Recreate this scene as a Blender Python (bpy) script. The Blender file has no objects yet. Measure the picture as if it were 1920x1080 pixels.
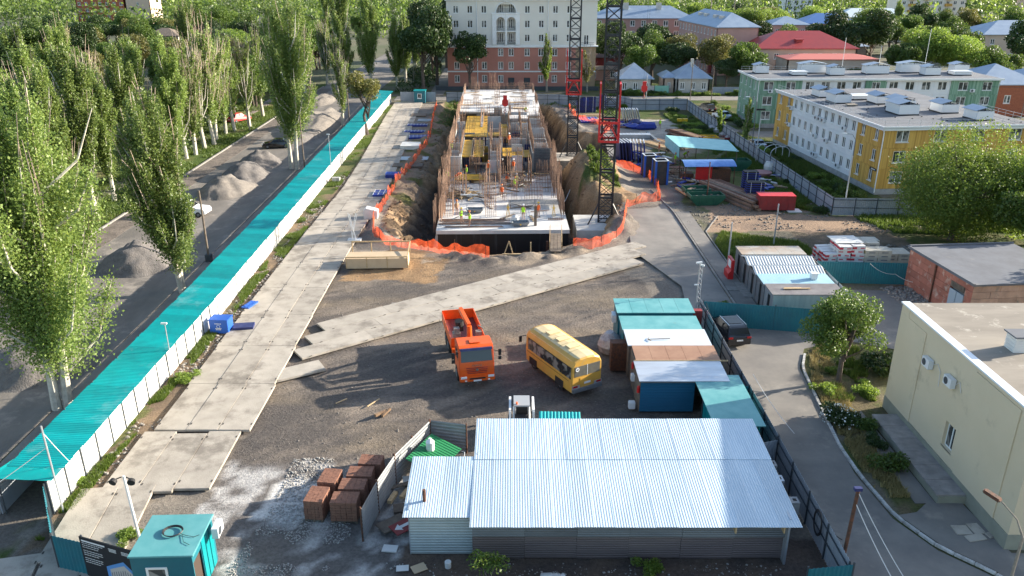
import bpy, math, random
import numpy as np
from mathutils import Vector, Matrix
# ------------------------------------------------------------------ camera, sky, sun
S = bpy.context.scene
R = math.radians
PITCH, CAMH, FPX = R(21.8), 27.0, 1500.0
cam = bpy.data.objects.new('camera', bpy.data.cameras.new('camera'))
S.collection.objects.link(cam); S.camera = cam
cam.location = (0, 0, CAMH); cam.rotation_euler = (math.pi/2 - PITCH, 0, 0)
cam.data.sensor_width = 36; cam.data.lens = 36*FPX/1920
cam.data.clip_start = 0.5; cam.data.clip_end = 6000
SUN_EL, SUN_AZ = R(18.0), R(17)          # azimuth measured from +X towards +Y
wd = bpy.data.worlds.new('World'); S.world = wd; wd.use_nodes = True
wn = wd.node_tree.nodes; sky = wn.new('ShaderNodeTexSky'); sky.sky_type = 'NISHITA'
sky.sun_disc = False; sky.sun_elevation = SUN_EL; sky.sun_rotation = math.pi/2 - SUN_AZ
sky.air_density = 1.0; sky.dust_density = 1.2; sky.ozone_density = 1.2
wn['Background'].inputs['Strength'].default_value = 0.128
wd.node_tree.links.new(sky.outputs[0], wn['Background'].inputs['Color'])
sl = bpy.data.lights.new('sun', 'SUN'); sl.energy = 5.0; sl.angle = R(0.55); sl.color = (1.0, 0.91, 0.765)
so = bpy.data.objects.new('sun', sl); S.collection.objects.link(so)
sd = Vector((math.cos(SUN_EL)*math.cos(SUN_AZ), math.cos(SUN_EL)*math.sin(SUN_AZ), math.sin(SUN_EL)))
so.rotation_euler = sd.to_track_quat('Z', 'Y').to_euler(); so.location = sd*200
S.view_settings.view_transform = 'Standard'; S.view_settings.look = 'None'
S.view_settings.exposure = 1.36; S.view_settings.gamma = 1; S.view_settings.use_curve_mapping = False
S.render.engine = 'CYCLES'
S.cycles.max_bounces = 6; S.cycles.transparent_max_bounces = 12; S.cycles.use_denoising = True

def G(px, py, z=0.0):
    """world point on the level z that was surveyed at this place of the 1920x1080 site photograph"""
    u = (px-960)/FPX; v = (540-py)/FPX
    dy = math.cos(PITCH)+v*math.sin(PITCH); dz = -math.sin(PITCH)+v*math.cos(PITCH)
    t = (z-CAMH)/dz
    return Vector((u*t, dy*t, z))
# ------------------------------------------------------------------ helpers
COL = S.collection
rnd = random.Random(7)
def tag(o, label=None, cat=None, group=None, kind=None):
    if label: o['label'] = label
    if cat: o['category'] = cat
    if group: o['group'] = group
    if kind: o['kind'] = kind
    return o
def thing(name, label, cat, loc=(0,0,0), rz=0, group=None):
    o = bpy.data.objects.new(name, None); COL.objects.link(o)
    o.empty_display_size = .2
    o.location = loc; o.rotation_euler = (0, 0, rz)
    return tag(o, label, cat, group)
def link(name, me, parent=None, loc=(0,0,0), rz=0, rot=None, scale=None):
    o = bpy.data.objects.new(name, me); COL.objects.link(o)
    if parent: o.parent = parent
    o.location = loc; o.rotation_euler = rot if rot else (0, 0, rz)
    if scale: o.scale = scale if hasattr(scale, '__len__') else (scale,)*3
    return o
def copy_tree(o, loc=None, rz=None, label=None, parent=None, scale=None, group=None):
    c = o.copy(); COL.objects.link(c)
    if parent: c.parent = parent
    for ch in list(o.children): copy_tree(ch, parent=c)
    if loc is not None: c.location = loc
    if rz is not None: c.rotation_euler = (0, 0, rz)
    if label: c['label'] = label
    if group: c['group'] = group
    if scale: c.scale = scale if hasattr(scale, '__len__') else (scale,)*3
    return c
class MB:
    def __init__(s): s.v = []; s.f = []; s.m = []
    def add(s, vs, fs, m=0):
        b = len(s.v); s.v += [tuple(x) for x in vs]
        s.f += [tuple(b+i for i in f) for f in fs]; s.m += [m]*len(fs); return s
    def box(s, c, d, rz=0, m=0, rx=0, ry=0):
        M = Matrix.Translation(c) @ Matrix.Rotation(rz, 4, 'Z') @ Matrix.Rotation(ry, 4, 'Y') @ Matrix.Rotation(rx, 4, 'X')
        h = [x/2 for x in d]
        vs = [M @ Vector((i*h[0], j*h[1], k*h[2])) for i in (-1,1) for j in (-1,1) for k in (-1,1)]
        return s.add(vs, [(0,1,3,2),(4,6,7,5),(0,4,5,1),(2,3,7,6),(0,2,6,4),(1,5,7,3)], m)
    def bb(s, a, b, m=0):
        return s.box([(a[i]+b[i])/2 for i in range(3)], [abs(b[i]-a[i]) for i in range(3)], m=m)
    def beam(s, a, b, w=.1, h=None, m=0):
        a = Vector(a); b = Vector(b); d = b-a; L = d.length
        if L < 1e-6: return s
        h = h or w
        q = d.to_track_quat('X', 'Z').to_matrix().to_4x4(); M = Matrix.Translation((a+b)/2) @ q
        vs = [M @ Vector((i*L/2, j*w/2, k*h/2)) for i in (-1,1) for j in (-1,1) for k in (-1,1)]
        return s.add(vs, [(0,1,3,2),(4,6,7,5),(0,4,5,1),(2,3,7,6),(0,2,6,4),(1,5,7,3)], m)
    def tube(s, pts, r, n=6, m=0, caps=True):
        pts = [Vector(p) for p in pts]; k = len(pts)
        rs = r if hasattr(r, '__len__') else [r]*k
        vs = []; up = None
        for i, p in enumerate(pts):
            t = (pts[min(i+1,k-1)]-pts[max(i-1,0)]).normalized()
            if up is None: up = t.orthogonal().normalized()
            up = (up - t*up.dot(t)).normalized(); w = t.cross(up)
            for j in range(n):
                a = 2*math.pi*j/n; vs.append(p+(up*math.cos(a)+w*math.sin(a))*rs[i])
        fs = [(i*n+j, i*n+(j+1)%n, (i+1)*n+(j+1)%n, (i+1)*n+j) for i in range(k-1) for j in range(n)]
        if caps: fs += [tuple(range(n-1,-1,-1)), tuple((k-1)*n+j for j in range(n))]
        return s.add(vs, fs, m)
    def prism(s, poly, z0, z1, m=0):
        n = len(poly)
        vs = [(p[0],p[1],z0) for p in poly]+[(p[0],p[1],z1) for p in poly]
        return s.add(vs, [tuple(range(n-1,-1,-1)), tuple(range(n,2*n))]+[(i,(i+1)%n,n+(i+1)%n,n+i) for i in range(n)], m)
    def extr(s, prof, y0, y1, m=0):
        """profile in x,z extruded along y"""
        n = len(prof)
        vs = [(p[0],y0,p[1]) for p in prof]+[(p[0],y1,p[1]) for p in prof]
        return s.add(vs, [tuple(range(n)), tuple(range(2*n-1,n-1,-1))]+[(i,n+i,n+(i+1)%n,(i+1)%n) for i in range(n)], m)
    def quad(s, a, b, c, d, m=0): return s.add([a,b,c,d], [(0,1,2,3)], m)
    def me(s, name, mats, smooth=False, bevel=0):
        me = bpy.data.meshes.new(name); me.from_pydata(s.v, [], s.f)
        mats = mats if isinstance(mats, (list, tuple)) else [mats]
        for x in mats: me.materials.append(x)
        me.polygons.foreach_set('material_index', s.m)
        if smooth: me.polygons.foreach_set('use_smooth', [True]*len(s.f))
        if bevel:
            import bmesh
            bm = bmesh.new(); bm.from_mesh(me)
            bmesh.ops.bevel(bm, geom=bm.edges[:], offset=bevel, segments=2, affect='EDGES', clamp_overlap=True)
            bm.to_mesh(me); bm.free()
        me.validate(); me.update(); return me
    def build(s, name, mats, parent=None, loc=(0,0,0), rz=0, smooth=False, bevel=0, **k):
        return link(name, s.me(name, mats, smooth, bevel), parent, loc, rz, **k)
def part(name, mats, parent, *boxes, **k):
    """one part made of boxes (centre, size[, rz])"""
    mb = MB()
    for b in boxes: mb.box(*b)
    return mb.build(name, mats, parent, **k)
# ------------------------------------------------------------------ materials
def mat(name, c, c2=None, ns=1.0, rough=.8, metal=0, bump=0, bs=20, rand=.0, dirt=None, ds=.5, dthr=.55, ramp=(.35,.65),
        spec=.5, stretch=None, trans=0, coord='pos', detail=6):
    m = bpy.data.materials.new(name); m.use_nodes = True
    nt = m.node_tree; N = nt.nodes; L = nt.links; b = N['Principled BSDF']
    b.inputs['Roughness'].default_value = rough; b.inputs['Metallic'].default_value = metal
    b.inputs['Specular IOR Level'].default_value = spec
    if coord == 'pos': src = N.new('ShaderNodeNewGeometry').outputs['Position']
    else: src = N.new('ShaderNodeTexCoord').outputs['Object']
    if stretch:
        mp = N.new('ShaderNodeMapping'); mp.inputs['Scale'].default_value = stretch
        L.new(src, mp.inputs['Vector']); src2 = mp.outputs[0]
    else: src2 = src
    col = None
    if c2 is not None:
        n = N.new('ShaderNodeTexNoise'); n.inputs['Scale'].default_value = ns; n.inputs['Detail'].default_value = detail
        n.inputs['Roughness'].default_value = .65
        L.new(src2, n.inputs['Vector'])
        r = N.new('ShaderNodeMapRange'); r.inputs['From Min'].default_value = ramp[0]; r.inputs['From Max'].default_value = ramp[1]
        L.new(n.outputs['Fac'], r.inputs['Value'])
        x = N.new('ShaderNodeMix'); x.data_type = 'RGBA'
        x.inputs[6].default_value = (*c, 1); x.inputs[7].default_value = (*c2, 1)
        L.new(r.outputs[0], x.inputs[0]); col = x.outputs[2]
    if dirt is not None:
        n = N.new('ShaderNodeTexNoise'); n.inputs['Scale'].default_value = ds; n.inputs['Detail'].default_value = 8
        n.inputs['Roughness'].default_value = .7
        L.new(src, n.inputs['Vector'])
        r = N.new('ShaderNodeMapRange'); r.inputs['From Min'].default_value = dthr; r.inputs['From Max'].default_value = dthr+.12
        L.new(n.outputs['Fac'], r.inputs['Value'])
        x = N.new('ShaderNodeMix'); x.data_type = 'RGBA'
        if col: L.new(col, x.inputs[6])
        else: x.inputs[6].default_value = (*c, 1)
        x.inputs[7].default_value = (*dirt, 1); L.new(r.outputs[0], x.inputs[0]); col = x.outputs[2]
    if rand:
        oi = N.new('ShaderNodeObjectInfo'); r = N.new('ShaderNodeMapRange')
        r.inputs['To Min'].default_value = 1-rand; r.inputs['To Max'].default_value = 1+rand
        L.new(oi.outputs['Random'], r.inputs['Value'])
        h = N.new('ShaderNodeHueSaturation')
        if col: L.new(col, h.inputs['Color'])
        else: h.inputs['Color'].default_value = (*c, 1)
        L.new(r.outputs[0], h.inputs['Value']); col = h.outputs[0]
    if col: L.new(col, b.inputs['Base Color'])
    else: b.inputs['Base Color'].default_value = (*c, 1)
    if bump:
        n = N.new('ShaderNodeTexNoise'); n.inputs['Scale'].default_value = bs; n.inputs['Detail'].default_value = 4
        L.new(src2, n.inputs['Vector']); bp = N.new('ShaderNodeBump'); bp.inputs['Strength'].default_value = 1
        bp.inputs['Distance'].default_value = bump
        L.new(n.outputs['Fac'], bp.inputs['Height']); L.new(bp.outputs[0], b.inputs['Normal'])
    if trans: b.inputs['Transmission Weight'].default_value = trans
    return m
def leafmat(name, c, c2, tr=.35):
    m = bpy.data.materials.new(name); m.use_nodes = True
    nt = m.node_tree; N = nt.nodes; L = nt.links; N.remove(N['Principled BSDF'])
    g = N.new('ShaderNodeNewGeometry'); x = N.new('ShaderNodeMix'); x.data_type = 'RGBA'
    x.inputs[6].default_value = (*c, 1); x.inputs[7].default_value = (*c2, 1)
    L.new(g.outputs['Random Per Island'], x.inputs[0])
    oi = N.new('ShaderNodeObjectInfo'); r = N.new('ShaderNodeMapRange')
    r.inputs['To Min'].default_value = .75; r.inputs['To Max'].default_value = 1.2
    L.new(oi.outputs['Random'], r.inputs['Value'])
    h = N.new('ShaderNodeHueSaturation'); L.new(x.outputs[2], h.inputs['Color']); L.new(r.outputs[0], h.inputs['Value'])
    d = N.new('ShaderNodeBsdfPrincipled'); d.inputs['Roughness'].default_value = .5
    t = N.new('ShaderNodeBsdfTranslucent'); ms = N.new('ShaderNodeMixShader'); ms.inputs[0].default_value = tr
    L.new(h.outputs[0], d.inputs['Base Color'])
    h2 = N.new('ShaderNodeHueSaturation'); h2.inputs['Value'].default_value = 1.5; h2.inputs['Hue'].default_value = .49
    L.new(h.outputs[0], h2.inputs['Color']); L.new(h2.outputs[0], t.inputs['Color'])
    L.new(d.outputs[0], ms.inputs[1]); L.new(t.outputs[0], ms.inputs[2]); L.new(ms.outputs[0], N['Material Output'].inputs[0])
    return m
M = {}
M['concrete'] = mat('concrete', (.45,.40,.335), (.34,.30,.25), .7, .85, bump=.012, bs=12, rand=.08, dirt=(.23,.20,.165), ds=.35, dthr=.52)
M['slab'] = mat('site_concrete', (.68,.66,.63), (.54,.52,.49), .5, .8, bump=.008, bs=10, dirt=(.32,.29,.26), ds=.4, dthr=.6)
M['grey_concrete'] = mat('grey_concrete', (.40,.40,.39), (.28,.28,.27), 1.5, .85, bump=.01)
M['steel_grey'] = mat('steel_grey', (.22,.24,.26), (.16,.17,.18), 3, .5, .4)
M['galv'] = mat('galvanised', (.55,.57,.60), (.42,.45,.48), .8, .42, .55, stretch=(1,.3,1))
M['galv_roof'] = mat('galvanised_roof', (.53,.63,.70), (.42,.52,.60), .6, .5, .15, rand=.08, stretch=(1,.25,1), dirt=(.42,.40,.37), ds=.5, dthr=.66)
M['fence_grey'] = mat('fence_grey', (.34,.37,.41), (.27,.30,.34), .8, .6, .1, rand=.04, dirt=(.2,.18,.15), ds=.9, dthr=.62)
M['post_dark'] = mat('dark_post', (.05,.06,.07), rough=.6)
M['rust'] = mat('rust', (.16,.06,.03), (.06,.035,.025), 5, .8)
M['rust_steel'] = mat('rusty_bar', (.30,.18,.12), (.17,.11,.08), 2, .8)
M['teal_roof'] = mat('teal_roof_sheet', (.0,.36,.36), (.005,.28,.29), .9, .45, rand=.16, dirt=(.13,.40,.40), ds=.22, dthr=.57)
M['teal_pale'] = mat('faded_teal', (.10,.33,.34), (.17,.42,.42), .8, .5, rand=.06, dirt=(.28,.17,.08), ds=.9, dthr=.66)
M['teal_wall'] = mat('teal_wall', (.01,.15,.19), (.015,.12,.16), .8, .5)
M['teal_light'] = mat('teal_light', (.0,.24,.26), rough=.45)
M['white_panel'] = mat('white_panel', (.72,.71,.68), (.62,.61,.58), .7, .6, rand=.04, dirt=(.48,.42,.34), ds=.8, dthr=.63)
M['white'] = mat('white_paint', (.80,.80,.79), (.70,.70,.69), 1, .5)
M['white_metal'] = mat('white_metal', (.7,.72,.74), rough=.4, metal=.2)
M['black'] = mat('black_rubber', (.015,.015,.016), rough=.7)
M['crane_black'] = mat('dark_mast_paint', (.012,.013,.018), rough=.45)
M['red'] = mat('red_paint', (.62,.02,.02), (.5,.02,.02), 2, .45)
M['dark_red'] = mat('dark_red', (.30,.03,.03), (.22,.03,.03), 2, .6)
M['orange'] = mat('orange_paint', (.80,.12,.012), (.66,.10,.015), 1.5, .38, dirt=(.45,.13,.05), ds=1.5, dthr=.63)
M['net'] = mat('orange_net', (.95,.16,.05), (.85,.10,.03), 1.5, .7)
M['glass'] = mat('dark_glass', (.02,.028,.03), rough=.08, spec=.8)
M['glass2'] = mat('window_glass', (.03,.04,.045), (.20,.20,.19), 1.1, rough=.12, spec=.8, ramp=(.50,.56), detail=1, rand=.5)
M['pvc'] = mat('white_frame', (.78,.78,.76), rough=.45)
M['chrome'] = mat('chrome', (.6,.6,.6), rough=.2, metal=1)
M['lamp_glass'] = mat('headlight_glass', (.75,.75,.75), rough=.15)
M['tail'] = mat('tail_light', (.35,.01,.01), rough=.2)
M['bus'] = mat('bus_yellow', (.62,.345,.06), (.52,.29,.06), 1.5, .45, dirt=(.45,.30,.13), ds=1.2, dthr=.6)
M['bus_roof'] = mat('bus_roof', (.72,.58,.33), (.58,.46,.26), 1.2, .65, dirt=(.48,.40,.28), ds=1.5, dthr=.58)
M['blue'] = mat('formwork_blue', (.01,.035,.30), (.015,.03,.2), 2, .5)
M['blue_bright'] = mat('bright_blue', (.015,.10,.45), rough=.5)
M['navy'] = mat('navy_blue', (.015,.02,.10), (.03,.04,.14), 2, .5)
M['blue_shutter'] = mat('blue_shutter', (.01,.12,.22), rough=.45)
M['wood'] = mat('fresh_timber', (.58,.42,.24), (.46,.32,.17), 4, .75, rand=.06)
M['ply'] = mat('plywood', (.60,.46,.30), (.52,.39,.25), 1, .7)
M['oldwood'] = mat('weathered_timber', (.20,.16,.12), (.12,.09,.07), 3, .85, rand=.15)
M['yellow_form'] = mat('yellow_formwork', (.72,.42,.04), (.55,.30,.03), 2, .6, rand=.08)
M['yellow'] = mat('yellow_paint', (.75,.45,.02), rough=.5)
M['skip_green'] = mat('skip_green', (.02,.11,.06), (.015,.08,.05), 2, .55)
M['green_sheet'] = mat('green_sheet', (.02,.20,.07), rough=.5)
M['kiosk_roof'] = mat('blue_roof_metal', (.16,.30,.62), (.10,.22,.5), 2, .3, .5)
M['pale_teal_roof'] = mat('pale_teal_roof', (.30,.58,.58), (.22,.5,.5), .7, .5)
M['rust_roof'] = mat('rusty_roof', (.38,.22,.14), (.30,.16,.10), .9, .7, dirt=(.10,.04,.04), ds=.35, dthr=.58)
M['bitumen'] = mat('bitumen_black', (.008,.008,.010), (.02,.02,.022), 3, .5, stretch=(3,3,.15))
M['roof_felt'] = mat('roof_felt', (.16,.17,.19), (.12,.125,.14), .5, .9, bump=.01, bs=3, dirt=(.22,.21,.2), ds=.3, dthr=.6)
M['roof_felt_tan'] = mat('roof_felt_tan', (.31,.27,.22), (.22,.19,.155), .7, .9, dirt=(.55,.50,.42), ds=.6, dthr=.58, stretch=(.3,1,1))
M['brick'] = mat('brick_red', (.42,.14,.07), (.30,.09,.05), 3, .85, rand=.1)
M['stack_brick'] = mat('stacked_brick', (.29,.135,.085), (.19,.09,.06), 6, .85)
M['tan'] = mat('tan_plaster', (.66,.545,.38), (.62,.51,.345), .3, .85, bump=.012, bs=30, dirt=(.50,.41,.28), ds=.5, dthr=.57)
M['tan_grey'] = mat('plinth_grey', (.28,.28,.22), (.23,.23,.18), 1, .85)
M['kerb_white'] = mat('whitewashed_kerb', (.55,.55,.53), (.3,.29,.27), 3, .85, rand=.08)
M['kerb'] = mat('kerb_concrete', (.30,.28,.26), (.2,.19,.17), 3, .85, rand=.08)
M['asphalt'] = mat('asphalt', (.235,.215,.19), (.165,.152,.14), .35, .9, bump=.006, bs=40, dirt=(.30,.27,.23), ds=.22, dthr=.55)
M['asphalt_old'] = mat('old_asphalt', (.27,.245,.215), (.18,.165,.15), .3, .9, bump=.008, bs=30, dirt=(.12,.11,.105), ds=.5, dthr=.62)
M['road_left'] = mat('dusty_road', (.225,.20,.175), (.145,.13,.115), .35, .9, bump=.02, bs=10, dirt=(.32,.28,.24), ds=.3, dthr=.54, stretch=(1,.35,1))
M['gravel'] = mat('gravel_grey', (.19,.172,.16), (.125,.113,.105), 2.5, .95, bump=.06, bs=9)
M['gravel_sand'] = mat('gravel_sand', (.23,.203,.175), (.155,.137,.12), 2, .95, bump=.05, bs=8)
M['dirt'] = mat('loose_earth', (.26,.17,.10), (.16,.10,.06), 1.5, .95, bump=.05, bs=6)
M['stone'] = mat('stone', (.32,.29,.26), (.2,.185,.165), 4, .9, rand=.25)
M['bark_white'] = mat('pale_bark', (.62,.58,.50), (.40,.37,.31), 2.2, .85, bump=.02, bs=6)
M['bark'] = mat('dark_bark', (.13,.10,.08), (.08,.06,.05), 4, .9, bump=.02, bs=8)
M['bark_grey'] = mat('grey_bark', (.30,.26,.21), (.20,.17,.14), 4, .9)
M['twig'] = mat('bare_twig', (.42,.33,.27), (.30,.24,.19), 3, .9)
M['plastic'] = mat('clear_plastic_wrap', (.50,.47,.46), (.28,.25,.25), 3, .25, bump=.05, bs=5)
M['cable'] = mat('cable_black', (.02,.02,.022), rough=.5)
M['cable_white'] = mat('cable_white', (.65,.63,.6), rough=.5)
M['roof_blue'] = mat('blue_grey_metal_roof', (.33,.40,.48), (.26,.33,.42), .5, .5, .3, rand=.05)
M['roof_bluer'] = mat('blue_metal_roof', (.10,.20,.42), rough=.4, metal=.2)
M['roof_red'] = mat('red_metal_roof', (.36,.045,.04), (.30,.04,.04), .8, .5)
M['roof_salmon'] = mat('salmon_roof', (.55,.16,.12), rough=.6)
M['pink_plaster'] = mat('pink_plaster', (.55,.33,.28), (.49,.285,.24), .3, .9)
M['pink_plaster2'] = mat('dark_pink_plaster', (.44,.25,.22), (.38,.22,.19), .3, .9)  # darker pink, used for whole houses
M['cream_plaster'] = mat('cream_plaster', (.74,.70,.63), (.69,.65,.58), .2, .9)
M['terracotta'] = mat('terracotta_plaster', (.50,.215,.165), (.44,.185,.14), .25, .9, bump=.01, bs=8)
M['lightwall'] = mat('light_brick_wall', (.55,.52,.47), (.45,.42,.38), 2, .85)
M['salmon_wall'] = mat('salmon_wall', (.60,.46,.36), (.54,.41,.32), .5, .9)
M['skin'] = mat('skin', (.42,.24,.16), rough=.6)
M['trousers'] = mat('dark_trousers', (.03,.035,.05), rough=.9)
M['jeans'] = mat('blue_trousers', (.04,.08,.20), rough=.9)
M['vest_green'] = mat('lime_vest', (.45,.85,.03), rough=.7)
M['vest_orange'] = mat('orange_vest', (.90,.16,.03), rough=.7)
M['shirt_tan'] = mat('tan_shirt', (.55,.33,.2), rough=.9)
M['helmet_white'] = mat('helmet_white', (.8,.8,.78), rough=.35)
M['helmet_orange'] = mat('helmet_orange', (.8,.2,.02), rough=.35)
M['helmet_yellow'] = mat('helmet_yellow', (.75,.5,.05), rough=.35)
M['petal'] = mat('white_flower', (.8,.8,.74), rough=.7)
M['leaf_pop'] = leafmat('poplar_leaf', (.10,.165,.033), (.25,.33,.085), .40)
M['leaf_dark'] = leafmat('dark_leaf', (.025,.055,.012), (.05,.09,.02), .22)
M['leaf_mid'] = leafmat('green_leaf', (.055,.11,.018), (.12,.18,.03), .33)
M['leaf_light'] = leafmat('light_leaf', (.11,.19,.03), (.22,.30,.05), .42)
M['leaf_olive'] = leafmat('olive_leaf', (.11,.12,.03), (.2,.19,.05), .3)
M['grass'] = leafmat('grass_blade', (.06,.11,.015), (.13,.18,.03), .3)
M['grass_dry'] = leafmat('dry_grass_blade', (.2,.17,.07), (.3,.25,.11), .2)
M['sign_black'] = mat('sign_black', (.012,.014,.018), rough=.5)
def boardmat(name, c, c2, pitch):
    """vertical boards tinted strip by strip"""
    m = bpy.data.materials.new(name); m.use_nodes = True
    nt = m.node_tree; N = nt.nodes; L = nt.links; b = N['Principled BSDF']; b.inputs['Roughness'].default_value = .7
    t = N.new('ShaderNodeTexCoord'); sp = N.new('ShaderNodeSeparateXYZ'); L.new(t.outputs['Object'], sp.inputs[0])
    d = N.new('ShaderNodeMath'); d.operation = 'DIVIDE'; d.inputs[1].default_value = pitch; L.new(sp.outputs[0], d.inputs[0])
    fl = N.new('ShaderNodeMath'); fl.operation = 'FLOOR'; L.new(d.outputs[0], fl.inputs[0])
    oi = N.new('ShaderNodeObjectInfo'); ad = N.new('ShaderNodeMath'); ad.operation = 'MULTIPLY_ADD'; ad.inputs[1].default_value = 57.3
    L.new(oi.outputs['Random'], ad.inputs[0]); L.new(fl.outputs[0], ad.inputs[2])
    w = N.new('ShaderNodeTexWhiteNoise'); w.noise_dimensions = '1D'; L.new(ad.outputs[0], w.inputs['W'])
    x = N.new('ShaderNodeMix'); x.data_type = 'RGBA'; x.inputs[6].default_value = (*c,1); x.inputs[7].default_value = (*c2,1)
    L.new(w.outputs['Value'], x.inputs[0]); L.new(x.outputs[2], b.inputs['Base Color']); return m
M['board_yellow'] = boardmat('ochre_panel', (.66,.40,.09), (.42,.22,.04), .16)
M['board_green'] = boardmat('green_panel', (.10,.22,.14), (.28,.42,.31), .16)
M['panel_white'] = mat('white_wall_panel', (.74,.75,.76), (.68,.69,.70), .6, .8, rand=.03)
M['green_dark'] = M['board_green']
# ------------------------------------------------------------------ numpy noise and polygons
NR = np.random.RandomState(3)
_T = NR.rand(256, 256)
def vnoise(x, y):
    xi = np.floor(x).astype(int); yi = np.floor(y).astype(int); fx = x-xi; fy = y-yi
    fx = fx*fx*(3-2*fx); fy = fy*fy*(3-2*fy)
    a = _T[xi % 256, yi % 256]; b = _T[(xi+1) % 256, yi % 256]; c = _T[xi % 256, (yi+1) % 256]; d = _T[(xi+1) % 256, (yi+1) % 256]
    return (a*(1-fx)+b*fx)*(1-fy)+(c*(1-fx)+d*fx)*fy
def fbm(x, y, o=4):
    s = 0; a = 1; t = 0
    for i in range(o):
        s = s+a*vnoise(x*2**i+17*i, y*2**i+31*i); t += a; a *= .5
    return s/t
def inpoly(x, y, P):
    r = np.zeros(x.shape, bool); n = len(P); j = n-1
    for i in range(n):
        xi, yi = P[i][0], P[i][1]; xj, yj = P[j][0], P[j][1]
        c = ((yi > y) != (yj > y)) & (x < (xj-xi)*(y-yi)/((yj-yi) or 1e-9)+xi)
        r ^= c; j = i
    return r
def distpoly(x, y, P, closed=True):
    d = np.full(x.shape, 1e9); n = len(P)
    for i in range(n if closed else n-1):
        ax, ay = P[i][0], P[i][1]; bx, by = P[(i+1) % n][0], P[(i+1) % n][1]
        vx, vy = bx-ax, by-ay; L = vx*vx+vy*vy or 1e-9
        t = np.clip(((x-ax)*vx+(y-ay)*vy)/L, 0, 1)
        d = np.minimum(d, np.hypot(x-ax-t*vx, y-ay-t*vy))
    return d
def gp(*a): return [tuple(G(x, y)) for x, y in a]
# ------------------------------------------------------------------ ground with the excavation
PIT = gp((838,200),(822,240),(800,290),(768,335),(735,378),(715,412),(728,438),(775,457),(830,466),(925,478),(985,473),(1010,473),(1075,457),(1118,448),(1148,428),(1160,400))
PIT = [(p[0], p[1]) for p in PIT]+[(13.5,95),(9.8,98),(8.6,103),(9.2,116),(11.5,119.5),(17,123),(18.5,140),(11,143),(8,172),(-12,174)]
X0, X1, Y0, Y1, ST = -76.0, 76.0, 20.0, 206.0, .38
nx = int((X1-X0)/ST)+1; ny = int((Y1-Y0)/ST)+1
gx, gy = np.meshgrid(np.linspace(X0, X1, nx), np.linspace(Y0, Y1, ny))
def ground_z(x, y):
    ins = inpoly(x, y, PIT); d = distpoly(x, y, PIT)
    w = np.where(x < -5, 6.2, 3.0)
    w = np.where((y < 84) & (x > -12), 1.6, w)
    fur = (fbm(x*.35, y*1.3)-.5)*2.4
    t = np.clip((d+fur*np.clip(d, 0, 1))/w, 0, 1); t = t*t*(3-2*t)
    z = np.where(ins, -4.2*t, 0)
    z = z+np.where(ins, ((fbm(x*.9, y*.9, 5)-.5)*1.6+(fbm(x*2.4+7, y*1.2, 3)-.5)*.7)*np.clip(d*.8, 0, 1), 0)
    yard = inpoly(x, y, [(-22,36),(15,36),(15,60),(21,80),(13,95),(-20,95)])
    z = z-np.where(~ins, .05*fbm(x*.6, y*.6)+np.where(yard, .15*fbm(x*1.2+9, y*1.2, 4)+.12*fbm((x*.81+y*.59)*.12, (y*.81-x*.59)*2.0, 2), 0), 0)
    # earth thrown up along the rim and around the crane bases
    rim = np.exp(-((d-1.2)/.9)**2)*np.where(ins, 0, 1)*(fbm(x*.5+5, y*.5, 4)-.42).clip(0)*3.2
    z = z+rim*np.where((x > 6.5) | (y < 84) | (x < -12), .8, .2)*np.where(x > 14, 0, 1)*np.where((x > -16) , 1, .2)
    for cx, cy, h, rx, ry in ((11.2,109,3.0,3.4,7.5),(10.0,102.0,1.7,2.2,4),(13.6,118,.6,3,3),(12.3,86.5,1.0,1.6,3.0),(-11.6,76.0,.35,4,1.8),(15.2,97,.6,2.2,2.2)):
        z = z+h*np.exp(-((x-cx)/rx)**2-((y-cy)/ry)**2)*(.4+1.2*fbm(x*.8, y*.8, 5))
    return z
gz = ground_z(gx, gy)
c = np.zeros((ny, nx, 3))
wx = gx+(fbm(gx*.25, gy*.25, 4)-.5)*4; wy = gy+(fbm(gx*.25+40, gy*.25+7, 4)-.5)*4      # wobbled lookups: ragged borders
fx_ = gx+(fbm(gx*.9, gy*.9, 4)-.5)*1.6; fy_ = gy+(fbm(gx*.9+40, gy*.9+7, 4)-.5)*1.6
n1 = fbm(gx*.3, gy*.3, 5); n2 = fbm(gx*1.1+50, gy*1.1, 5); n3 = fbm(gx*.12+8, gy*.5, 4)
def lerp(a, b, t): t = np.clip(t, 0, 1)[..., None]; return np.array(a)*(1-t)+np.array(b)*t
GREEN = lerp((.06,.09,.022), (.125,.12,.05), (n2-.35)*3); BROWN = lerp((.24,.17,.11), (.15,.11,.08), (n2-.35)*3)
U_ = gx*.81+gy*.59; V_ = -gx*.59+gy*.81; trk = fbm(U_*.12+3, V_*2.2, 3)*.6+fbm(gx*.16, gy*1.7+9, 3)*.4
GREYD = lerp((.235,.195,.16), (.115,.10,.09), (n1*.55+trk*.6-.40)*4.5); SANDY = lerp((.40,.32,.23), (.29,.235,.18), (n2-.35)*3)
c[:] = lerp((.17,.15,.11), (.10,.12,.04), (n1-.4)*4)
def put(mask, colr, blend=None):
    t = mask.astype(float) if blend is None else mask*np.clip(blend, 0, 1)
    c[:] = c*(1-t[..., None])+colr*t[..., None]
put(inpoly(fx_, fy_, [(-25,30),(16,30),(16,64),(24,112),(24,174),(-25,174)]), lerp((.26,.225,.185), (.19,.165,.14), (n1-.35)*3.5))
put(inpoly(wx, wy, [(-17,36),(14,32),(14,58),(11,72),(12,82),(8,79),(-8,76.5),(-17,74)]), GREYD)
put(inpoly(wx, wy, [(-17,36),(14,32),(14,58),(11,72),(12,82),(8,79),(-8,76.5),(-17,74)]), SANDY*.62, (n3-.52)*3)
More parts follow.
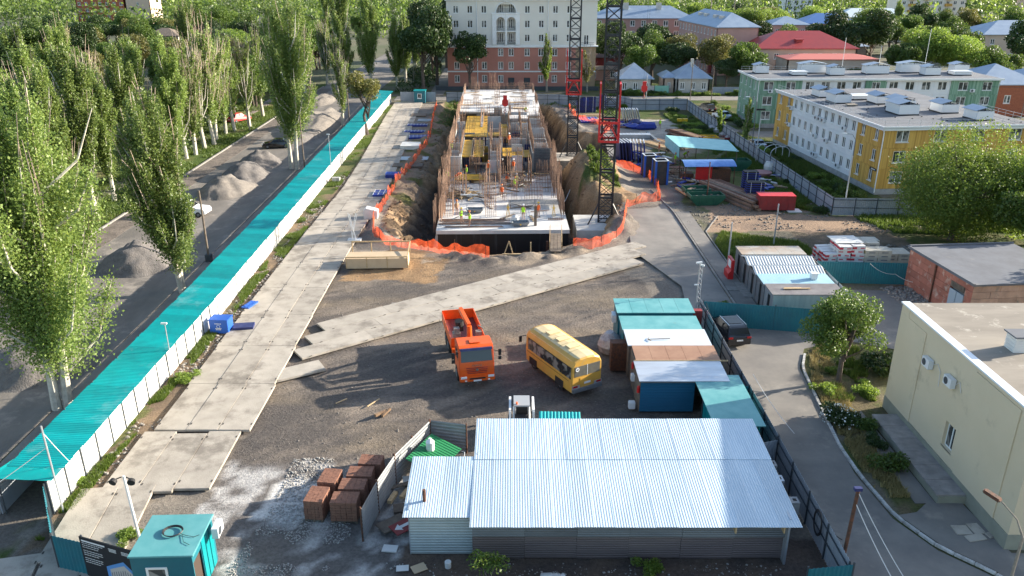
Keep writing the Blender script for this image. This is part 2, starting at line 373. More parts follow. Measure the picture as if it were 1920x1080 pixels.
put(inpoly(wx, wy, [(-16,70),(-7,70),(-6,75),(-10,79),(-15,78)]), lerp((.34,.22,.12), (.25,.16,.09), (n2-.35)*3))
put(inpoly(wx, wy, [(-9,74),(8,76),(9,79),(6,78.5),(-9,77)]), SANDY, (n2-.4)*6)
put(inpoly(fx_, fy_, [(-17,28),(-4,28),(-3,37),(-9,40),(-17,40)]), lerp((.46,.44,.42), (.15,.135,.125), (n2-.36)*6))
put(inpoly(fx_, fy_, [(-14,35),(-11,34),(-10.5,38),(-13,39)]), np.array((.60,.58,.55)), (n2-.25)*5)
put(inpoly(fx_, fy_, [(-5.5,28),(16,28),(16,33),(-5.5,33)]), lerp((.15,.11,.085), (.10,.08,.07), (n2-.35)*3))
put(inpoly(fx_, fy_, [(-24.6,32),(-21,32),(-22,60),(-22,110),(-24,174),(-27.5,174)]), BROWN)
gm = inpoly(fx_, fy_, [(-24.6,32),(-23.9,36),(-23.8,60),(-23.2,90),(-23,110),(-24.4,174),(-27,174)])
put(gm, GREEN, (fbm(gx*.22+3, gy*.16, 3)-.44)*9+np.where(gy > 100, 1.5, 0))
put(inpoly(wx, wy, [(21,84),(38,84),(44,76),(60,80),(60,98),(38,90),(36,96),(24,96)]), lerp((.36,.25,.17), (.25,.18,.13), (n1-.35)*3.5))
put(inpoly(wx, wy, [(21.5,69),(30,69),(31,80),(22,84.5)]), GREEN)
put(inpoly(wx, wy, [(28,68),(60,66),(60,84),(40,84),(31,84)]), lerp((.20,.15,.11), (.12,.10,.07), (n2-.35)*3))
put(inpoly(wx, wy, [(23,96),(38,90),(38,112),(37.5,143),(36,165),(22,165)]), lerp((.22,.185,.14), (.10,.12,.04), (n1-.4)*7))
put(inpoly(wx, wy, [(31,96),(38,90),(38,112),(37.5,143),(36,165),(30,165),(30,130)]), GREEN, (n1-.3)*8)
put(inpoly(wx, wy, [(22,128),(29,128),(30,160),(22,160)]), lerp((.42,.38,.32), (.30,.27,.24), (n2-.35)*3))
put(inpoly(wx, wy, [(38,92),(48,92),(46,138),(37.5,143)]), GREEN)
put(inpoly(wx, wy, [(38,60),(76,56),(76,100),(48,98),(44,92)]), GREEN)
put(inpoly(wx, wy, [(13,158),(76,146),(76,206),(13,206)]), lerp((.06,.09,.022), (.13,.12,.055), (n1-.35)*4))
put(inpoly(fx_, fy_, [(-12,176),(24,168),(24,181),(-12,181)]), lerp((.10,.12,.04), (.22,.19,.15), (n1-.4)*6))
put(inpoly(wx, wy, [(-76,20),(-45,20),(-45,206),(-76,206)]), lerp((.075,.115,.025), (.17,.16,.06), (n1-.4)*5))
put(inpoly(wx, wy, [(-29,20),(-25,20),(-25,33),(-27,60),(-32,60),(-32,20)]), lerp((.16,.14,.12), (.07,.10,.03), (n1-.45)*7))
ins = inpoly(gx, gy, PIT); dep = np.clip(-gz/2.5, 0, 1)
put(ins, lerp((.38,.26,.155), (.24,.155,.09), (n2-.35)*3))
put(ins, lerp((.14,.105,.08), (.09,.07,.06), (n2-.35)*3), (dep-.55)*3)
put(inpoly(wx, wy, [(8,95),(15,95),(15,120),(8,120)]) , lerp((.36,.24,.14), (.25,.16,.09), (n2-.35)*3))
put(inpoly(fx_, fy_, [(9,100),(14,99),(14,119),(10,119)]), GREEN, (n1-.46)*9)
put(inpoly(fx_, fy_, [(-18,97),(-12.5,97),(-11.5,174),(-16,174)]), lerp((.27,.20,.14), (.12,.12,.04), (n1-.55)*8))
put(inpoly(fx_, fy_, [(-14,150),(-8,150),(-8,176),(-14,176)]), GREEN)
put(inpoly(gx, gy, [(20.6,30),(24.8,30),(24.8,52),(31,56),(31,60),(24,60),(20.6,52)]), lerp((.15,.12,.07), (.09,.10,.035), (n2-.4)*5))
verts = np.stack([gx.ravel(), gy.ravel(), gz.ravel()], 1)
ii = np.arange(nx*ny).reshape(ny, nx)
q = np.stack([ii[:-1,:-1], ii[:-1,1:], ii[1:,1:], ii[1:,:-1]], -1).reshape(-1, 4)
def npmesh(name, v, q, mats, k=4, col=None):
    me = bpy.data.meshes.new(name); me.vertices.add(len(v)); me.vertices.foreach_set('co', v.astype('f').ravel())
    me.loops.add(q.size); me.loops.foreach_set('vertex_index', q.astype('i').ravel())
    me.polygons.add(len(q)); me.polygons.foreach_set('loop_start', np.arange(0, q.size, k, dtype='i'))
    for m_ in (mats if isinstance(mats, list) else [mats]): me.materials.append(m_)
    if col is not None:
        a = me.color_attributes.new('tone', 'FLOAT_COLOR', 'POINT')
        a.data.foreach_set('color', np.concatenate([col, np.ones((len(col), 1))], 1).astype('f').ravel())
    me.update(calc_edges=True); return me
gmat = bpy.data.materials.new('ground_soil'); gmat.use_nodes = True
nt = gmat.node_tree; N = nt.nodes; L = nt.links; b = N['Principled BSDF']; b.inputs['Roughness'].default_value = .95
b.inputs['Specular IOR Level'].default_value = .2
at = N.new('ShaderNodeAttribute'); at.attribute_name = 'tone'
ge = N.new('ShaderNodeNewGeometry'); nz = N.new('ShaderNodeTexNoise'); nz.inputs['Scale'].default_value = 5; nz.inputs['Detail'].default_value = 8
nz.inputs['Roughness'].default_value = .75
L.new(ge.outputs['Position'], nz.inputs['Vector'])
mr = N.new('ShaderNodeMapRange'); mr.inputs['From Min'].default_value = .3; mr.inputs['From Max'].default_value = .7
mr.inputs['To Min'].default_value = .62; mr.inputs['To Max'].default_value = 1.35; L.new(nz.outputs['Fac'], mr.inputs['Value'])
vm = N.new('ShaderNodeVectorMath'); vm.operation = 'SCALE'; L.new(at.outputs['Color'], vm.inputs[0]); L.new(mr.outputs[0], vm.inputs['Scale'])
L.new(vm.outputs[0], b.inputs['Base Color'])
bp = N.new('ShaderNodeBump'); bp.inputs['Distance'].default_value = .12; L.new(nz.outputs['Fac'], bp.inputs['Height']); L.new(bp.outputs[0], b.inputs['Normal'])
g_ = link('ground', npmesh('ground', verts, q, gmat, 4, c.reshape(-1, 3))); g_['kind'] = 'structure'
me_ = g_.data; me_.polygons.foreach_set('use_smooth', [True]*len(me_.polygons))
B = 3500
mb = MB()
for a in (((-B,-B),(B,-B),(B,Y0),(-B,Y0)), ((-B,Y1),(B,Y1),(B,B),(-B,B)), ((-B,Y0),(X0,Y0),(X0,Y1),(-B,Y1)), ((X1,Y0),(B,Y0),(B,Y1),(X1,Y1))):
    mb.quad(*[(x, y, -.05) for x, y in a])
M['far_ground'] = mat('far_ground', (.07,.09,.03), (.13,.12,.07), .03, .95, dirt=(.17,.15,.11), ds=.012, dthr=.55)
tag(mb.build('far_ground', M['far_ground']), kind='structure')
def sheet(name, poly, m, z=.02, th=.06):
    mb = MB(); mb.prism([(p[0], p[1]) for p in poly], z-th, z); return tag(mb.build(name, m), kind='structure')
# ------------------------------------------------------------------ roads
sheet('street', [(-45.5,20),(-30,20),(-31.5,200),(-27,420),(-37,420),(-46,206),(-46,180)], M['road_left'], .03)
sheet('street_shoulder', [(-30,33),(-27.2,33),(-28.8,176),(-31.3,176)], M['asphalt_old'], .026)
sheet('gutter_strip', [(-45.4,60),(-42.6,60),(-43.2,196),(-45.8,196)], mat('dug_verge', (.11,.09,.075), (.22,.18,.15), .8, .95, bump=.05, bs=4), .045)
sheet('verge_path', [(-53.5,60),(-51.6,60),(-51.8,205),(-53.8,205)], mat('pinkish_asphalt', (.27,.22,.20), (.2,.17,.15), .6, .9), .02)
sheet('cross_street', [(-26,178.5),(70,178.5),(70,184.5),(-26,184.5)], M['asphalt_old'], .02)
sheet('back_street', [(38.4,139.5),(40.5,143),(37.5,178.4),(33,178.4),(36.9,164)], M['asphalt_old'], .024)
sheet('courtyard_road', [(41.5,137.2),(84,137.2),(84,142.5),(40.7,142.5)], M['asphalt_old'], .028)
sheet('side_path', [(-19,186),(-15.8,186),(-15.8,330),(-20,330)], M['asphalt'], .03)
sheet('access_road', [(14.6,59.8),(19.1,59.8),(19.1,92),(17.2,112),(24,150),(16.5,150),(14.4,112),(12.8,97),(13,86),(12.4,78),(15.5,68)], M['asphalt_old'], .014)
sheet('driveway', [(15.6,12),(25.2,12),(24.45,28),(22.95,30.4),(21.25,32.2),(20.1,34.7),(19.7,38.7),(20.2,45),(20.9,51.8),(22.3,55.0),(26,56.5),(31,54),(37,60),(37,66.6),(28,67.2),(27.4,58.4),(15.6,59.1)], M['asphalt'], .02)
sheet('lower_pavement', [(25.5,12),(40,12),(40,31),(24.8,32.0),(24.4,36),(22.5,36),(21.6,35.2),(20.5,34.95),(21.6,32.6),(23.25,30.8),(24.75,28.1)], M['asphalt'], .045)
sheet('wall_path', [(21.9,36),(23.0,36),(22.9,45.8),(21.9,44)], M['asphalt'], .03)
sheet('pavement', [(19.45,62),(21.1,62),(21.1,92),(19.45,92)], M['asphalt'], .05)
M['wet_road'] = mat('gritty_verge', (.12,.10,.09), (.2,.17,.14), 1, .9)
# long kerbs made of stones
def kerb(name, pts, m, step=1.0, w=.18, h=.14, z=.0, gap=.03):
    root = thing(name, None, None, (0,0,0)); tag(root, kind='structure')
    P = [Vector((p[0], p[1], z)) for p in pts]; cum = [0]
    for a, b_ in zip(P, P[1:]): cum.append(cum[-1]+(b_-a).length)
    def at_(s):
        for i in range(len(P)-1):
            if s <= cum[i+1]+1e-6: return P[i].lerp(P[i+1], (s-cum[i])/(cum[i+1]-cum[i]))
        return P[-1]
    n = max(1, int(cum[-1]/step)); st = cum[-1]/n
    mb = MB(); mb.box((0,0,h/2), (st-gap, w, h)); me = mb.me('kerb_stone', m, bevel=.015)
    for i in range(n):
        a = at_(i*st); b_ = at_((i+1)*st); d = b_-a; mid = (a+b_)/2
        link('kerb_stone', me, root, (mid.x, mid.y, mid.z+rnd.uniform(-.015,.01)), math.atan2(d.y, d.x)+rnd.uniform(-.012,.012))
    return root
KW = [(22.0,54.0),(21.1,51.8),(20.5,47),(20.3,45.1),(19.9,41.5),(19.9,38.7),(20.3,34.8),(21.4,32.4),(23.1,30.6),(24.6,28)]
kerb('whitewashed_kerb', KW, M['kerb_white'], .95)
kerb('pavement_kerb', [(19.25,62),(19.25,92),(18.2,102)], M['kerb'], 1.5)
kerb('street_kerb', [(-45.6,60),(-46.1,200)], M['kerb'], 3.0, .25, .2)
kerb('lawn_kerb', [(21.25,69),(21.3,84),(24,90)], M['kerb'], 2.0, .12, .1)
# ------------------------------------------------------------------ precast slabs of the site road
def slab_mesh(l, w, h=.16):
    mb = MB(); mb.box((0,0,h/2), (l, w, h)); me = mb.me('concrete_slab', [M['concrete']], bevel=.012)
    return me
M['hole'] = mat('lifting_pocket', (.07,.06,.05), rough=.9)
SL = slab_mesh(5.975, 1.98); SL2 = slab_mesh(5.94, 1.75)
pk = MB()
for sx in (-1, 1):
    for sy in (-1, 1): pk.box((sx*2.3, sy*.9, .162), (.2, .09, .016))
PK = pk.me('lifting_pocket', M['hole'])
def lay(root, x, y, z, a, me, crack=True):
    s_ = link('concrete_slab', me, root, (x, y, z), rot=(rnd.uniform(-.006,.006), rnd.uniform(-.003,.003), a+rnd.uniform(-.004,.004)))
    link('lifting_pocket', PK, s_)
def roadroot(name):
    return tag(thing(name, None, None), kind='structure')
r1 = roadroot('site_road')
k = 0; y = 43.2
while y < 171:
    xl = -22.45 if y < 100 else -22.5-(y-100)*.036
    for i in range(3):
        off = (0, 0, -.0)[i]
        if y > 90 and i == 0 and False: continue
        lay(r1, xl+1+i*2.0+.25*math.sin(y*.07), y+3+off, .0+(.02 if i == 1 else 0), math.pi/2+(.0 if y < 100 else .036), SL)
    y += 6.0
# near, slightly skewed stretch towards the gate
a0 = math.pi/2+.12
for i, (x, y) in enumerate(((-21.9,40.1),(-19.9,39.9),(-17.9,40.2),(-22.6,34.3),(-20.6,34.5),(-23.6,28.8),(-21.4,28.9),(-19.2,28.2),(-17.4,34.8))):
    if i == 8: continue
    lay(r1, x, y, -.04-.01*(i % 3), math.pi/2+(.02 if i < 3 else .12 if i < 5 else .22), SL)
r2 = roadroot('diagonal_slab_road')
o = Vector((-15.6, 56.4, 0)); d = Vector((math.cos(R(36)), math.sin(R(36)), 0)); n_ = Vector((-d.y, d.x, 0))
for i in range(3):
    s0 = (-1.8, -.2, 1.6)[i]
    for j in range(6 if i else 6):
        p_ = o+d*(s0+2.9+j*5.95)+n_*(-1.75+1.76*i)
        if i == 0 and j == 5: p_ = p_-d*.4
        lay(r2, p_.x, p_.y, -.03+.01*i, R(36), SL2)
p_ = Vector((-15.7, 51.2, 0)); lay(r2, p_.x, p_.y, -.07, R(30), slab_mesh(4.2, 1.7))
# steel plate / asphalt puddle beside the diagonal road
sheet('puddle_patch', gp((735,567),(795,573),(770,583),(728,580)), M['asphalt_old'], .012)
# ------------------------------------------------------------------ heaps of grit on the street
def heap(px, py, rx, ry, h, label, m, seed, rz=0, n=34):
    p = G(px, py); rs = np.random.RandomState(seed)
    a, b2 = np.meshgrid(np.linspace(-1.25, 1.25, n), np.linspace(-1.25, 1.25, n))
    nn = fbm(a*2+seed, b2*2+seed*3, 4)
    r = np.hypot(a, b2)*(.8+.45*nn)
    z = h*1.15*(1-np.exp(-2.2*np.clip(1-r, 0, None)))*(.55+.8*fbm(a*2.5+seed*2, b2*2.5, 5))-.03
    v = np.stack([a.ravel()*rx, b2.ravel()*ry, z.ravel()], 1); i_ = np.arange(n*n).reshape(n, n)
    qq = np.stack([i_[:-1,:-1], i_[:-1,1:], i_[1:,1:], i_[1:,:-1]], -1).reshape(-1, 4)
    o = link('gravel_heap', npmesh('gravel_heap', v, qq, m), loc=(p.x, p.y, .04), rz=rz)
    o.data.polygons.foreach_set('use_smooth', [True]*len(qq))
    return tag(o, label, 'gravel heap', 'heaps of grit along the street')
heap(262,497,3.6,3.8,2.3,'grey grit heap between the nearest poplar and the second poplar', M['gravel'], 1)
heap(70,690,4.2,3.4,1.9,'coarse grit heap at the left edge of the photo beside the nearest poplar trunk', M['gravel'], 2)
heap(425,360,3.5,4.4,2.1,'pale grit heap just behind the white van', M['gravel_sand'], 3)
heap(458,332,3.4,4.2,2.0,'dark grit heap second behind the white van', M['gravel'], 4)
heap(486,308,3.4,4.2,1.9,'small grit heap farthest of the row behind the white van', M['gravel'], 5)
heap(598,238,4.2,13.5,2.7,'longest ridge of grey grit beside the far end of the turquoise walkway', M['gravel_sand'], 6)
heap(560,262,3.0,6,1.5,'low dark grit ridge left of the longest ridge', M['gravel'], 8)
heap(605,190,3.0,8,1.6,'far grit heap on the street by the crossing', M['gravel_sand'], 7)
# ------------------------------------------------------------------ building kit
def win_me(w, h, kind=2, sill=True, fr=.09):
    mb = MB()
    mb.bb((-w/2,-.03,-h/2), (-w/2+fr,.04,h/2)); mb.bb((w/2-fr,-.03,-h/2), (w/2,.04,h/2))
    mb.bb((-w/2+fr,-.03,-h/2), (w/2-fr,.04,-h/2+fr)); mb.bb((-w/2+fr,-.03,h/2-fr), (w/2-fr,.04,h/2))
    for i in range(1, kind): x = -w/2+w*i/kind; mb.bb((x-fr*.6,-.028,-h/2+fr), (x+fr*.6,.038,h/2-fr))
    if sill: mb.bb((-w/2-.06,-.22,-h/2-.07), (w/2+.06,-.01,-h/2-.01))
    return mb.me('window', M['pvc'])
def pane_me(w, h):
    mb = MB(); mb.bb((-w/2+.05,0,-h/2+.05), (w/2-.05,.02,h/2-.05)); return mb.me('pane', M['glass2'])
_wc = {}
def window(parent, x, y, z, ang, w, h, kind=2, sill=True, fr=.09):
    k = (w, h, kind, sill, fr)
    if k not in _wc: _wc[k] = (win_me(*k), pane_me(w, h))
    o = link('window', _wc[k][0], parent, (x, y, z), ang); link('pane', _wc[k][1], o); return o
def wallpanel(mb, x0, x1, z0, z1, hole=None, d=.16, th=.25, m=0, g=.0):
    """panel in the x,z plane, outward -y; hole=(x0,x1,z0,z1)"""
    x0 += g; x1 -= g; z0 += g; z1 -= g
    if not hole:
        return mb.bb((x0,0,z0), (x1,th,z1), m)
    a, b, c_, d_ = hole
    o = [(x0,0,z0),(x1,0,z0),(x1,0,z1),(x0,0,z1)]; i = [(a,0,c_),(b,0,c_),(b,0,d_),(a,0,d_)]
    bk = [(a,d,c_),(b,d,c_),(b,d,d_),(a,d,d_)]; ob = [(x0,th,z0),(x1,th,z0),(x1,th,z1),(x0,th,z1)]
    fs = []
    for k in range(4):
        n = (k+1) % 4; fs += [(k, n, 4+n, 4+k), (4+k, 4+n, 8+n, 8+k), (n, k, 12+k, 12+n)]
    return mb.add(o+i+bk+ob, fs, m)
_pc = {}
def facade(parent, p0, ang, z0, fh, nfl, cols, ww=1.4, wh=1.5, sill_h=.9, kind=2, d=.16, fr=.09):
    """cols: list of (width, material, window?) ; real panels with openings, joints open by 2 cm"""
    ca, sa = math.cos(ang), math.sin(ang)
    for f in range(nfl):
        x = 0
        for (w, mm, win) in cols:
            wi = win[f] if isinstance(win, (tuple, list)) else win
            k = (w, mm.name, wi, ww, wh, sill_h, fh, d)
            if k not in _pc:
                mb = MB(); hole = None
                if wi: hole = (w/2-ww/2, w/2+ww/2, sill_h, sill_h+wh)
                wallpanel(mb, 0, w, 0, fh, hole, d, g=.012); _pc[k] = mb.me('wall_panel', mm)
            z = z0+f*fh
            link('wall_panel', _pc[k], parent, (p0[0]+ca*x, p0[1]+sa*x, z), ang)
            if wi:
                xx = x+w/2; window(parent, p0[0]+ca*xx-sa*(d-.05), p0[1]+sa*xx+ca*(d-.05), z+sill_h+wh/2, ang, ww, wh, kind, True, fr)
            x += w
def wallmb(mb, p0, ang, L, z0, z1, holes, m=0, d=.2, th=.35):
    """plain wall with rectangular holes given (x, z, w, h) centres; built from vertical strips"""
    ca, sa = math.cos(ang), math.sin(ang)
    t = MB(); xs = sorted(set([0, L]+[v for h in holes for v in (h[0]-h[2]/2, h[0]+h[2]/2)]))
    for a, b in zip(xs, xs[1:]):
        if b-a < 1e-4: continue
        hs = sorted([(h[1]-h[3]/2, h[1]+h[3]/2) for h in holes if h[0]-h[2]/2 <= a+1e-4 and h[0]+h[2]/2 >= b-1e-4])
        z = z0
        for (c0, c1) in hs:
            if c0 > z: t.bb((a,0,z), (b,th,c0), m)
            z = c1
        if z < z1: t.bb((a,0,z), (b,th,z1), m)
    vs = [(p0[0]+ca*x-sa*y, p0[1]+sa*x+ca*y, z) for x, y, z in t.v]
    mb.add(vs, t.f, m)
    return mb
def hiproof(mb, x0, y0, x1, y1, z, h, ov=.5, m=0, ins=None):
    x0 -= ov; y0 -= ov; x1 += ov; y1 += ov
    w, d = x1-x0, y1-y0; i = (min(w, d)/2 if ins is None else ins)
    if w >= d: r = [(x0+i, (y0+y1)/2, z+h), (x1-i, (y0+y1)/2, z+h)]; f = [(0,1,5,4),(1,2,5),(2,3,4,5),(3,0,4)]
    else: r = [((x0+x1)/2, y0+i, z+h), ((x0+x1)/2, y1-i, z+h)]; f = [(0,1,4),(1,2,5,4),(2,3,5),(3,0,4,5)]
    vs = [(x0,y0,z),(x1,y0,z),(x1,y1,z),(x0,y1,z)]+r
    mb.add(vs, f, m); mb.bb((x0,y0,z-.18), (x1,y1,z-.002), m)
    return mb
def corr(mb, w, l, pitch=.2, amp=.03, m=0, z=0, x0=0, y0=0, tilt=0, smooth=False):
    """corrugated sheet: waves across x, ribs along y, z rises by tilt over l"""
    n = max(2, int(round(w/pitch))); top = []
    for i in range(n):
        a = x0+w*i/n; p = w/n
        top += [(a, 0), (a+.3*p, 0), (a+.5*p, amp), (a+.8*p, amp)]
    top.append((x0+w, 0)); k = len(top)
    vs = [(x, y0, z+h) for x, h in top]+[(x, y0+l, z+h+tilt) for x, h in top]+[(x, y0, z+h-.012) for x, h in top]+[(x, y0+l, z+h+tilt-.012) for x, h in top]
    fs = [(i, i+1, k+i+1, k+i) for i in range(k-1)]+[(2*k+i+1, 2*k+i, 3*k+i, 3*k+i+1) for i in range(k-1)]
    fs += [(i+1, i, 2*k+i, 2*k+i+1) for i in range(k-1)]+[(k+i, k+i+1, 3*k+i+1, 3*k+i) for i in range(k-1)]
    return mb.add(vs, fs, m)
def vcorr(mb, w, h, pitch=.2, amp=.025, m=0, horiz=False):
    """upright corrugated sheet in the x,z plane facing -y, from the origin; ribs upright, or level when horiz"""
    t = MB()
    if horiz:
        corr(t, h, w, pitch, amp); vs = [(y, -z, x) for x, y, z in t.v]
    else:
        corr(t, w, h, pitch, amp); vs = [(x, -z, y) for x, y, z in t.v]
    return mb.add(vs, t.f, m)
# ------------------------------------------------------------------ covered walkway along the street
def walk_x(y): return -24.3-.0+(-.0 if y < 60 else -(y-60)*.0155)
walk = thing('covered_walkway', 'long white panel fence with a turquoise corrugated canopy running beside the street', 'walkway', (0,0,0))
mb = MB(); mb.box((0,0,1.0), (.04,1.64,2.0)); mb.box((.03,0,.7), (.02,1.64,.05)); WP = mb.me('fence_panel', M['white_panel'])
mb = MB(); mb.box((.03,0,1.06), (.10,.085,2.12)); FPOST = mb.me('post', M['post_dark'])
mb = MB(); mb.box((0,0,1.2), (.06,.06,2.4)); FPOST2 = mb.me('post', M['post_dark'])
mb = MB(); corr(mb, 1.14, 2.95, .19, .028, tilt=0)
# sheet runs across the walkway (ribs along x): rotate into place
SV = [(y-2.95, x, z+(2.95-y)*.05) for x, y, z in mb.v]
mb2 = MB(); mb2.add([(v[0], v[1], v[2]) for v in SV], mb.f); ROOFS = mb2.me('roof_sheet', M['teal_roof'])
y = 35.1
while y < 176:
    x = walk_x(y)-.12; link('fence_panel', WP, walk, (x, y+.86, rnd.uniform(-.03,0)), rot=(0, rnd.uniform(-.012,.012), 0)); link('post', FPOST, walk, (x, y, 0))
    if int((y-35.1)/1.72+.5) % 2 == 0: link('post', FPOST2, walk, (x-2.5, y, 0))
    y += 1.72
y = 35.0
while y < 176.6:
    if y > 36.0: link('roof_sheet', ROOFS, walk, (walk_x(y)+.28+rnd.uniform(-.03,.03), y, 2.16+rnd.uniform(-.012,.012)), rnd.uniform(-.012,.012))
    y += 1.12
mb = MB()
corr(mb, 1.2, 1.9, .19, .028)
v = [(y_-2.9, x_-.0, z_+(2.9-y_)*.05) for x_, y_, z_ in mb.v]
mb3 = MB(); mb3.add([(-2.67,35.0-.0,2.31),(.28,35.0,2.16),(.28,36.1,2.16),(-2.67,36.1,2.31),(-3.1,34.9,2.40),(-2.67,36.8,2.33)], [(0,1,2,3),(4,0,3,5)])
mb3.v = [(x_+walk_x(35), y_, z_) for x_, y_, z_ in mb3.v]
mb3.build('roof_apron', M['teal_roof'], walk)
mb = MB()
for y in np.arange(36, 176, 3.44): mb.box((walk_x(y)-1.35, y, 2.10), (2.6,.08,.1))
mb.bb((walk_x(35)-2.72,35,2.0), (walk_x(35)-2.66,100,2.2)); mb.build('canopy_frame', M['post_dark'], walk)
mb = MB(); mb.bb((-27.15,35.1,0), (-27.1,38.2,1.9)); mb.build('end_hoarding', M['fence_grey'], walk)
# ------------------------------------------------------------------ sheet fences: posts, rails and single sheets are parts
def sheet_fence(label, pts, h, m, bay=2.5, horiz=False, pitch=.22, name='sheet_fence', cat='fence', postm=None, side=1, amp=.025, railz=(.5, .85)):
    root = thing(name, label, cat); cache = {}
    pm = MB(); pm.box((0,0,h/2+.05), (.07,.07,h+.1)); PM = pm.me('post', postm or M['post_dark'])
    for (a, b) in zip(pts, pts[1:]):
        a = Vector((a[0], a[1], 0)); b = Vector((b[0], b[1], 0)); d = b-a; L_ = d.length; n = max(1, round(L_/bay)); w = L_/n
        ang = math.atan2(d.y, d.x)
        key = round(w, 3)
        if key not in cache:
            t = MB(); vcorr(t, w-.02, h, pitch, amp, 0, horiz); t2 = MB()
            for rz_ in railz: t2.bb((0,.04,h*rz_-.03), (w-.02,.08,h*rz_+.03))
            cache[key] = (t.me('fence_sheet', m), t2.me('rail', postm or M['post_dark']))
        for i in range(n):
            p = a+d*(i/n)
            s = link('fence_sheet', cache[key][0], root, (p.x, p.y, 0), ang); link('rail', cache[key][1], s)
            q_ = p+Vector((-math.sin(ang), math.cos(ang), 0))*.06*side; link('post', PM, root, (q_.x, q_.y, 0), ang)
        link('post', PM, root, (b.x, b.y, 0), ang)
    return root
GA = G(1185,207); 
sheet_fence('grey sheet fence closing the far end of the site before the pink and white building', [(-24.2,176.6),(-16.5,176.3)], 2.1, M['fence_grey'])
sheet_fence('long grey sheet fence behind the far end of the unfinished building', [(22.3,167.4),(10,172.8),(-14.2,176.2)], 2.1, M['fence_grey'])
sheet_fence('grey double gate fence in front of the small white houses', [(35.7,165.6),(24.5,165.6),(22.3,170.5)], 2.3, M['fence_grey'])
sheet_fence('long grey sheet fence running between the storage yard and the ochre building', [(55,89.5),(37.6,90.6),(36.9,112.8),(36.2,143.3),(35.9,166)], 2.1, M['fence_grey'], railz=(.45,.9))
sheet_fence('grey sheet fence along the driveway beside the row of cabins', [(15.35,29.0),(15.35,60.5)], 2.0, M['fence_grey'], bay=2.6)
sheet_fence('short blue grey fence stub between the cabins and the silver shed', [(13.95,38.9),(15.25,39.35)], 1.9, M['fence_grey'])
sheet_fence('petrol blue sheet fence behind the parked black car', [(15.45,59.4),(26.4,57.3)], 2.1, M['teal_wall'], bay=5.2, amp=.018)
sheet_fence('petrol blue sheet fence in front of the wrapped insulation packs', [(27.6,68.9),(36.6,68.3)], 2.1, M['teal_wall'], bay=4.5, amp=.018)
sheet_fence('petrol blue sheet screen beside the turquoise lean-to roof', [(14.35,45.5),(15.28,45.5)], 2.0, M['teal_wall'], bay=2)
sheet_fence('petrol blue boundary fence at the bottom right corner of the photo', [(13.3,28.6),(15.45,28.9)], 2.0, M['teal_wall'], bay=2.2)
sheet_fence('petrol blue boundary fence along the bottom edge of the photo below the silver shed', [(-14.0,28.3),(-6,28.0),(13.2,27.9)], 1.45, M['teal_wall'], bay=3)
sheet_fence('petrol blue gate fence slanting from the walkway down to the black notice board', [(-24.4,34.8),(-21.9,30.9),(-20.2,30.4)], 2.0, M['teal_wall'], bay=2)
M['dull_galv'] = mat('dull_corrugated', (.27,.28,.29), (.20,.21,.22), .8, .6, .2)
wf = sheet_fence('low grey corrugated fence with rusty posts beside the brick pallets', [(-7.5,32.9),(-7.1,35.2),(-6.5,37.6),(-4.9,41.2)], 2.0, M['dull_galv'], bay=2.2, horiz=True, postm=M['rust'])
sheet_fence('dark corrugated fence end with rusty post behind the bicycle frame', [(-4.9,41.3),(-2.7,40.8)], 2.0, M['dull_galv'], bay=2.3, horiz=True, postm=M['rust'], side=-1)
# ------------------------------------------------------------------ silver corrugated shed
shed = thing('silver_shed', 'large shed with bright silver corrugated roof nearest the camera', 'shed', (0,0,0))
def shed_roof(x0, x1, y0, y1, z0, z1, n, me_cache={}):
    w = (x1-x0)/n; L_ = y1-y0; mb = MB(); corr(mb, w+.05, L_, .122, .009, tilt=z1-z0); me = mb.me('roof_sheet', M['galv_roof'])
    for i in range(n): link('roof_sheet', me, shed, (x0+i*w, y0+rnd.uniform(-.03,.0), z0+(.006 if i % 2 else 0)+rnd.uniform(0,.006)), rnd.uniform(-.002,.002))
shed_roof(-2.0, 13.6, 30.7, 35.9, 2.62, 2.94, 16); shed_roof(-2.0, 13.62, 35.8, 39.5, 2.955, 3.2, 16)
shed_roof(-5.25, -2.0, 31.45, 36.1, 2.60, 2.93, 4)
mb = MB(); mb.bb((-1.9,36.2,0), (-1.8,39.3,3.0)); mb.bb((13.2,31.2,0), (13.3,39.3,2.7)); mb.bb((-1.8,39.2,0), (13.2,39.3,3.0)); mb.bb((-5.0,35.8,0), (-1.9,35.9,2.8)); mb.bb((-5.05,31.95,0), (-4.98,35.8,2.7))
mb.build('wall', M['galv'], shed)
t = MB(); vcorr(t, 3.05, 1.28, .16, .02, 0, True); me = t.me('cladding_sheet', mat('pale_cladding', (.48,.53,.52), (.40,.45,.45), 1, .5, .3))
for k in range(2): link('cladding_sheet', me, shed, (-5.0, 31.95, .02+k*1.29))
CL = mat('grey_cladding', (.24,.25,.25), (.16,.17,.18), .6, .5, .4, rand=.15, stretch=(.3,1,2))
CB = mat('brown_cladding', (.20,.155,.14), (.14,.11,.105), .5, .6, .2, rand=.12, stretch=(.3,1,2))
t = MB(); vcorr(t, 2.53, 1.05, .14, .022, 0, True); me = t.me('cladding_sheet', CL)
for k in range(6): link('cladding_sheet', me, shed, (-1.92+k*2.54, 31.45+(k % 2)*.02, 1.45-.01*k))
t = MB(); vcorr(t, 2.53, 1.38, .14, .018, 0, True); me = t.me('cladding_sheet', CB)
for k in range(6): link('cladding_sheet', me, shed, (-1.92+k*2.54, 31.6+(k % 2)*.02, .03+(k % 2)*.02))
mb = MB(); mb.tube([(-4.3,32.6,2.6),(-4.3,32.6,3.35)], .085, 10); mb.build('stove_pipe', M['rust'], shed)
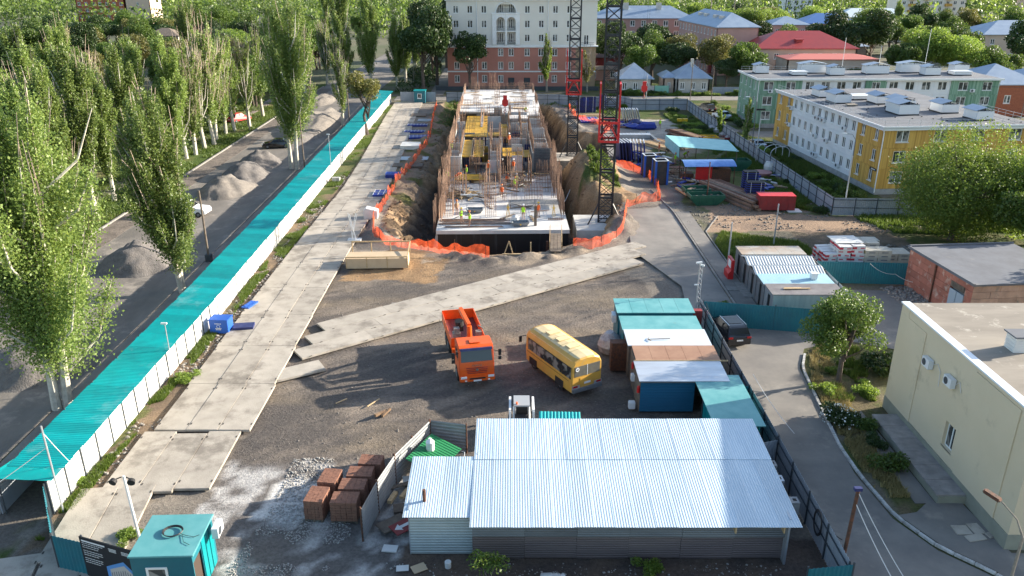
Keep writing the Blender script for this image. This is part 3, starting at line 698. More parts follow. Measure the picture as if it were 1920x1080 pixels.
mb = MB(); mb.bb((10.6,30.95,2.05), (10.66,31.4,2.5)); mb.bb((12.9,30.95,2.05), (12.96,31.4,2.5)); mb.build('bracket', M['wood'], shed)
# ------------------------------------------------------------------ row of cabins
def roof_panel_box(name, root, x0, x1, y0, y1, za, zb, m, th=.06, n=1, ridge=False):
    w = (x1-x0)/n
    mb = MB(); mb.add([(0,0,0),(w-.015,0,0),(w-.015,y1-y0,zb-za),(0,y1-y0,zb-za),(0,0,-th),(w-.015,0,-th),(w-.015,y1-y0,zb-za-th),(0,y1-y0,zb-za-th)], [(0,1,2,3),(7,6,5,4),(0,4,5,1),(1,5,6,2),(2,6,7,3),(3,7,4,0)])
    me = mb.me(name, m)
    for i in range(n): link(name, me, root, (x0+i*w, y0, za+rnd.uniform(0,.006)))
c1 = thing('site_cabin', 'farthest turquoise site cabin with a small white window, beside the light mast', 'cabin', (0,0,0))
part('wall', M['teal_wall'], c1, ((10.95,57.1,1.3), (5.7,2.4,2.6)))
roof_panel_box('roof_panel', c1, 8.0, 13.95, 55.8, 58.45, 2.66, 2.74, M['teal_pale'], n=5)
window(c1, 13.2, 55.86, 1.95, 0, .5, .55, 1)
mb = MB(); mb.box((7.85,56.5,2.0), (.3,.8,.6)); mb.tube([(7.69,56.5,2.0),(7.66,56.5,2.0)], .22, 12); mb.build('air_conditioner', M['white_metal'], c1, bevel=0)
c2 = thing('site_cabin', 'turquoise flat cabin second in the row with a long dark streak on its roof', 'cabin', (0,0,0))
part('wall', M['teal_wall'], c2, ((10.95,54.1,1.25), (5.6,2.1,2.5)))
roof_panel_box('roof_panel', c2, 8.05, 13.9, 52.95, 55.35, 2.54, 2.6, M['teal_pale'], n=1)
c3 = thing('site_cabin', 'white roofed cabin with a bent rod lying on top', 'cabin', (0,0,0))
part('wall', M['oldwood'], c3, ((10.95,51.7,1.2), (5.5,2.3,2.4)))
roof_panel_box('roof_panel', c3, 8.1, 14.0, 50.4, 52.93, 2.52, 2.6, mat('white_roof', (.62,.68,.74), (.56,.62,.68), .5, .45), n=1)
mb = MB(); mb.tube([(9.6,51.2,2.62),(11.2,51.3,2.64)], .03); mb.tube([(9.6,51.2,2.62),(9.75,51.5,2.62)], .025); mb.tube([(9.6,51.2,2.62),(9.8,50.95,2.62)], .025); mb.build('bent_rod', M['oldwood'], c3)
c4 = thing('site_cabin', 'cabin with a rust brown sheet roof in the middle of the row', 'cabin', (0,0,0))
part('wall', M['oldwood'], c4, ((11,49.2,1.2), (5.4,2.1,2.4)))
roof_panel_box('roof_panel', c4, 8.35, 14.05, 48.05, 50.35, 2.5, 2.55, M['rust_roof'], n=5)
mb = MB(); mb.bb((8.2,48.0,2.5), (14.5,48.05,2.58)); mb.build('eaves_board', M['wood'], c4)
c5 = thing('site_cabin', 'long cabin with a streaked galvanised roof and blue roller shutter end wall', 'cabin', (0,0,0))
t = MB(); corr(t, 5.75, .54, .5, .015); 
for k in range(5):
    mb = MB(); mb.add([(0,0,0),(5.8,0,0),(5.8,.55,.03),(0,.55,.03),(0,.0,-.05),(5.8,0,-.05),(5.8,.55,-.02),(0,.55,-.02)], [(0,1,2,3),(7,6,5,4),(0,4,5,1),(1,5,6,2),(2,6,7,3),(3,7,4,0)])
    mb.build('roof_sheet', mat('streaked_galv', (.66,.70,.74), (.50,.52,.55), .8, .38, .5, stretch=(.25,2,1), dirt=(.30,.26,.24), ds=.35, dthr=.60), c5, (8.15, 45.3+k*.545, 2.46+k*.012))
mb = MB(); mb.bb((8.3,45.7,0), (8.36,47.9,2.42)); mb.bb((13.5,45.7,0), (13.56,47.9,2.42)); mb.bb((8.3,47.9,0), (13.56,47.95,2.4)); mb.build('wall', M['oldwood'], c5)
t = MB(); vcorr(t, 3.5, 2.3, .115, .02, 0, True); t.build('roller_shutter', M['blue_shutter'], c5, (8.32, 45.65, .03))
mb = MB(); mb.bb((8.3,45.45,2.25), (13.6,45.62,2.42)); mb.build('shutter_box', M['steel_grey'], c5)
c6 = thing('lean_to', 'narrow turquoise lean-to roof with rust streaks joining the cabins to the silver shed', 'lean-to', (0,0,0))
roof_panel_box('roof_panel', c6, 11.75, 14.75, 40.1, 46.2, 2.34, 2.42, M['teal_pale'], n=1)
part('wall', M['teal_light'], c6, ((12.03,42.25,1.1),(.06,3.9,2.2))); part('wall', M['teal_light'], c6, ((14.43,43.15,1.1),(.06,5.7,2.2)))
window(c6, 11.98, 41.2, 1.5, -math.pi/2, .9, .8, 2)
mb = MB()
for y in (40.3,43.2,46.0): mb.bb((11.75,y,0), (11.83,y+.08,2.3))
mb.build('post', M['post_dark'], c6)
# ------------------------------------------------------------------ lock-up garages and their annexes
def garage(x0, x1, y0, y1, z0, z1, label, roofm, nroof=1, ribbed=False, wallm=None, door=True, ridge=0):
    g = thing('storage_unit', label, 'storage unit', (0,0,0), group=None)
    mb = MB(); th = .06
    mb.bb((x1-th,y0+.05,0), (x1,y1-.05,z0-.08)); mb.bb((x0,y0+.05,0), (x1-th,y0+.1,z0-.08)); mb.bb((x0,y1-.1,0), (x1-th,y1-.05,z0-.08))
    mb.bb((x0,y0+.1,2.05), (x0+th,y1-.1,z0-.08)); mb.bb((x0,y0+.1,0), (x0+th,y0+.8,2.05)); mb.bb((x0,y1-.9,0), (x0+th,y1-.1,2.05))
    mb.build('wall', wallm or M['steel_grey'], g)
    part('door', M['black'], g, ((x0+.12,(y0+y1)/2,1.02),(.05,y1-y0-1.7,2.03)))
    mb = MB()
    if ribbed:
        corr(mb, x1-x0+.3, (y1-y0)/2, .25, .028, tilt=ridge); corr(mb, x1-x0+.3, (y1-y0)/2, .25, .028, y0=(y1-y0)/2+.0, z=ridge, tilt=-ridge)
        mb.build('roof_sheet', roofm, g, (x0-.15, y0, z0))
    else:
        roof_panel_box('roof_panel', g, x0-.1, x1+.1, y0, y1, z0, z1, roofm, n=nroof)
    return g
wr = mat('white_rib_roof', (.62,.64,.63), (.5,.52,.52), 1, .5, .2)
garage(21.3, 27.1, 69.6, 72.0, 2.5, 2.5, 'farthest storage unit with rust blotched pale roof beside the red fire board', mat('rusty_pale_roof', (.45,.44,.40), (.38,.26,.17), .5, .6, dirt=(.35,.55,.6), ds=.25, dthr=.6), 5)
garage(21.2, 27.0, 67.05, 69.55, 2.4, 2.4, 'storage unit with first white ribbed pitched roof', wr, ribbed=True, ridge=.35)
garage(21.2, 27.0, 64.65, 67.0, 2.4, 2.4, 'storage unit with second white ribbed pitched roof behind the sky blue one', wr, ribbed=True, ridge=.35)
gs = garage(21.2, 27.0, 62.3, 64.6, 2.42, 2.5, 'storage unit with faded sky blue roof carrying a white vent box', mat('sky_blue_roof', (.38,.56,.62), (.28,.48,.58), .4, .5, dirt=(.45,.40,.34), ds=.35, dthr=.56), 1)
part('vent_box', M['white_metal'], gs, ((25.6,63.4,2.75),(.5,.5,.5)), ((25.6,63.4,3.02),(.6,.6,.05)))
gs = garage(21.2, 27.0, 59.9, 62.25, 2.46, 2.5, 'nearest storage unit with dark roof and a pale timber offcut on top', mat('dark_flat_roof', (.16,.14,.14), (.24,.22,.21), .8, .6), 1, wallm=mat('pale_galv_wall', (.42,.45,.47), (.32,.35,.38), 1, .4, .5, stretch=(4,4,.3)))
mb = MB(); mb.box((23.4,61.0,2.56), (2.2,.14,.06), .03); mb.box((23.1,61.15,2.56), (1.4,.12,.05), -.02); mb.build('board', M['wood'], gs)
mb = MB(); mb.bb((27.0,57.4,0), (27.05,71.8,1.1)); 
sheet_fence('narrow white rail wall behind the storage units', [(27.45,59.3),(27.45,68.8)], 2.45, M['white_panel'], bay=2.9)
fb = thing('fire_board', 'red fire point cabinet with white notice standing against the storage units', 'fire board', (20.6,70.3,0))
mb = MB(); mb.extr([(-.5,0),(0,0),(0,1.9),(-.25,1.9),(-.25,.9),(-.5,.6)], -.75, .75); mb.build('cabinet', M['red'], fb)
part('notice', M['white'], fb, ((-.262,0,1.4),(.02,.9,.7))); part('handle', M['black'], fb, ((-.4,.3,.85),(.05,.15,.05)))
# ------------------------------------------------------------------ brick substation on the right
bs = thing('brick_hut', 'old red brick hut with peeling paint, rusty pipe and grey double door', 'brick building', (36.8,59.2,0), R(5))
BW, BD, BH = 9.5, 9.2, 3.5
BR = mat('painted_red_masonry', (.46,.17,.115), (.36,.13,.09), 1.2, .9, rand=.14, dirt=(.55,.40,.32), ds=1.3, dthr=.55)
BR2 = mat('pale_pink_masonry', (.50,.33,.25), (.38,.25,.19), 1.5, .9, rand=.14, dirt=(.24,.2,.17), ds=1.3, dthr=.56)
# left wall of large blocks (facing -x) with door opening near the south corner
def blockwall(root, p0, ang, L_, H_, m, holes, bl=1.55, bh=.58):
    ca, sa = math.cos(ang), math.sin(ang); cache = {}
    nr = int(round(H_/bh)); bh = H_/nr
    for r in range(nr):
        x = -(.5 if r % 2 else 0)*bl
        while x < L_:
            a = max(x, 0); b_ = min(x+bl, L_); x += bl
            if b_-a < .2: continue
            if any(a < h[1] and b_ > h[0] and r*bh < h[3] and (r+1)*bh > h[2] for h in holes):
                segs = []
                for h in holes:
                    if a < h[1] and b_ > h[0] and r*bh < h[3] and (r+1)*bh > h[2]:
                        if h[0]-a > .1: segs.append((a, h[0]))
                        if b_-h[1] > .1: segs.append((h[1], b_))
            else: segs = [(a, b_)]
            for (u, w_) in segs:
                k = round(w_-u, 2)
                if k not in cache: t = MB(); t.bb((0.012,0,.012), (k-.012,.3,bh-.012)); cache[k] = t.me('block', m)
                yo = rnd.uniform(-.012, .012)
                link('block', cache[k], root, (p0[0]+ca*u-sa*yo, p0[1]+sa*u+ca*yo, r*bh), ang)
blockwall(bs, (0,BD), -math.pi/2, BD, BH, BR, [(6.4,8.3,0,2.35)])
blockwall(bs, (0,0), 0, BW, BH, BR2, [])
part('core', M['grey_concrete'], bs, ((BW/2+.1,BD/2+.1,BH/2),(BW-.45,BD-.5,BH-.02)))
mb = MB(); mb.bb((-.18,-.2,BH), (BW+.3,BD+.2,BH+.16)); mb.bb((-.2,-.22,BH+.16), (-.05,BD+.2,BH+.24)); mb.bb((-.05,BD,BH+.16), (BW+.3,BD+.2,BH+.3)); mb.build('roof', M['roof_felt'], bs)
for k, y_ in enumerate((BD-6.45-.45, BD-6.45-1.4)): part('door', mat('grey_door', (.36,.42,.48), rough=.5) if k == 0 else bpy.data.materials['grey_door'], bs, ((-.02,y_,1.15),(.08,.88,2.25)))
part('louvre', M['oldwood'], bs, *[((-.04,BD-7.35,2.5+k*.1),(.06,1.8,.07)) for k in range(5)])
mb = MB(); mb.tube([(-.1,BD-4.2,.0),(-.1,BD-4.2,BH)], .07, 8); mb.build('downpipe', M['rust'], bs)
# ------------------------------------------------------------------ tan plastered building in the right foreground
tb = thing('tan_building', 'large tan plastered building with white parapet cutting the right edge of the photo', 'building', (24.6,0,0))
mb = MB()
TH = 7.45
wallmb(mb, (0,46.3), -math.pi/2, 14.0, .9, TH, [(7.55,2.45,1.05,1.55)], th=.4)
wallmb(mb, (.4,32.3), 0, 23.6, .9, TH, [], th=.4)
wallmb(mb, (24,46.28), math.pi, 23.6, .9, TH, [], th=.4)
mb.build('wall', M['tan'], tb)
mb = MB(); wallmb(mb, (-.05,46.35), -math.pi/2, 14.1, 0, .9, [], th=.4); wallmb(mb, (.35,32.25), 0, 24, 0, .9, [], th=.4); mb.build('plinth', M['tan_grey'], tb)
mb = MB(); mb.bb((-.035,45.3,.9), (0,46.3,TH)); mb.bb((-.035,38.2,.9), (0,42.9,TH)) if False else None; mb.build('corner_pilaster', M['tan'], tb)
mb = MB(); mb.bb((.4,32.28,TH-.12), (24,46.32,TH+.01)); mb.build('roof', M['roof_felt_tan'], tb)
mb = MB(); mb.bb((-.1,32.2,TH), (.42,46.4,TH+.09)); mb.build('parapet_capping', mat('white_capping', (.72,.76,.80), rough=.45), tb)
w_ = window(tb, .22, 38.75, 2.45, -math.pi/2, 1.05, 1.55, 2, True, .07)
def ac_unit(parent, x, y, z, ang, name='air_conditioner'):
    mb = MB(); mb.box((0,-.2,0), (.8,.3,.55)); o = mb.build(name, M['white_metal'], parent, (x,y,z), ang)
    mb = MB(); mb.tube([(-.12,-.365,0),(-.12,-.35,0)], .21, 14); mb.build('fan_grille', M['post_dark'], o)
    mb = MB(); mb.bb((-.3,-.3,-.33), (-.26,.0,-.28)); mb.bb((.26,-.3,-.33), (.3,.0,-.28)); mb.build('bracket', M['steel_grey'], o); return o
ac_unit(tb, 0, 42.0, 5.5, -math.pi/2); ac_unit(tb, 0, 39.5, 5.6, -math.pi/2)
ch = MB()
for k in range(9): ch.bb((2.8+.01*(k % 2),39.3,TH+.01+k*.1), (3.7,40.2,TH+.01+k*.1+.088))
ch.build('chimney', M['white_panel'], tb); part('chimney_cap', M['roof_felt'], tb, ((3.25,39.75,TH+.95),(1.15,1.15,.08)))
mb = MB(); mb.tube([(-.05,41.6,5.55),(-.04,41.2,5.8),(-.04,40.8,5.5),(-.04,40.7,4.6)], .02, 5); mb.tube([(-.05,39.1,5.6),(-.04,38.8,5.9),(-.04,38.5,5.4)], .02, 5); mb.build('cable', M['cable_white'], tb)
mb = MB(); mb.bb((-.05,43.0,.9), (-.004,46.0,6.9)); mb.build('render_panel', M['tan'], tb)
mb = MB(); mb.bb((-.06,33.6,.9), (-.01,37.6,7.2)); mb.build('render_panel', M['tan'], tb)
ramp = thing('concrete_platform', 'low cracked concrete platform along the foot of the tan wall', 'platform')
rm = mat('cracked_slab', (.33,.30,.28), (.22,.2,.19), 1.5, .9, rand=.1, dirt=(.12,.11,.10), ds=1.2, dthr=.63)
part('base', M['tan_grey'], ramp, ((23.8,40.2,.24),(1.5,8.5,.48)))
for k in range(6): part('top_slab', rm, ramp, ((23.78+rnd.uniform(-.01,.01),36.7+k*1.41,.52),(1.58,1.38,.08)))
# ------------------------------------------------------------------ pink and white apartment house behind the site
ph = thing('apartment_house', 'six storey pink and white apartment house with arched balconies behind the cranes', 'apartment building', (-15.4,198,0))
PW, PD, PH = 35.4, 14, 20.6
cx = [2.2,5.5,8.8,12.7,15.2,19.0,22.3,25.6,28.9]
rows = [2.2,5.3,8.35,11.6,14.75,18.0]
low, up = [], []
for r, z in enumerate(rows):
    for i, x in enumerate(cx):
        if r >= 3 and i in (3, 4): continue
        if r == 0 and i in (1,): continue
        if r == 0 and i in (4, 5): low.append((x, 1.25, 1.5, 2.4)); continue
        (low if r < 3 else up).append((x, z, 1.25, 1.7))
up += [(33.0, 11.2, 1.2, 2.3)]
mb = MB(); wallmb(mb, (0,0), 0, 30.6, 0, 9.7, low, th=.4); mb.build('lower_wall', M['terracotta'], ph)
mb = MB(); wallmb(mb, (30.6,0), 0, PW-30.6, 0, 9.7, [], th=.4); mb.build('ochre_wall', mat('ochre_stone', (.40,.28,.17), (.32,.22,.14), 1, .9), ph)
# recess with the arches: opening x 11.2..16.9, z 10..20
up2 = up+[(14.0, 14.6, 5.2, 9.0)]
mb = MB(); wallmb(mb, (0,0), 0, PW, 9.7, PH, up2, th=.4); mb.build('upper_wall', M['cream_plaster'], ph)
for (x, z, w, h) in low+up:
    if h == 2.4: part('door', M['post_dark'], ph, ((x, .2, z), (1.5,.08,2.4))); continue
    window(ph, x, .14, z, 0, w, h, 2, h < 2, .12)
mb = MB()
def arch(mb, xc, r, z0, zs, y0, y1, xo0, xo1, ztop, seg=14):
    """wall piece with an arched opening of radius r springing at zs"""
    a = [(xc-r, z0), (xc-r, zs)]+[(xc-r*math.cos(math.pi*k/seg), zs+r*math.sin(math.pi*k/seg)) for k in range(1, seg)]+[(xc+r, zs), (xc+r, z0)]
    for p, q_ in zip(a[1:-1], a[2:-1]+[a[-2]]):
        if abs(p[0]-q_[0]) < 1e-6: continue
        mb.add([(p[0],y0,p[1]),(q_[0],y0,q_[1]),(q_[0],y0,ztop),(p[0],y0,ztop),(p[0],y1,p[1]),(q_[0],y1,q_[1]),(q_[0],y1,ztop),(p[0],y1,ztop)], [(0,1,2,3),(5,4,7,6),(4,5,1,0),(3,2,6,7)])
    mb.bb((xo0,y0,z0), (xc-r,y1,ztop)); mb.bb((xc+r,y0,z0), (xo1,y1,ztop))
arch(mb, 12.75, 1.02, 10.1, 15.3, -.35, .1, 10.75, 13.9, 17.05); arch(mb, 15.25, 1.02, 10.1, 15.3, -.35, .1, 14.1, 17.25, 17.05)
mb.bb((13.9,-.35,10.1), (14.1,.1,17.05)); mb.bb((10.65,-.45,16.95), (17.35,.12,17.25))
for x0 in (11.73, 14.23): mb.bb((x0,-.2,13.0), (x0+2.04,1.2,13.25))
mb.build('arcade', M['white'], ph)
mb = MB(); arch(mb, 14.0, 2.35, 17.25, 17.3, -.06, .25, 11.2, 16.8, 20.0); mb.build('top_arch', M['cream_plaster'], ph)
mb = MB(); 
for k in range(15):
    a0, a1 = math.pi*k/15, math.pi*(k+1)/15
    mb.beam((14-2.45*math.cos(a0),-.1,17.3+2.45*math.sin(a0)), (14-2.45*math.cos(a1),-.1,17.3+2.45*math.sin(a1)), .22)
mb.build('arch_moulding', M['white'], ph)
mb = MB(); mb.bb((11.2,1.25,10), (16.8,1.3,20)); mb.bb((11.2,.1,16.95), (16.8,1.3,17.2)); mb.build('loggia_back', M['cream_plaster'], ph)
for z in (11.6,14.75,18.3):
    for x in (12.7,15.25): window(ph, x, 1.2, z, 0, 1.3, 2.2, 3, False, .12)
mb = MB()
for (x0, x1, z) in ((11.75,13.75,10.2),(14.25,16.25,10.2),(11.75,13.75,13.3),(14.25,16.25,13.3),(11.9,16.1,17.3)):
    mb.bb((x0,-.3,z+.85), (x1,-.26,z+.9))
    for k in range(int((x1-x0)/.18)): mb.bb((x0+k*.18,-.29,z), (x0+k*.18+.03,-.27,z+.85))
mb.bb((31.4,-.9,10.6), (34.8,-.86,10.66))
for k in range(19): mb.bb((31.4+k*.18,-.89,9.95), (31.43+k*.18,-.87,10.6))
mb.build('railing', M['post_dark'], ph)
mb = MB(); mb.bb((-.25,-.3,9.45), (31.2,0,9.95)); mb.bb((-.15,-.15,6.75-.3), (PW+.1,0,6.75)) if False else mb.bb((-.12,-.14,3.75), (PW+.1,0,4.05)); mb.bb((31.2,-1.0,9.7), (PW+.4,0,9.95)); mb.bb((-.3,-.35,PH-.7), (PW+.3,0,PH-.25)); mb.bb((-.6,-.8,PH-.25), (PW+.6,PD+.6,PH+.15))
for k in range(72): mb.bb((-.2+k*.5,-.6,PH-.45), (-.2+k*.5+.22,-.35,PH-.25))
mb.build('cornice', M['white'], ph)
mb = MB()
for x in (7.15, 23.9): mb.tube([(x,-.12,0),(x,-.12,PH-.6)], .09, 8)
mb.build('downpipe', M['white_metal'], ph)
mb = MB(); mb.bb((0,.4,0), (.4,PD,PH-.3)); mb.bb((PW-.4,.4,0), (PW,PD,PH-.3)); mb.bb((.4,PD-.4,0), (PW-.4,PD,PH-.3)); mb.bb((.4,.42,0), (PW-.4,.5,0.0001)); mb.build('side_wall', M['cream_plaster'], ph)
mb = MB(); hiproof(mb, 0,0,PW,PD,PH+.16,3.2,.8); mb.build('roof', M['roof_blue'], ph)
for (x0, x1, z) in ((-4,34,0.3),):
    pass
pf = sheet_fence('low dark railing fence at the foot of the pink and white building', [(-18,193.5),(20.5,193.5)], 1.0, M['post_dark'], bay=6, amp=.01)
# ------------------------------------------------------------------ generic far buildings
def block_house(name, label, cat, x, y, w, d, h, wall, roof, rh=2.6, nfl=2, ncol=4, rz=0, ww=1.3, wh=1.6, hip=True, ov=.5, side_cols=0, chim=0, sides='FL', kind=2, ov_m=None):
    t = thing(name, label, cat, (x, y, 0), rz); fh = h/nfl
    def holes(L_, n): return [((i+.5)*L_/n, fh*f+fh*.55, ww, wh) for f in range(nfl) for i in range(n)]
    mb = MB(); hf = holes(w, ncol); hl = holes(d, side_cols) if side_cols else []
    wallmb(mb, (0,0), 0, w, 0, h, hf, th=.3); wallmb(mb, (0,d), -math.pi/2, d, 0, h, hl, th=.3)
    wallmb(mb, (w,0), math.pi/2, d, 0, h, hl, th=.3); wallmb(mb, (w,d), math.pi, w, 0, h, [], th=.3)
    mb.build('wall', wall, t)
    for (u, z, a, b_) in hf: window(t, u, .1, z, 0, a, b_, kind, True, .13)
    for (u, z, a, b_) in hl: window(t, .1, d-u, z, -math.pi/2, a, b_, kind, True, .13)
    mb = MB()
    if hip: hiproof(mb, 0,0,w,d,h+.18,rh,ov)
    else: mb.bb((-.3,-.3,h), (w+.3,d+.3,h+.3))
    mb.build('roof', roof, t)
    for k in range(chim):
        xx = w*(k+1)/(chim+1); part('chimney', M['lightwall'], t, ((xx,d*.35,h+rh*.75),(1.6 if w > 15 else .6,.8,rh*.9+.8)))
    return t
pa = block_house('apartment_house', 'long pink apartment wing with blue grey hipped roof seen behind the tower crane', 'apartment building', 25.5,262, 31,13,12.4, M['pink_plaster2'], M['roof_blue'], 3.4, 4, 9, 0, 1.5, 1.7, chim=2)
for z in (2.2,5.3,8.4):
    part('balcony', M['white_panel'], pa, ((1.5,-.7,z),(4.2,1.4,1.1)))
pb = block_house('apartment_house', 'pink apartment wing with windowless end wall and blue grey hipped roof', 'apartment building', 54.3,222, 11.4,34,12.3, M['pink_plaster'], M['roof_blue'], 3.4, 4, 0, 0.1, 1.0, 1.6, side_cols=12)
for k, y_ in enumerate((6,11,19,24)): part('chimney', M['lightwall'], pb, ((3.2,y_,13.9),(1.0,2.2,2.2)))
for k, z in enumerate((5.0, 8.0)): part('balcony', M['steel_grey'] if k == 0 else M['white_panel'], pb, ((-.6,2.2,z),(1.3,2.6,1.1)))
part('door_canopy', M['dark_red'], pb, ((-.3,2.4,2.2),(.6,1.6,3.4)))
h1 = block_house('small_house', 'small white brick house with blue grey roof just right of the tower crane', 'house', 24.6,187.5, 7.4,8,3.4, M['lightwall'], M['roof_blue'], 3.1, 1, 3, 0, 1.05,1.6, ov=.5)
h2 = block_house('small_house', 'small pale house with hipped blue grey roof beside the green gate', 'house', 37.8,187.5, 7.4,8,3.5, M['lightwall'], M['roof_blue'], 3.1, 1, 3, 0, 1.05,1.6, ov=.6, chim=1)
ad = block_house('small_house', 'lower annex house joined to the left side of the pale house', 'house', 35.0,189.5, 2.7,6,3.4, M['salmon_wall'], M['roof_blue'], 1.2, 1, 1, 0, .7,1.2, ov=.5)
sheet_fence('pale green gate fence between the two small white houses', [(32.7,187.2),(36.0,187.2)], 2.0, mat('mint_gate', (.22,.46,.36), rough=.6), bay=1.6)
sheet_fence('plain pale sheet fence left of the green gate', [(30.3,187.2),(32.6,187.2)], 2.0, M['lightwall'], bay=2.3)
sheet_fence('grey sheet fence right of the pale hipped roof house', [(46,188),(56,188)], 1.6, M['fence_grey'], bay=2.5)
rh_ = block_house('red_roof_house', 'two storey house with a large dark red hipped roof', 'house', 62,212, 26,15,7.8, M['salmon_wall'], M['roof_red'], 3.8, 2, 7, 0, 1.2,1.5, chim=0, side_cols=3)
mb = MB(); mb.bb((11,2.2,9.0), (12.6,3.4,9.9)); mb.bb((10.8,1.9,9.9), (12.8,3.6,10.05)); mb.build('dormer', M['roof_red'], rh_)
an = block_house('salmon_annex', 'low annex house with flat salmon pink roof in front of the dark red roof', 'house', 66.5,199.5, 22,9,6.4, M['salmon_wall'], M['roof_salmon'], .9, 1, 5, 0, 1.9,1.6, kind=3, ov=.25)
for lab, x, y, w, d, h, wm, rm_, rr, nf, nc in (
    ('old house with pale streaked wall and wide blue grey hipped roof at the right edge', 141,250, 30,16,8.4, M['salmon_wall'], M['roof_blue'], 3.6, 2, 5),
    ('pale house with white roof partly hidden by round trees near the top of the photo', 128,330, 30,14,9, M['cream_plaster'], mat('white_metal_roof', (.6,.66,.68), rough=.5), 3, 2, 5),
    ('house with vivid blue roof showing between the two dark round trees', 104,300, 20,12,8.5, M['salmon_wall'], M['roof_bluer'], 3.2, 2, 4),
    ('pinkish house with blue roof left of the dark round trees', 88,285, 13,12,9, M['pink_plaster'], M['roof_blue'], 2.4, 2, 3),
    ('house with vivid blue lean roof behind the pink wings', 66,290, 12,10,9.6, M['brick'], M['roof_bluer'], 3, 2, 2),
    ('low brown roofed shack behind the pink end wall', 84,262, 14,10,5.5, M['brick'], M['oldwood'], 2.2, 1, 2),
    ('brown roofed shack with white front near the top edge', 96,345, 12,9,8, M['lightwall'], M['oldwood'], 2.5, 1, 2),
    ('small grey shack with tin roof among the trees', 102,262, 10,8,4, M['oldwood'], M['galv'], 1.4, 1, 1),
    ('dark brick house with white framed windows and blue grey roof right of the green building', 90,158, 12.5,13,6.0, M['brick'], M['roof_blue'], 3.2, 1, 3),
    ('brown garage house with blue roof at the right edge beyond the parked cars', 107,170, 14,12,5, M['pink_plaster2'], M['roof_blue'], 2.6, 1, 2),
    ('dark shed house with rusty roof left of the small white houses', 17,232, 14,6,3.6, M['dark_red'], M['rust'], .8, 1, 2),
    ('low pinkish shed behind the tower crane and the small houses', 18.5,212, 10,6,2.6, M['pink_plaster'], M['oldwood'], .6, 1, 2)):
    block_house('house', lab, 'house', x, y, w, d, h, wm, rm_, rr, nf, nc)
bt = block_house('tower_block', 'pale high rise with yellow balconies at the top edge of the photo', 'apartment building', 196,428, 34,14,33, M['cream_plaster'], M['roof_felt'], .3, 11, 9, 0.05, 1.7,1.7, hip=False)
for f in range(11):
    for k in (1, 3, 6): part('balcony', M['board_yellow'], bt, (((k+.5)*34/9,-.7,f*3+.7),(3.2,1.4,1.2)))
block_house('tower_block', 'pale high rise end wall at the top right corner of the photo', 'apartment building', 246,400, 20,14,30, M['salmon_wall'], M['roof_felt'], .3, 10, 4, 0, 1.7,1.7, hip=False)
block_house('tower_block', 'white high rise showing left of the yellow balcony block', 'apartment building', 142,440, 14,12,27, M['white_panel'], M['roof_felt'], .3, 9, 4, 0, 1.7,1.7, hip=False)
block_house('brick_block', 'dark red brick apartment block at the top left behind the poplars', 'apartment building', -215,418, 24,14,24, M['brick'], M['roof_felt'], .3, 8, 7, 0, 1.6,1.6, hip=False)
block_house('brick_block', 'pale peach end block joined to the dark red brick block', 'apartment building', -190.5,418, 12,14,24, M['salmon_wall'], M['roof_felt'], .3, 8, 1, 0, 1.2,1.4, hip=False)
block_house('cottage', 'small cottage with brown roof hidden among trees at the top left', 'house', -110,250, 10,8,8, M['lightwall'], M['oldwood'], 2, 2, 2)
block_house('cottage', 'small cottage with pale roof hidden among trees at the far left', 'house', -150,240, 10,8,7, M['lightwall'], M['roof_blue'], 2, 2, 2)
# ------------------------------------------------------------------ panel houses with vents on the flat roof
def vent(parent, x, y, z, w, d, h, cap=True, ang=0):
    mb = MB(); mb.bb((-w/2,-d/2,.14), (w/2,d/2,h)); o = mb.build('roof_vent', M['white_metal'], parent, (x,y,z), ang)
    mb = MB(); mb.bb((-w/2-.05,-d/2-.05,0), (w/2+.05,d/2+.05,.16)); mb.build('upstand', M['black'], o)
    if cap:
        mb = MB(); mb.add([(-w/2-.35,-d/2-.15,h+.10),(0,-d/2-.15,h+.55),(0,d/2+.15,h+.55),(-w/2-.35,d/2+.15,h+.10),(w/2+.35,-d/2-.15,h+.10),(w/2+.35,d/2+.15,h+.10)], [(0,1,2,3),(1,4,5,2)])
        mb.add([(-w/2-.35,-d/2-.15,h+.07),(0,-d/2-.15,h+.52),(0,d/2+.15,h+.52),(-w/2-.35,d/2+.15,h+.07),(w/2+.35,-d/2-.15,h+.07),(w/2+.35,d/2+.15,h+.07)], [(3,2,1,0),(2,5,4,1)])
        mb.build('vent_cap', M['roof_blue'], o)
        mb = MB()
        for i in (-1,1):
            for j in (-1,1): mb.bb((i*w*.42-.03,j*d*.4-.03,h), (i*w*.42+.03,j*d*.4+.03,h+.18))
            mb.bb((-.03,i*d*.4-.03,h), (.03,i*d*.4+.03,h+.5))
        mb.build('strut', M['black'], o)
    else:
        mb = MB(); mb.bb((-w/2-.15,-d/2-.15,h), (w/2+.15,d/2+.15,h+.06)); mb.build('vent_cap', M['white_metal'], o)
    return o
def roof_rail(parent, pts, z, h=.75, step=1.5):
    mb = MB()
    for a, b_ in zip(pts, pts[1:]):
        a = Vector((*a, z)); b_ = Vector((*b_, z)); L_ = (b_-a).length; n = max(1, int(L_/step))
        for i in range(n+1):
            p = a.lerp(b_, i/n); mb.tube([p, p+Vector((0,0,h))], .022, 4)
        for f in (.5, 1): mb.tube([a+Vector((0,0,h*f)), b_+Vector((0,0,h*f))], .022, 4)
    return mb.build('roof_railing', M['galv'], parent)
BY, BGr, BWh = M['board_yellow'], M['board_green'], M['panel_white']
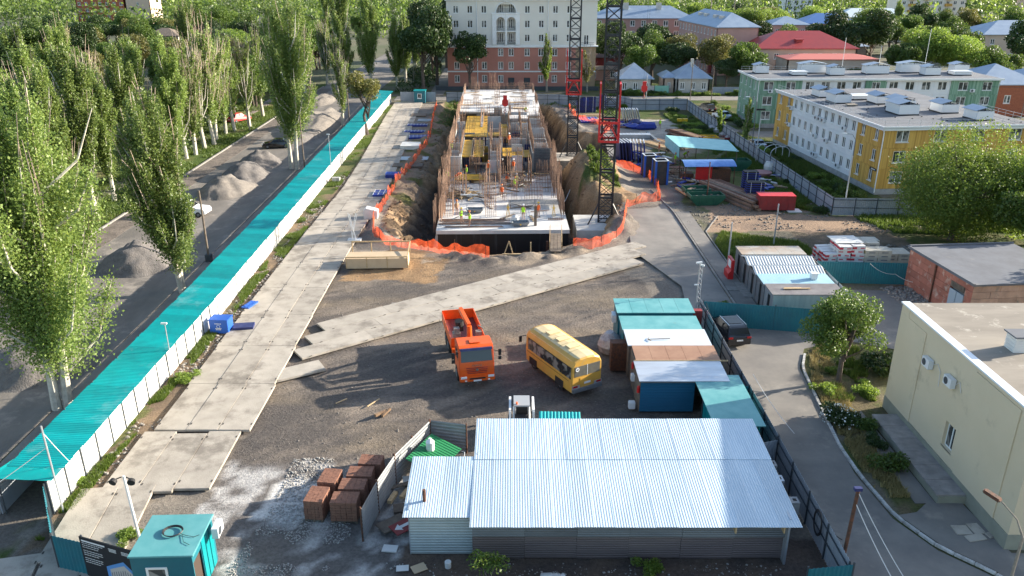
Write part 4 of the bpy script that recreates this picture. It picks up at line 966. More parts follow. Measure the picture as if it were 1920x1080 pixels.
# ochre house: local origin at its near left (SW) corner
A_ = math.atan2(-1.4, 14.2); AL = math.atan2(32.8, -3.9)
oy = thing('panel_house', 'three storey ochre and white panel house with grey vented flat roof', 'apartment building', (46.4,99.7,0), .095)
OW, OD, OH = 20.0, 33.0, 8.7
facade(oy, (0,OD), -math.pi/2, .75, 2.6, 3, [(3.0,BY,True),(3.0,BY,True)]+[(2.03,BWh,True)]*10+[(3.3,BY,True),(3.4,BY,True)], .95, 1.45, .75)
facade(oy, (0,0), 0, .75, 2.6, 3, [(5.0,BY,True),(5.0,BY,True),(5.0,BY,True),(5.0,BY,True)], 1.7, 1.5, .75)
mb = MB(); mb.bb((.02,.02,0), (OW-.02,OD-.02,.74)); mb.bb((.3,.3,.75), (OW-.1,OD-.1,8.4)); mb.build('core', M['grey_concrete'], oy)
mb = MB(); mb.bb((-.35,-.35,8.42), (OW+.3,OD+.3,8.62)); mb.build('roof', M['roof_felt'], oy)
mb = MB(); mb.bb((-.45,-.45,8.55), (OW+.4,-.3,8.75)); mb.bb((-.45,-.3,8.55), (-.3,OD+.4,8.75)); mb.bb((-.4,-.4,8.25),(-.34,OD,8.5)); mb.bb((-.38,-.4,8.25),(OW,-.34,8.5)); mb.build('roof_edge', M['white_metal'], oy)
mb = MB(); mb.tube([(-.25,-.2,8.3),(-.1,-.12,7.9),(-.1,-.1,.3)], .07, 8); mb.build('downpipe', M['pvc'], oy)
for (x, y, w, d, h, cp) in ((3.8,25.5,2.2,2.8,1.1,1),(3.6,19.8,2.4,3.0,1.3,1),(8.2,22.5,3.0,2.0,.6,0),(9.2,18.6,2.2,2.8,1.1,1),(9.6,13.6,2.6,3.2,1.3,1),(7.6,9.6,2.8,3.4,1.4,1),(14.0,10.2,2.4,2.8,1.2,1),(15.2,4.6,2.3,2.8,1.2,1)):
    vent(oy, x, y, 8.62, w, d, h, cp)
roof_rail(oy, [(-.1,OD),(-.1,.0),(OW,.0),(OW,12)], 8.7)
part('hatch', M['roof_felt_tan'], oy, ((3.9,16.4,8.8),(1.4,1.0,.15)))
mb = MB()
for k in range(70): mb.box((rnd.uniform(.4,OW-.4), rnd.uniform(.4,OD-.4), 8.66), (.14,.14,.1))
mb.build('roof_vent_caps', M['black'], oy)['kind'] = 'stuff'
for (u, f) in ((13.8,2),(14.9,2),(16.0,2),(14.0,1),(14.2,0),(15.0,0),(5.0,2),(4.8,1),(22.2,2),(21.9,0),(17.6,1)):
    ac_unit(oy, 0, OD-u-1.0, 1.5+f*2.6, -math.pi/2)
part('street_plate', M['sign_black'], oy, ((-.04,1.15,3.1),(.05,1.6,.32)))
part('plate_lettering', M['white'], part('plate_backing', M['sign_black'], oy, ((-.06,1.15,3.1),(.02,1.5,.26))), *[((-.075,.62+k*.13,3.1),(.01,.09,.12)) for k in range(8)])
# green house
gr = thing('panel_house', 'long three storey green and white panel house behind the ochre one', 'apartment building', (43.9,146,0), 0)
GW, GD = 43.0, 12.0
def cols(*a): return [(w, m_, wi) for (n, w, m_, wi) in a for _ in range(n)]
facade(gr, (0,0), 0, .75, 2.6, 3, cols((1,3.9,BGr,True),(1,4.0,BGr,True)), 1.7, 1.5, .75)
facade(gr, (7.9,-.0), 0, .75, 2.6, 3, cols((4,2.8,BWh,True)), 1.6, 1.5, .75)
facade(gr, (19.1,-.35), 0, .75, 2.6, 3, cols((1,3.7,BGr,True)), 1.5, 1.5, .75)
facade(gr, (22.8,0), 0, .75, 2.6, 3, cols((4,2.9,BWh,True)), 1.6, 1.5, .75)
facade(gr, (34.4,-.25), 0, .75, 2.6, 3, cols((2,4.3,BGr,True)), 1.7, 1.5, .75)
facade(gr, (-.0,GD), -math.pi/2, .75, 2.6, 3, cols((4,3.0,BGr,True)), .8, 1.4, .75)
mb = MB(); mb.bb((.02,.02,0), (GW-.02,GD-.02,.74)); mb.bb((.3,.3,.75), (GW-.1,GD-.1,8.4)); mb.build('core', M['grey_concrete'], gr)
mb = MB(); mb.bb((-.35,-.6,8.55), (GW+.3,GD+.3,8.75)); mb.build('roof', M['roof_felt'], gr)
mb = MB(); mb.bb((-.45,-.75,8.5), (GW+.4,-.6,8.85)); mb.bb((-.45,-.6,8.5), (-.35,GD+.4,8.85)); mb.build('roof_edge', M['pvc'], gr)
mb = MB()
for x in (.1, 22.7, 42.85): mb.tube([(x,-.6,8.5),(x,-.2,8.1),(x,-.14,.3)], .07, 8)
mb.build('downpipe', M['pvc'], gr)
for (x, y, w, h, cp) in ((2.6,8,2.4,1.4,1),(8.6,5,2.6,.7,0),(12.2,8.4,4.6,1.6,1),(15.4,5,2.6,1.4,1),(23.6,7,4.2,1.5,1),(31.2,9,5.0,1.6,1),(32.8,5,2.8,1.4,1),(38.4,5.2,3.2,.7,0),(42.0-2.2,8.5,2.8,1.5,1)):
    vent(gr, x, y, 8.75, w, 2.2, h, cp)
roof_rail(gr, [(0,11.8),(43,11.8)], 8.8)
for (x, z) in ((2.2,6.6),(38.2,6.7),(29.0,4.9),(38.6,3.6),(12.0,4.0)): ac_unit(gr, x, -.28, z, 0)
part('street_plate', M['sign_black'], gr, ((1.0,-.06,3.3),(1.6,.05,.3)))
ro = thing('panel_house', 'ochre panel house corner cut by the right edge of the photo', 'apartment building', (96.5,128,0), 0)
facade(ro, (0,0), 0, .6, 2.7, 2, cols((2,5,BY,True)), 1.5,1.5,.75); facade(ro, (0,12), -math.pi/2, .6, 2.7, 2, cols((2,6,BY,False)))
part('core', M['grey_concrete'], ro, ((5,6.1,3),(9.6,11.6,5.8))); part('roof', M['roof_felt'], ro, ((5,6,6.1),(10.6,12.6,.2)))
# ------------------------------------------------------------------ unfinished building in the pit
ub = thing('unfinished_building', 'unfinished concrete building rising from the pit with white slabs and bare rebar', 'building', (-8.35,84.0,0), R(1.15))
UW = 14.7
bas = mat('bitumen_wall', (.010,.010,.012), (.07,.075,.08), 1.2, .5, stretch=(2.6,2.6,.10), ramp=(.55,.75))
mb = MB(); mb.bb((.15,.1,-4.1), (UW-.1,.4,-.25)); mb.bb((.15,.4,-4.1), (.45,86,-.25)); mb.bb((UW-.4,.4,-4.1), (UW-.1,86,-.25)); mb.build('basement_wall', bas, ub)
SLM = M['slab']
for k in range(14):
    part('floor_slab', SLM, ub, ((UW/2,-.05+6.2*k+3.1,.0),(UW,6.19,.42)))
mb = MB(); mb.add([(-.9,.6,-4.1),(.15,.1,-4.1),(.15,.1,-.25),(-.05,.1,-.25),(-.9,3.6,-4.1),(.15,3.6,-4.1),(.15,3.6,-.25),(-.05,3.6,-.25)], [(0,1,2,3),(3,2,6,7),(0,3,7,4),(4,7,6,5)]); mb.build('buttress', M['grey_concrete'], ub)
CGX = []
# shafts, walls of the storey under way: (x0,x1,y0,y1,h)
WL = [(.1,.4,28,45,2.9),(.1,1.9,24,24.3,2.9),(1.6,1.9,24.3,40,2.9),(.1,.4,50,63,2.9),(1.7,3.4,40.2,40.5,3.0),(5.8,7.4,27.2,27.5,2.9),(5.8,6.1,27.5,38,2.9),(7.1,7.4,27.5,38,2.9),
      (8.6,8.9,36,50,2.9),(8.9,11.2,36,36.3,2.9),(10.4,10.7,38,52,3.1),(12.0,14.4,25.5,25.9,3.0),(14.1,14.4,26,60,2.9),(11.7,12.0,26,44,2.9),(12,14.1,36,36.3,2.9),(4.2,4.5,46,60,2.9),(9,9.3,52,62,2.9),(5.8,7.4,44,44.3,2.9)]
for (a, b_, c0, c1, h) in WL: part('wall', M['grey_concrete'] if h < 3.05 else M['concrete'], ub, (((a+b_)/2,(c0+c1)/2,.21+h/2),(b_-a,c1-c0,h)))
part('rear_wall', M['grey_concrete'], ub, ((UW/2,63.1,1.65),(UW-.2,.3,2.9)))
for k in range(4): part('upper_slab', SLM, ub, ((UW/2,65.9+k*5.75,3.3),(UW,5.74,.35)))
part('upper_slab', SLM, ub, ((3.2,60.4,3.28),(6.3,5.0,.3))); part('upper_slab', SLM, ub, ((11.2,60.0,3.28),(6.8,5.6,.3)))
for (x, y, w, d, a) in ((3.5,62,3,1.6,.1),(9.5,66,3.2,1.6,.3),(11,62,2.6,1.3,-.2),(6.5,63,2.2,1.2,.2),(4.4,67,3.8,.7,.05)):
    part('loose_sheet', M['galv'] if rnd.random() < .5 else M['ply'], ub, ((x,y,3.56+rnd.random()*.1),(w,d,.05),a))
part('mesh_backing', mat('dark_form_face', (.09,.09,.10), (.05,.05,.06), 2, .7), ub, ((13.15,25.45,2.05),(2.5,.08,3.7)))
for k in range(4): part('navy_panel', M['navy'], ub, ((9.3+k*.42,40.5+.15*(k % 2),1.7),(.4,.1,3.0)))
for (x0_, y0_, w_, h_) in ((5.8,26.9,1.6,3.0),(.5,23.7,1.3,3.0),(8.9,35.7,1.4,3.1)): part('lightened_wall', mat('lightened_concrete', (.60,.60,.59), (.47,.47,.46), 1, .85) if 'lightened_concrete' not in bpy.data.materials else bpy.data.materials['lightened_concrete'], ub, ((x0_+w_/2,y0_,.21+h_/2),(w_,.22,h_)))  # pale concrete, colour lightened further to offset shade on these camera-facing walls
r_ = random.Random(31); FC = bpy.data.materials['lightened_concrete']
for (x0_, x1_, y_, z_, h_) in ((.4,1.7,31,.21,3.3),(.4,1.6,48,.21,3.4),(5.5,7.6,33,.21,3.6),(5.3,7.5,52,.21,3.5),(8.9,10.4,30.5,.21,3.2),(9.1,11.9,46,.21,3.5),(12.1,14.1,31,.21,3.3),(12.1,14.1,41,.21,3.6),(12.2,14.1,50,.21,3.5),(3.3,4.4,57.8,.21,3.6),(9.3,12.4,56,.21,3.6),(8.8,10.3,24.4,.21,2.9),(5.6,7.3,22.6,.21,2.7),(.5,1.5,27.2,.21,3.1)):
    part('lightened_wall', FC, ub, (((x0_+x1_)/2,y_,z_+h_/2),(x1_-x0_,.24,h_))); CGX.append((x0_+.05,x1_-.05,y_-.05,y_+.05,z_+h_-.05,r_.uniform(1.1,2.3)))
for (x0_, x1_, y_, h_, m__) in ((2.0,3.2,44.6,2.6,'blue'),(10.9,11.8,33.5,2.6,'navy'),(7.8,8.6,47,2.8,'yellow_form'),(4.6,5.5,31.6,2.7,'yellow_form'),(7.5,8.6,26,2.5,'oldwood'),(10.8,11.8,52,2.6,'yellow_form'),(2.0,3.2,61,3.0,'oldwood')):
    for k in range(3): part('form_panel', M[m__], ub, ((x0_+(k+.5)*(x1_-x0_)/3,y_+.03*(k % 2),.21+h_/2),((x1_-x0_)/3-.03,.12,h_)))
for (x0_, x1_, y0_, y1_) in ((.5,5.2,57.0,60.0),(8.9,12.0,50.2,53.4),(12.0,14.2,53.5,58)): part('upper_slab', SLM, ub, (((x0_+x1_)/2,(y0_+y1_)/2,3.62),(x1_-x0_,y1_-y0_,.2)))
r_ = random.Random(21)
for k in range(26):
    x, y = r_.uniform(.8,13.8), r_.uniform(64,85); part('loose_board', [M['wood'],M['oldwood'],M['galv'],M['white_panel']][k % 4], ub, ((x,y,3.52+.05*(k % 3)),(r_.uniform(.6,3.4),r_.uniform(.12,.9),.06),r_.uniform(-.6,.6)))
for k in range(30):
    x, y = r_.uniform(.8,13.8), r_.uniform(4,24); part('loose_board', [M['wood'],M['oldwood'],M['rust_steel'],M['steel_grey'],M['white_panel']][k % 5], ub, ((x,y,.26+.02*(k % 4)),(r_.uniform(.5,3.2),r_.uniform(.06,.35),.06),r_.uniform(-1.5,1.5)))
# yellow formwork decks on props
def deck(x0, x1, y0, y1, z, rows, beams=True):
    n = max(1, int(round((y1-y0)/.62))); w = (y1-y0)/n
    me = MB().box((0,0,.05), (x1-x0,w-.02,.1)).me('formwork_board', M['yellow_form'])
    for i in range(n): link('formwork_board', me, ub, ((x0+x1)/2, y0+(i+.5)*w, z+rnd.uniform(-.02,.02)), rnd.uniform(-.01,.01))
    pm = MB().tube([(0,0,.21),(0,0,z)], .045, 6).tube([(0,0,.25),(.35,.2,.25)], .03, 4).me('prop', M['navy'])
    for i in range(rows):
        for j in range(3): link('prop', pm, ub, (x0+.3+(x1-x0-.6)*j/2, y0+.3+(y1-y0-.6)*i/max(1,rows-1), 0))
deck(1.7, 5.3, 38.5, 56.5, 2.95, 6); deck(1.9, 3.1, 26, 37.5, 2.6, 4); deck(3.5, 4.8, 26, 37.5, 2.6, 4)
deck(7.6, 9.6, 27, 33, 2.3, 3); deck(9.7, 11.5, 27, 31.5, 2.3, 2); deck(12.2,13.8,28,31.5,2.0,2); deck(7.5,8.5,40,50,2.7,3); deck(5.4,7.2,40,43,2.7,2)
deck(1.2, 5.2, 20.4, 23.2, .75, 1)
mb = MB()
for x in (1.8,3.2,3.45,4.9): mb.beam((x,25.6,2.76), (x,38.2,2.76), .1, .16)
for x in (9.7,10.6,11.5,12.4): mb.beam((x,26.6,2.42), (x,33.2,2.42), .1, .14)
mb.build('timber_beam', M['wood'], ub)
# rebar: each starter group is one thing in the slab's care (hundreds of thin bars)
ORD = ('first','second','third','fourth','fifth','sixth','seventh','eighth','ninth','tenth','eleventh','twelfth','thirteenth','fourteenth','fifteenth','sixteenth','seventeenth','eighteenth','nineteenth','twentieth')+tuple(a_+b_ for a_ in ('twenty ','thirty ','forty ','fifty ') for b_ in ('first','second','third','fourth','fifth','sixth','seventh','eighth','ninth'))
CC = {}
def cage(label, x0, x1, y0, y1, z0, h, st=.22, rings=3, lean=.02, m=None, both=True):
    sd_ = 'left edge' if x0 < 2.5 else 'right edge' if x0 > 11.5 else 'middle'; lv = 'lower slab' if z0 < 1 else 'wall tops'; CC[(sd_, lv)] = CC.get((sd_, lv), 0)+1
    o = thing('rebar_cage', '%s rebar group from the front on the %s, %s of the unfinished building' % (ORD[CC[(sd_, lv)]-1], lv, sd_), 'rebar cage', (0,0,0), 0); o.matrix_world = ub_m.copy(); o['group'] = 'rebar cages on the unfinished building'
    mb = MB(); W_, D_ = x1-x0, y1-y0; P = []
    for i in range(max(1, int(W_/st))+1):
        for y in ((y0, y1) if D_ > .05 else (y0,)): P.append((x0+W_*i/max(1, int(W_/st)), y))
    for i in range(1, max(1, int(D_/st))):
        for x in ((x0, x1) if W_ > .05 else (x0,)): P.append((x, y0+D_*i/max(1, int(D_/st))))
    for (x, y) in P:
        hh = h*rnd.uniform(.88, 1.06); dx, dy = rnd.uniform(-lean,lean)*h, rnd.uniform(-lean,lean)*h
        mb.tube([(x,y,z0),(x+dx*.4,y+dy*.4,z0+hh*.5),(x+dx,y+dy,z0+hh)], .022, 3, caps=False)
    s = mb.build('vertical_rebar', m or M['rust_steel'], o); s['kind'] = 'stuff'
    mb = MB()
    for r in range(rings):
        z = z0+h*(r+1)/(rings+1.5)
        for a, b_ in (((x0,y0),(x1,y0)),((x1,y0),(x1,y1)),((x1,y1),(x0,y1)),((x0,y1),(x0,y0))):
            if abs(a[0]-b_[0])+abs(a[1]-b_[1]) > .05: mb.tube([(a[0],a[1],z),(b_[0],b_[1],z)], .02, 3, caps=False)
    mb.build('stirrup_rebar', m or M['rust_steel'], o)['kind'] = 'stuff'
    return o
bpy.context.view_layer.update(); ub_m = ub.matrix_world.copy()
LB = 'bare vertical rebar standing out of the concrete of the unfinished building'
CG = [(.15,.4,3,8,.2,2.2),(.1,1.1,9.5,9.9,.2,3.6),(.1,.5,11,17,.2,3.4),(.1,1.9,18,18.4,.2,4.2),(.1,.4,19,27,.2,3.8),(.1,.4,28,45,3.1,2.0),(.2,1.8,24.1,24.2,3.1,1.6),(.1,.3,50,62,3.1,1.8),(1.7,1.8,26,40,3.1,1.4),
      (5.2,6.6,9,9.4,.2,4.2),(5.4,6.6,5.0,5.8,.2,2.2),(5.4,5.8,12,19,.2,3.2),(6.8,7.2,20,26,.2,4.6),(5.9,7.3,27.3,27.4,3.1,1.5),(5.9,6.0,28,38,3.1,1.2),(8.5,9.2,12,12.4,.2,3.8),(8.2,8.5,20,26,.2,3.4),
      (12.6,14.3,3.6,3.8,.2,.3),(14.2,14.5,5,12,.2,2.4),(13.6,14.5,13,13.4,.2,4.0),(14.1,14.5,14,24,.2,4.0),(12.1,14.3,25.6,25.8,3.1,1.6),(14.2,14.3,26,40,3.1,1.6),(14.2,14.3,44,58,3.1,1.5),(10.5,10.6,38,52,3.2,1.9),(8.7,8.8,36,50,3.1,1.9),(8.9,11.2,36.1,36.2,3.1,2.2),(5.8,6.1,27,38,3.1,2.4),(7.2,7.4,27,38,3.1,2.2),(1.7,3.4,40.3,40.4,3.2,2.4),(9.0,9.2,52,62,3.1,2.0),(11.8,11.9,26,44,3.1,2.0),(.6,1.6,5,8,.2,2.6),(2.4,2.8,14,17,.2,2.6),(10.2,12.4,12.5,12.7,.2,1.9),(7.0,7.2,14,17.5,.2,3.0),(11,11.3,19,23,.2,3.4),(3.6,4.4,28,30,.2,4.4),(12.0,13.9,20,20.3,.2,3.2),
      (9.2,14,16,16.2,.2,2.2),(3.0,4.4,24.5,24.8,.2,3.0),(9.6,10.2,22,22.6,.2,4.4),(4.2,4.6,46,60,3.1,1.4),(1,4,63,63.2,3.4,1.6),(6,7,66,67,3.4,2.0),(10,12.8,64,64.2,3.4,1.6),(.3,.5,64,72,3.4,1.4),(.3,.5,79,86,3.4,1.5),(14.2,14.4,66,73,3.4,1.5),(14.2,14.4,80,86,3.4,1.5),(1,14,86,86.2,3.4,1.5),(5.5,6.7,85,85.4,3.4,3.6),(1.8,2.6,85,85.4,3.4,3.2)]
CG += CGX; rg_ = random.Random(5)
for yy in range(12, 62, 5):
    for xx in (.9, 4.7, 7.7, 10.8, 13.3):
        if rg_.random() < .42: continue
        x, y = xx+rg_.uniform(-.3,.3), yy+rg_.uniform(-1.5,1.5); w_ = rg_.choice((.4,.5,1.1)); z_ = .2 if y < 26 else 3.1; CG.append((x, x+w_, y, y+.4, z_, rg_.uniform(2.0,3.6) if z_ < 1 else rg_.uniform(1.2,2.4)))
for yy in (66,72,79,84): 
    for xx in (2.5,6.5,11.5): CG.append((xx,xx+.9,yy,yy+.3,3.4,rg_.uniform(1.0,2.6)))
for i, (a, b_, c0, c1, z0, h) in enumerate(sorted(CG, key=lambda c_: c_[2])):
    cage(LB, a, b_, c0, c1, z0, h, .2 if c1 < 30 else .26, 4 if h > 2.5 else 2)
def U(x, y, z=.21):
    v = ub_m @ Vector((x, y, z)); return v
# outer rebar fringe in the pit, left and right
for (a, b_, c0, c1, z0, h) in ((-.5,-.35,3,7.5,-1,3.4),(-.5,-.4,12,16,-1,4.4),(-.5,-.4,20,26,-1,4.6),(-.5,-.4,33,36,-1,4.4),(15.0,15.1,16,22,-1,4.2),(15.0,15.1,27,33,-1,4.6)): cage(LB, a, b_, c0, c1, z0, h, .34, 3)
# dark steel mesh face
mb = MB()
for k in range(22): mb.bb((11.95+k*.11,25.2,.2), (11.99+k*.11,25.24,3.9))
for k in range(16): mb.bb((11.9,25.22,.4+k*.22), (14.4,25.26,.43+k*.22))
mb.build('wall_mesh', M['steel_grey'], ub)
# loose items on the slab
def item(name, label, cat, x, y, mats, mb, z=.21, ang=0, group=None):
    p = U(x, y, z); return tag(mb.build(name, mats, None, p, ang+R(1.15)), label, cat, group)
def barbundle(n, L_, sp=.09, m=None):
    t = MB()
    for k in range(n): t.tube([(rnd.uniform(-.3,.3), (k-n/2)*sp, .03+rnd.random()*.06), (L_+rnd.uniform(-.5,.3), (k-n/2)*sp+rnd.uniform(-.1,.1), .03+rnd.random()*.06)], .025, 4)
    return t
item('rebar_bundle', 'rearmost bundle of long rebar lying beside the workers at the front of the slab', 'rebar bundle', .4, 3.6, M['rust_steel'], barbundle(12, 7.6))
item('rebar_bundle', 'middle bundle of long rebar lying on the front of the slab', 'rebar bundle', .2, 2.4, M['rust_steel'], barbundle(9, 8.0))
item('rebar_bundle', 'front bundle of rebar nearest the black basement wall', 'rebar bundle', 1.0, 1.2, M['rust_steel'], barbundle(6, 6.2))
gt = MB()
for k in range(40): gt.bb((k*.165,0,0), (k*.165+.04,2.2,.03))
for k in range(16): gt.bb((0,k*.14,.03), (6.6,k*.14+.03,.05))
item('rebar_mat', 'dark rebar mat lying across the right side of the slab on trestles', 'rebar mat', 8.1, 8.2, M['steel_grey'], gt, .75)
t = MB()
for x in (.2,3.2,6.4): t.bb((x,.2,0), (x+.08,.28,.54)); t.bb((x,1.9,0), (x+.08,1.98,.54))
item('trestle', 'trestle under the dark rebar mat', 'trestle', 8.1, 8.2, M['rust_steel'], t)
tubm = MB(); tubm.add([(-.7,-.4,0),(.7,-.4,0),(.7,.4,0),(-.7,.4,0),(-1,-.6,.5),(1,-.6,.5),(1,.6,.5),(-1,.6,.5),(-.9,-.5,.5),(.9,-.5,.5),(.9,.5,.5),(-.9,.5,.5),(-.62,-.33,.08),(.62,-.33,.08),(.62,.33,.08),(-.62,.33,.08)],
    [(3,2,1,0),(0,1,5,4),(1,2,6,5),(2,3,7,6),(3,0,4,7),(4,5,9,8),(5,6,10,9),(6,7,11,10),(7,4,8,11),(8,9,13,12),(9,10,14,13),(10,11,15,14),(11,8,12,15),(12,13,14,15)])
def tub(label, x, y, a):
    p = U(x, y); t = thing('mortar_tub', label, 'mortar tub', p, a); link('tub', tubm.me('tub', M['steel_grey']), t); part('mark', M['yellow'], t, ((0,-.52,.3),(.14,.03,.2))); return t
tub('grey mortar tub standing behind the three workers', 4.1, 6.9, .0); tub('grey mortar tub beside the white bag on the front right of the slab', 9.3, 1.6, .08)
mb = MB(); mb.tube([(0,0,0),(0,.02,.35),(.03,0,.8),(.05,0,1.0)], [.42,.5,.42,.12], 10)
item('cement_bag', 'white big bag slumped beside the mortar tub', 'bag', 8.75, 2.5, M['white_panel'], mb)
mb = MB(); mb.bb((-.15,-.15,0), (.15,.15,2.3)); item('steel_post', 'brown steel post standing in front of the worker in orange', 'post', 11.0, 1.6, M['oldwood'], mb)
for (x, y, lab) in ((13.3,5.2,'yellow trestle stand at the right edge of the white slab'),(8.0,5.6,'yellow trestle stand in front of the rebar mat')):
    mb = MB(); mb.beam((-.2,0,0),(0,0,1.4),.06); mb.beam((.2,0,0),(0,0,1.4),.06); mb.beam((0,-.25,0),(0,.05,1.4),.06); mb.beam((-.25,0,1.0),(.25,0,1.0),.05)
    item('trestle_stand', lab, 'stand', x, y, M['yellow'], mb)
# timber offcuts: a heap on the slab
for (x0, x1, y0, y1, n, lab, sd_) in ((.9,4.4,12.5,16,60,'heap of pale timber offcuts on the slab behind the mortar tub',3),(8.2,10.8,18,22.5,44,'heap of grey timber beams behind the worker with a white helmet',5),(10,13,24,27,26,'heap of white rubble and offcuts by the dark mesh wall',9)):
    r_ = random.Random(sd_); mb = MB()
    for k in range(n):
        L_ = r_.uniform(.5,2.2); mb.box((r_.uniform(x0,x1), r_.uniform(y0,y1), .3+r_.random()*.45), (L_, r_.uniform(.08,.4), r_.uniform(.03,.12)), r_.uniform(-1.6,1.6), r_.randrange(3), ry=r_.uniform(-.25,.25))
    o = mb.build('timber_heap', [M['wood'], M['oldwood'], M['white_panel']]); o.matrix_world = ub_m; tag(o, lab, 'timber heap', None, 'stuff')
# scaffolds and edge boards
def scaffold(label, x, y, w, h, ang=0, n=2):
    p = U(x, y); t = thing('scaffold', label, 'scaffold', p, ang+R(1.15)); mb = MB()
    for i in (0, w):
        for j in (0, 1.1): mb.tube([(i,j,0),(i,j,h+.7)], .03, 5)
    for z in [h*(k+1)/n for k in range(n)]:
        for j in (0, 1.1): mb.tube([(0,j,z),(w,j,z)], .025, 5)
        for i in (0, w): mb.tube([(i,0,z),(i,1.1,z)], .025, 5)
    mb.build('frame', M['rust_steel'], t)
    for k in range(3): part('plank', M['oldwood'], t, ((w/2,.2+k*.36,h+.04),(w+.6,.3,.05)))
    return t
scaffold('long plank scaffold at the left wall holding two workers', -.6, 17.0, 3.4, .9)
scaffold('plank scaffold at the upper left wall', -.2, 29.2, 5.4, 2.0)
scaffold('plank scaffold in the middle of the slab in front of the grey shaft', 4.9, 21.0, 2.2, 1.0)
scaffold('plank scaffold beside the yellow deck in the centre', 3.9, 24.6, 3.6, 1.6)
scaffold('low plank scaffold right of the centre shaft', 7.9, 22.5, 2.4, .9)
scaffold('narrow tower scaffold behind the rebar column', 5.2, 10.5, 1.4, 2.4)
# gangway in front
gw = thing('gangway', 'wooden gangway with handrails bridging the trench at the front right of the slab', 'gangway', (4.55,79.0,0), R(-3))
for k in range(3): part('plank', M['oldwood'], gw, ((-.38+k*.38,1.2,.12),(.36,5.9,.06)))
mb = MB()
for s in (-.62,.62):
    for y in (-1.2,1.2,3.6): mb.beam((s,y,.1),(s*1.02,y,1.15),.07)
    mb.beam((s,-1.5,1.05),(s,4.0,1.15),.06,.1); mb.beam((s,-1.5,.6),(s,4.0,.65),.05,.08)
mb.build('handrail', M['wood'], gw)
part('side_board', M['rust'], gw, ((-.9,1.6,-1.2),(.25,.2,2.6)))
mb = MB(); mb.beam((-1.4,0,0),(-.9,0,1.4),.1); mb.beam((-.9,0,1.4),(-.5,0,0),.1); mb.beam((1.3,0,0),(1.3,0,1.3),.12); mb.beam((-1.6,-.1,.05),(1.6,-.1,.05),.2,.12)
tag(mb.build('timber_trestle', M['wood'], None, (0.6,76.7,.0)), 'small fresh timber trestle at the rim of the black trench', 'trestle')
# crane pad
pad = thing('crane_pad', 'pale concrete foundation block under the nearer crane', 'foundation')
part('block', mat('pad_concrete', (.58,.57,.54), (.48,.47,.44), .8, .85), pad, ((9.9,90.3,-2.2),(5.0,6.2,2.8)))
pad = thing('crane_pad', 'pale concrete foundation block at the foot of the farther crane', 'foundation')
part('block', M['concrete'], pad, ((9.2,127,-2.3),(4.6,6,2.4)))
# ------------------------------------------------------------------ tower cranes with red climbing frames
def mast(label, x, y, z0, z1, fz0, fz1, rz, w=2.0):
    t = thing('tower_crane', label, 'tower crane', (x,y,0), rz); h = w/2; sec = 3.0
    n = int((z1-z0)/sec); L4 = MB()
    L4.bb((-.10,-.10,0), (.10,.10,sec)); leg = L4.me('mast_leg', M['crane_black'])
    rg = MB()
    for a in ((-h,-h,h,-h),(h,-h,h,h),(h,h,-h,h),(-h,h,-h,-h)): rg.beam((a[0],a[1],0),(a[2],a[3],0),.16,.20)
    rg_ = rg.me('mast_ring', M['crane_black']); br = MB()
    for (ax, ay, bx, by) in ((-h,-h,h,-h),(h,-h,h,h),(h,h,-h,h),(-h,h,-h,-h)):
        for k in (0, 1):
            za, zb = .1+k*1.5, 1.4+k*1.5
            br.beam((ax,ay,za),(bx,by,zb),.065); br.beam((ax,ay,zb),(bx,by,za),.065)
        br.beam((ax,ay,1.5),(bx,by,1.5),.07)
    br_ = br.me('mast_bracing', M['crane_black'])
    for k in range(n):
        z = z0+k*sec
        for sx in (-h, h):
            for sy in (-h, h): link('mast_leg', leg, t, (sx, sy, z))
        link('mast_ring', rg_, t, (0,0,z)); link('mast_bracing', br_, t, (0,0,z))
    f = h+.32; mb = MB(); zb = fz0+2.1
    for sx in (-f, f):
        for sy in (-f, f): mb.bb((sx-.11,sy-.11,fz0), (sx+.11,sy+.11,zb)); mb.bb((sx-.08,sy-.08,zb), (sx+.08,sy+.08,fz1))
    for z in (fz0, zb, fz1-.2) :
        for a in ((-f,-f,f,-f),(f,-f,f,f),(f,f,-f,f),(-f,f,-f,-f)):
            if z > zb+.1 and (a[1] == a[3]): continue
            mb.beam((a[0],a[1],z),(a[2],a[3],z),.20,.24)
    for a in ((-f,-f,f,-f),(f,f,-f,f),(f,-f,f,f),(-f,f,-f,-f)):
        mx, my = (a[0]+a[2])/2, (a[1]+a[3])/2
        mb.beam((a[0],a[1],fz0+.1),(mx,my,zb-.1),.13); mb.beam((a[2],a[3],fz0+.1),(mx,my,zb-.1),.13)
    for s in (-1, 1):
        k = 0; z = zb
        while z < fz1-1: mb.beam((s*f,-f,z),(s*f,f,z+1.3),.09); z += 1.3
    mb.build('climbing_frame', M['red'], t)
    if fz0 > 0:
        for a_ in (((-h,-h,z0+2.4),(-h-1.2,-h-1.0,z0)),((h,-h,z0+2.4),(h+1.3,-h-1.0,z0))): MB().beam(*a_, .12).build('base_strut', M['crane_black'], t)
    return t
mast('nearer dark tower crane mast with a red climbing frame on the right of the pit', 11.0,91.0,-.8,44,8.8,15.2,R(-6),1.55)
mast('farther dark tower crane mast with a red climbing frame above the pit corner', 9.7,128.2,-1.1,44,8.7,15.3,R(-4), 1.6)
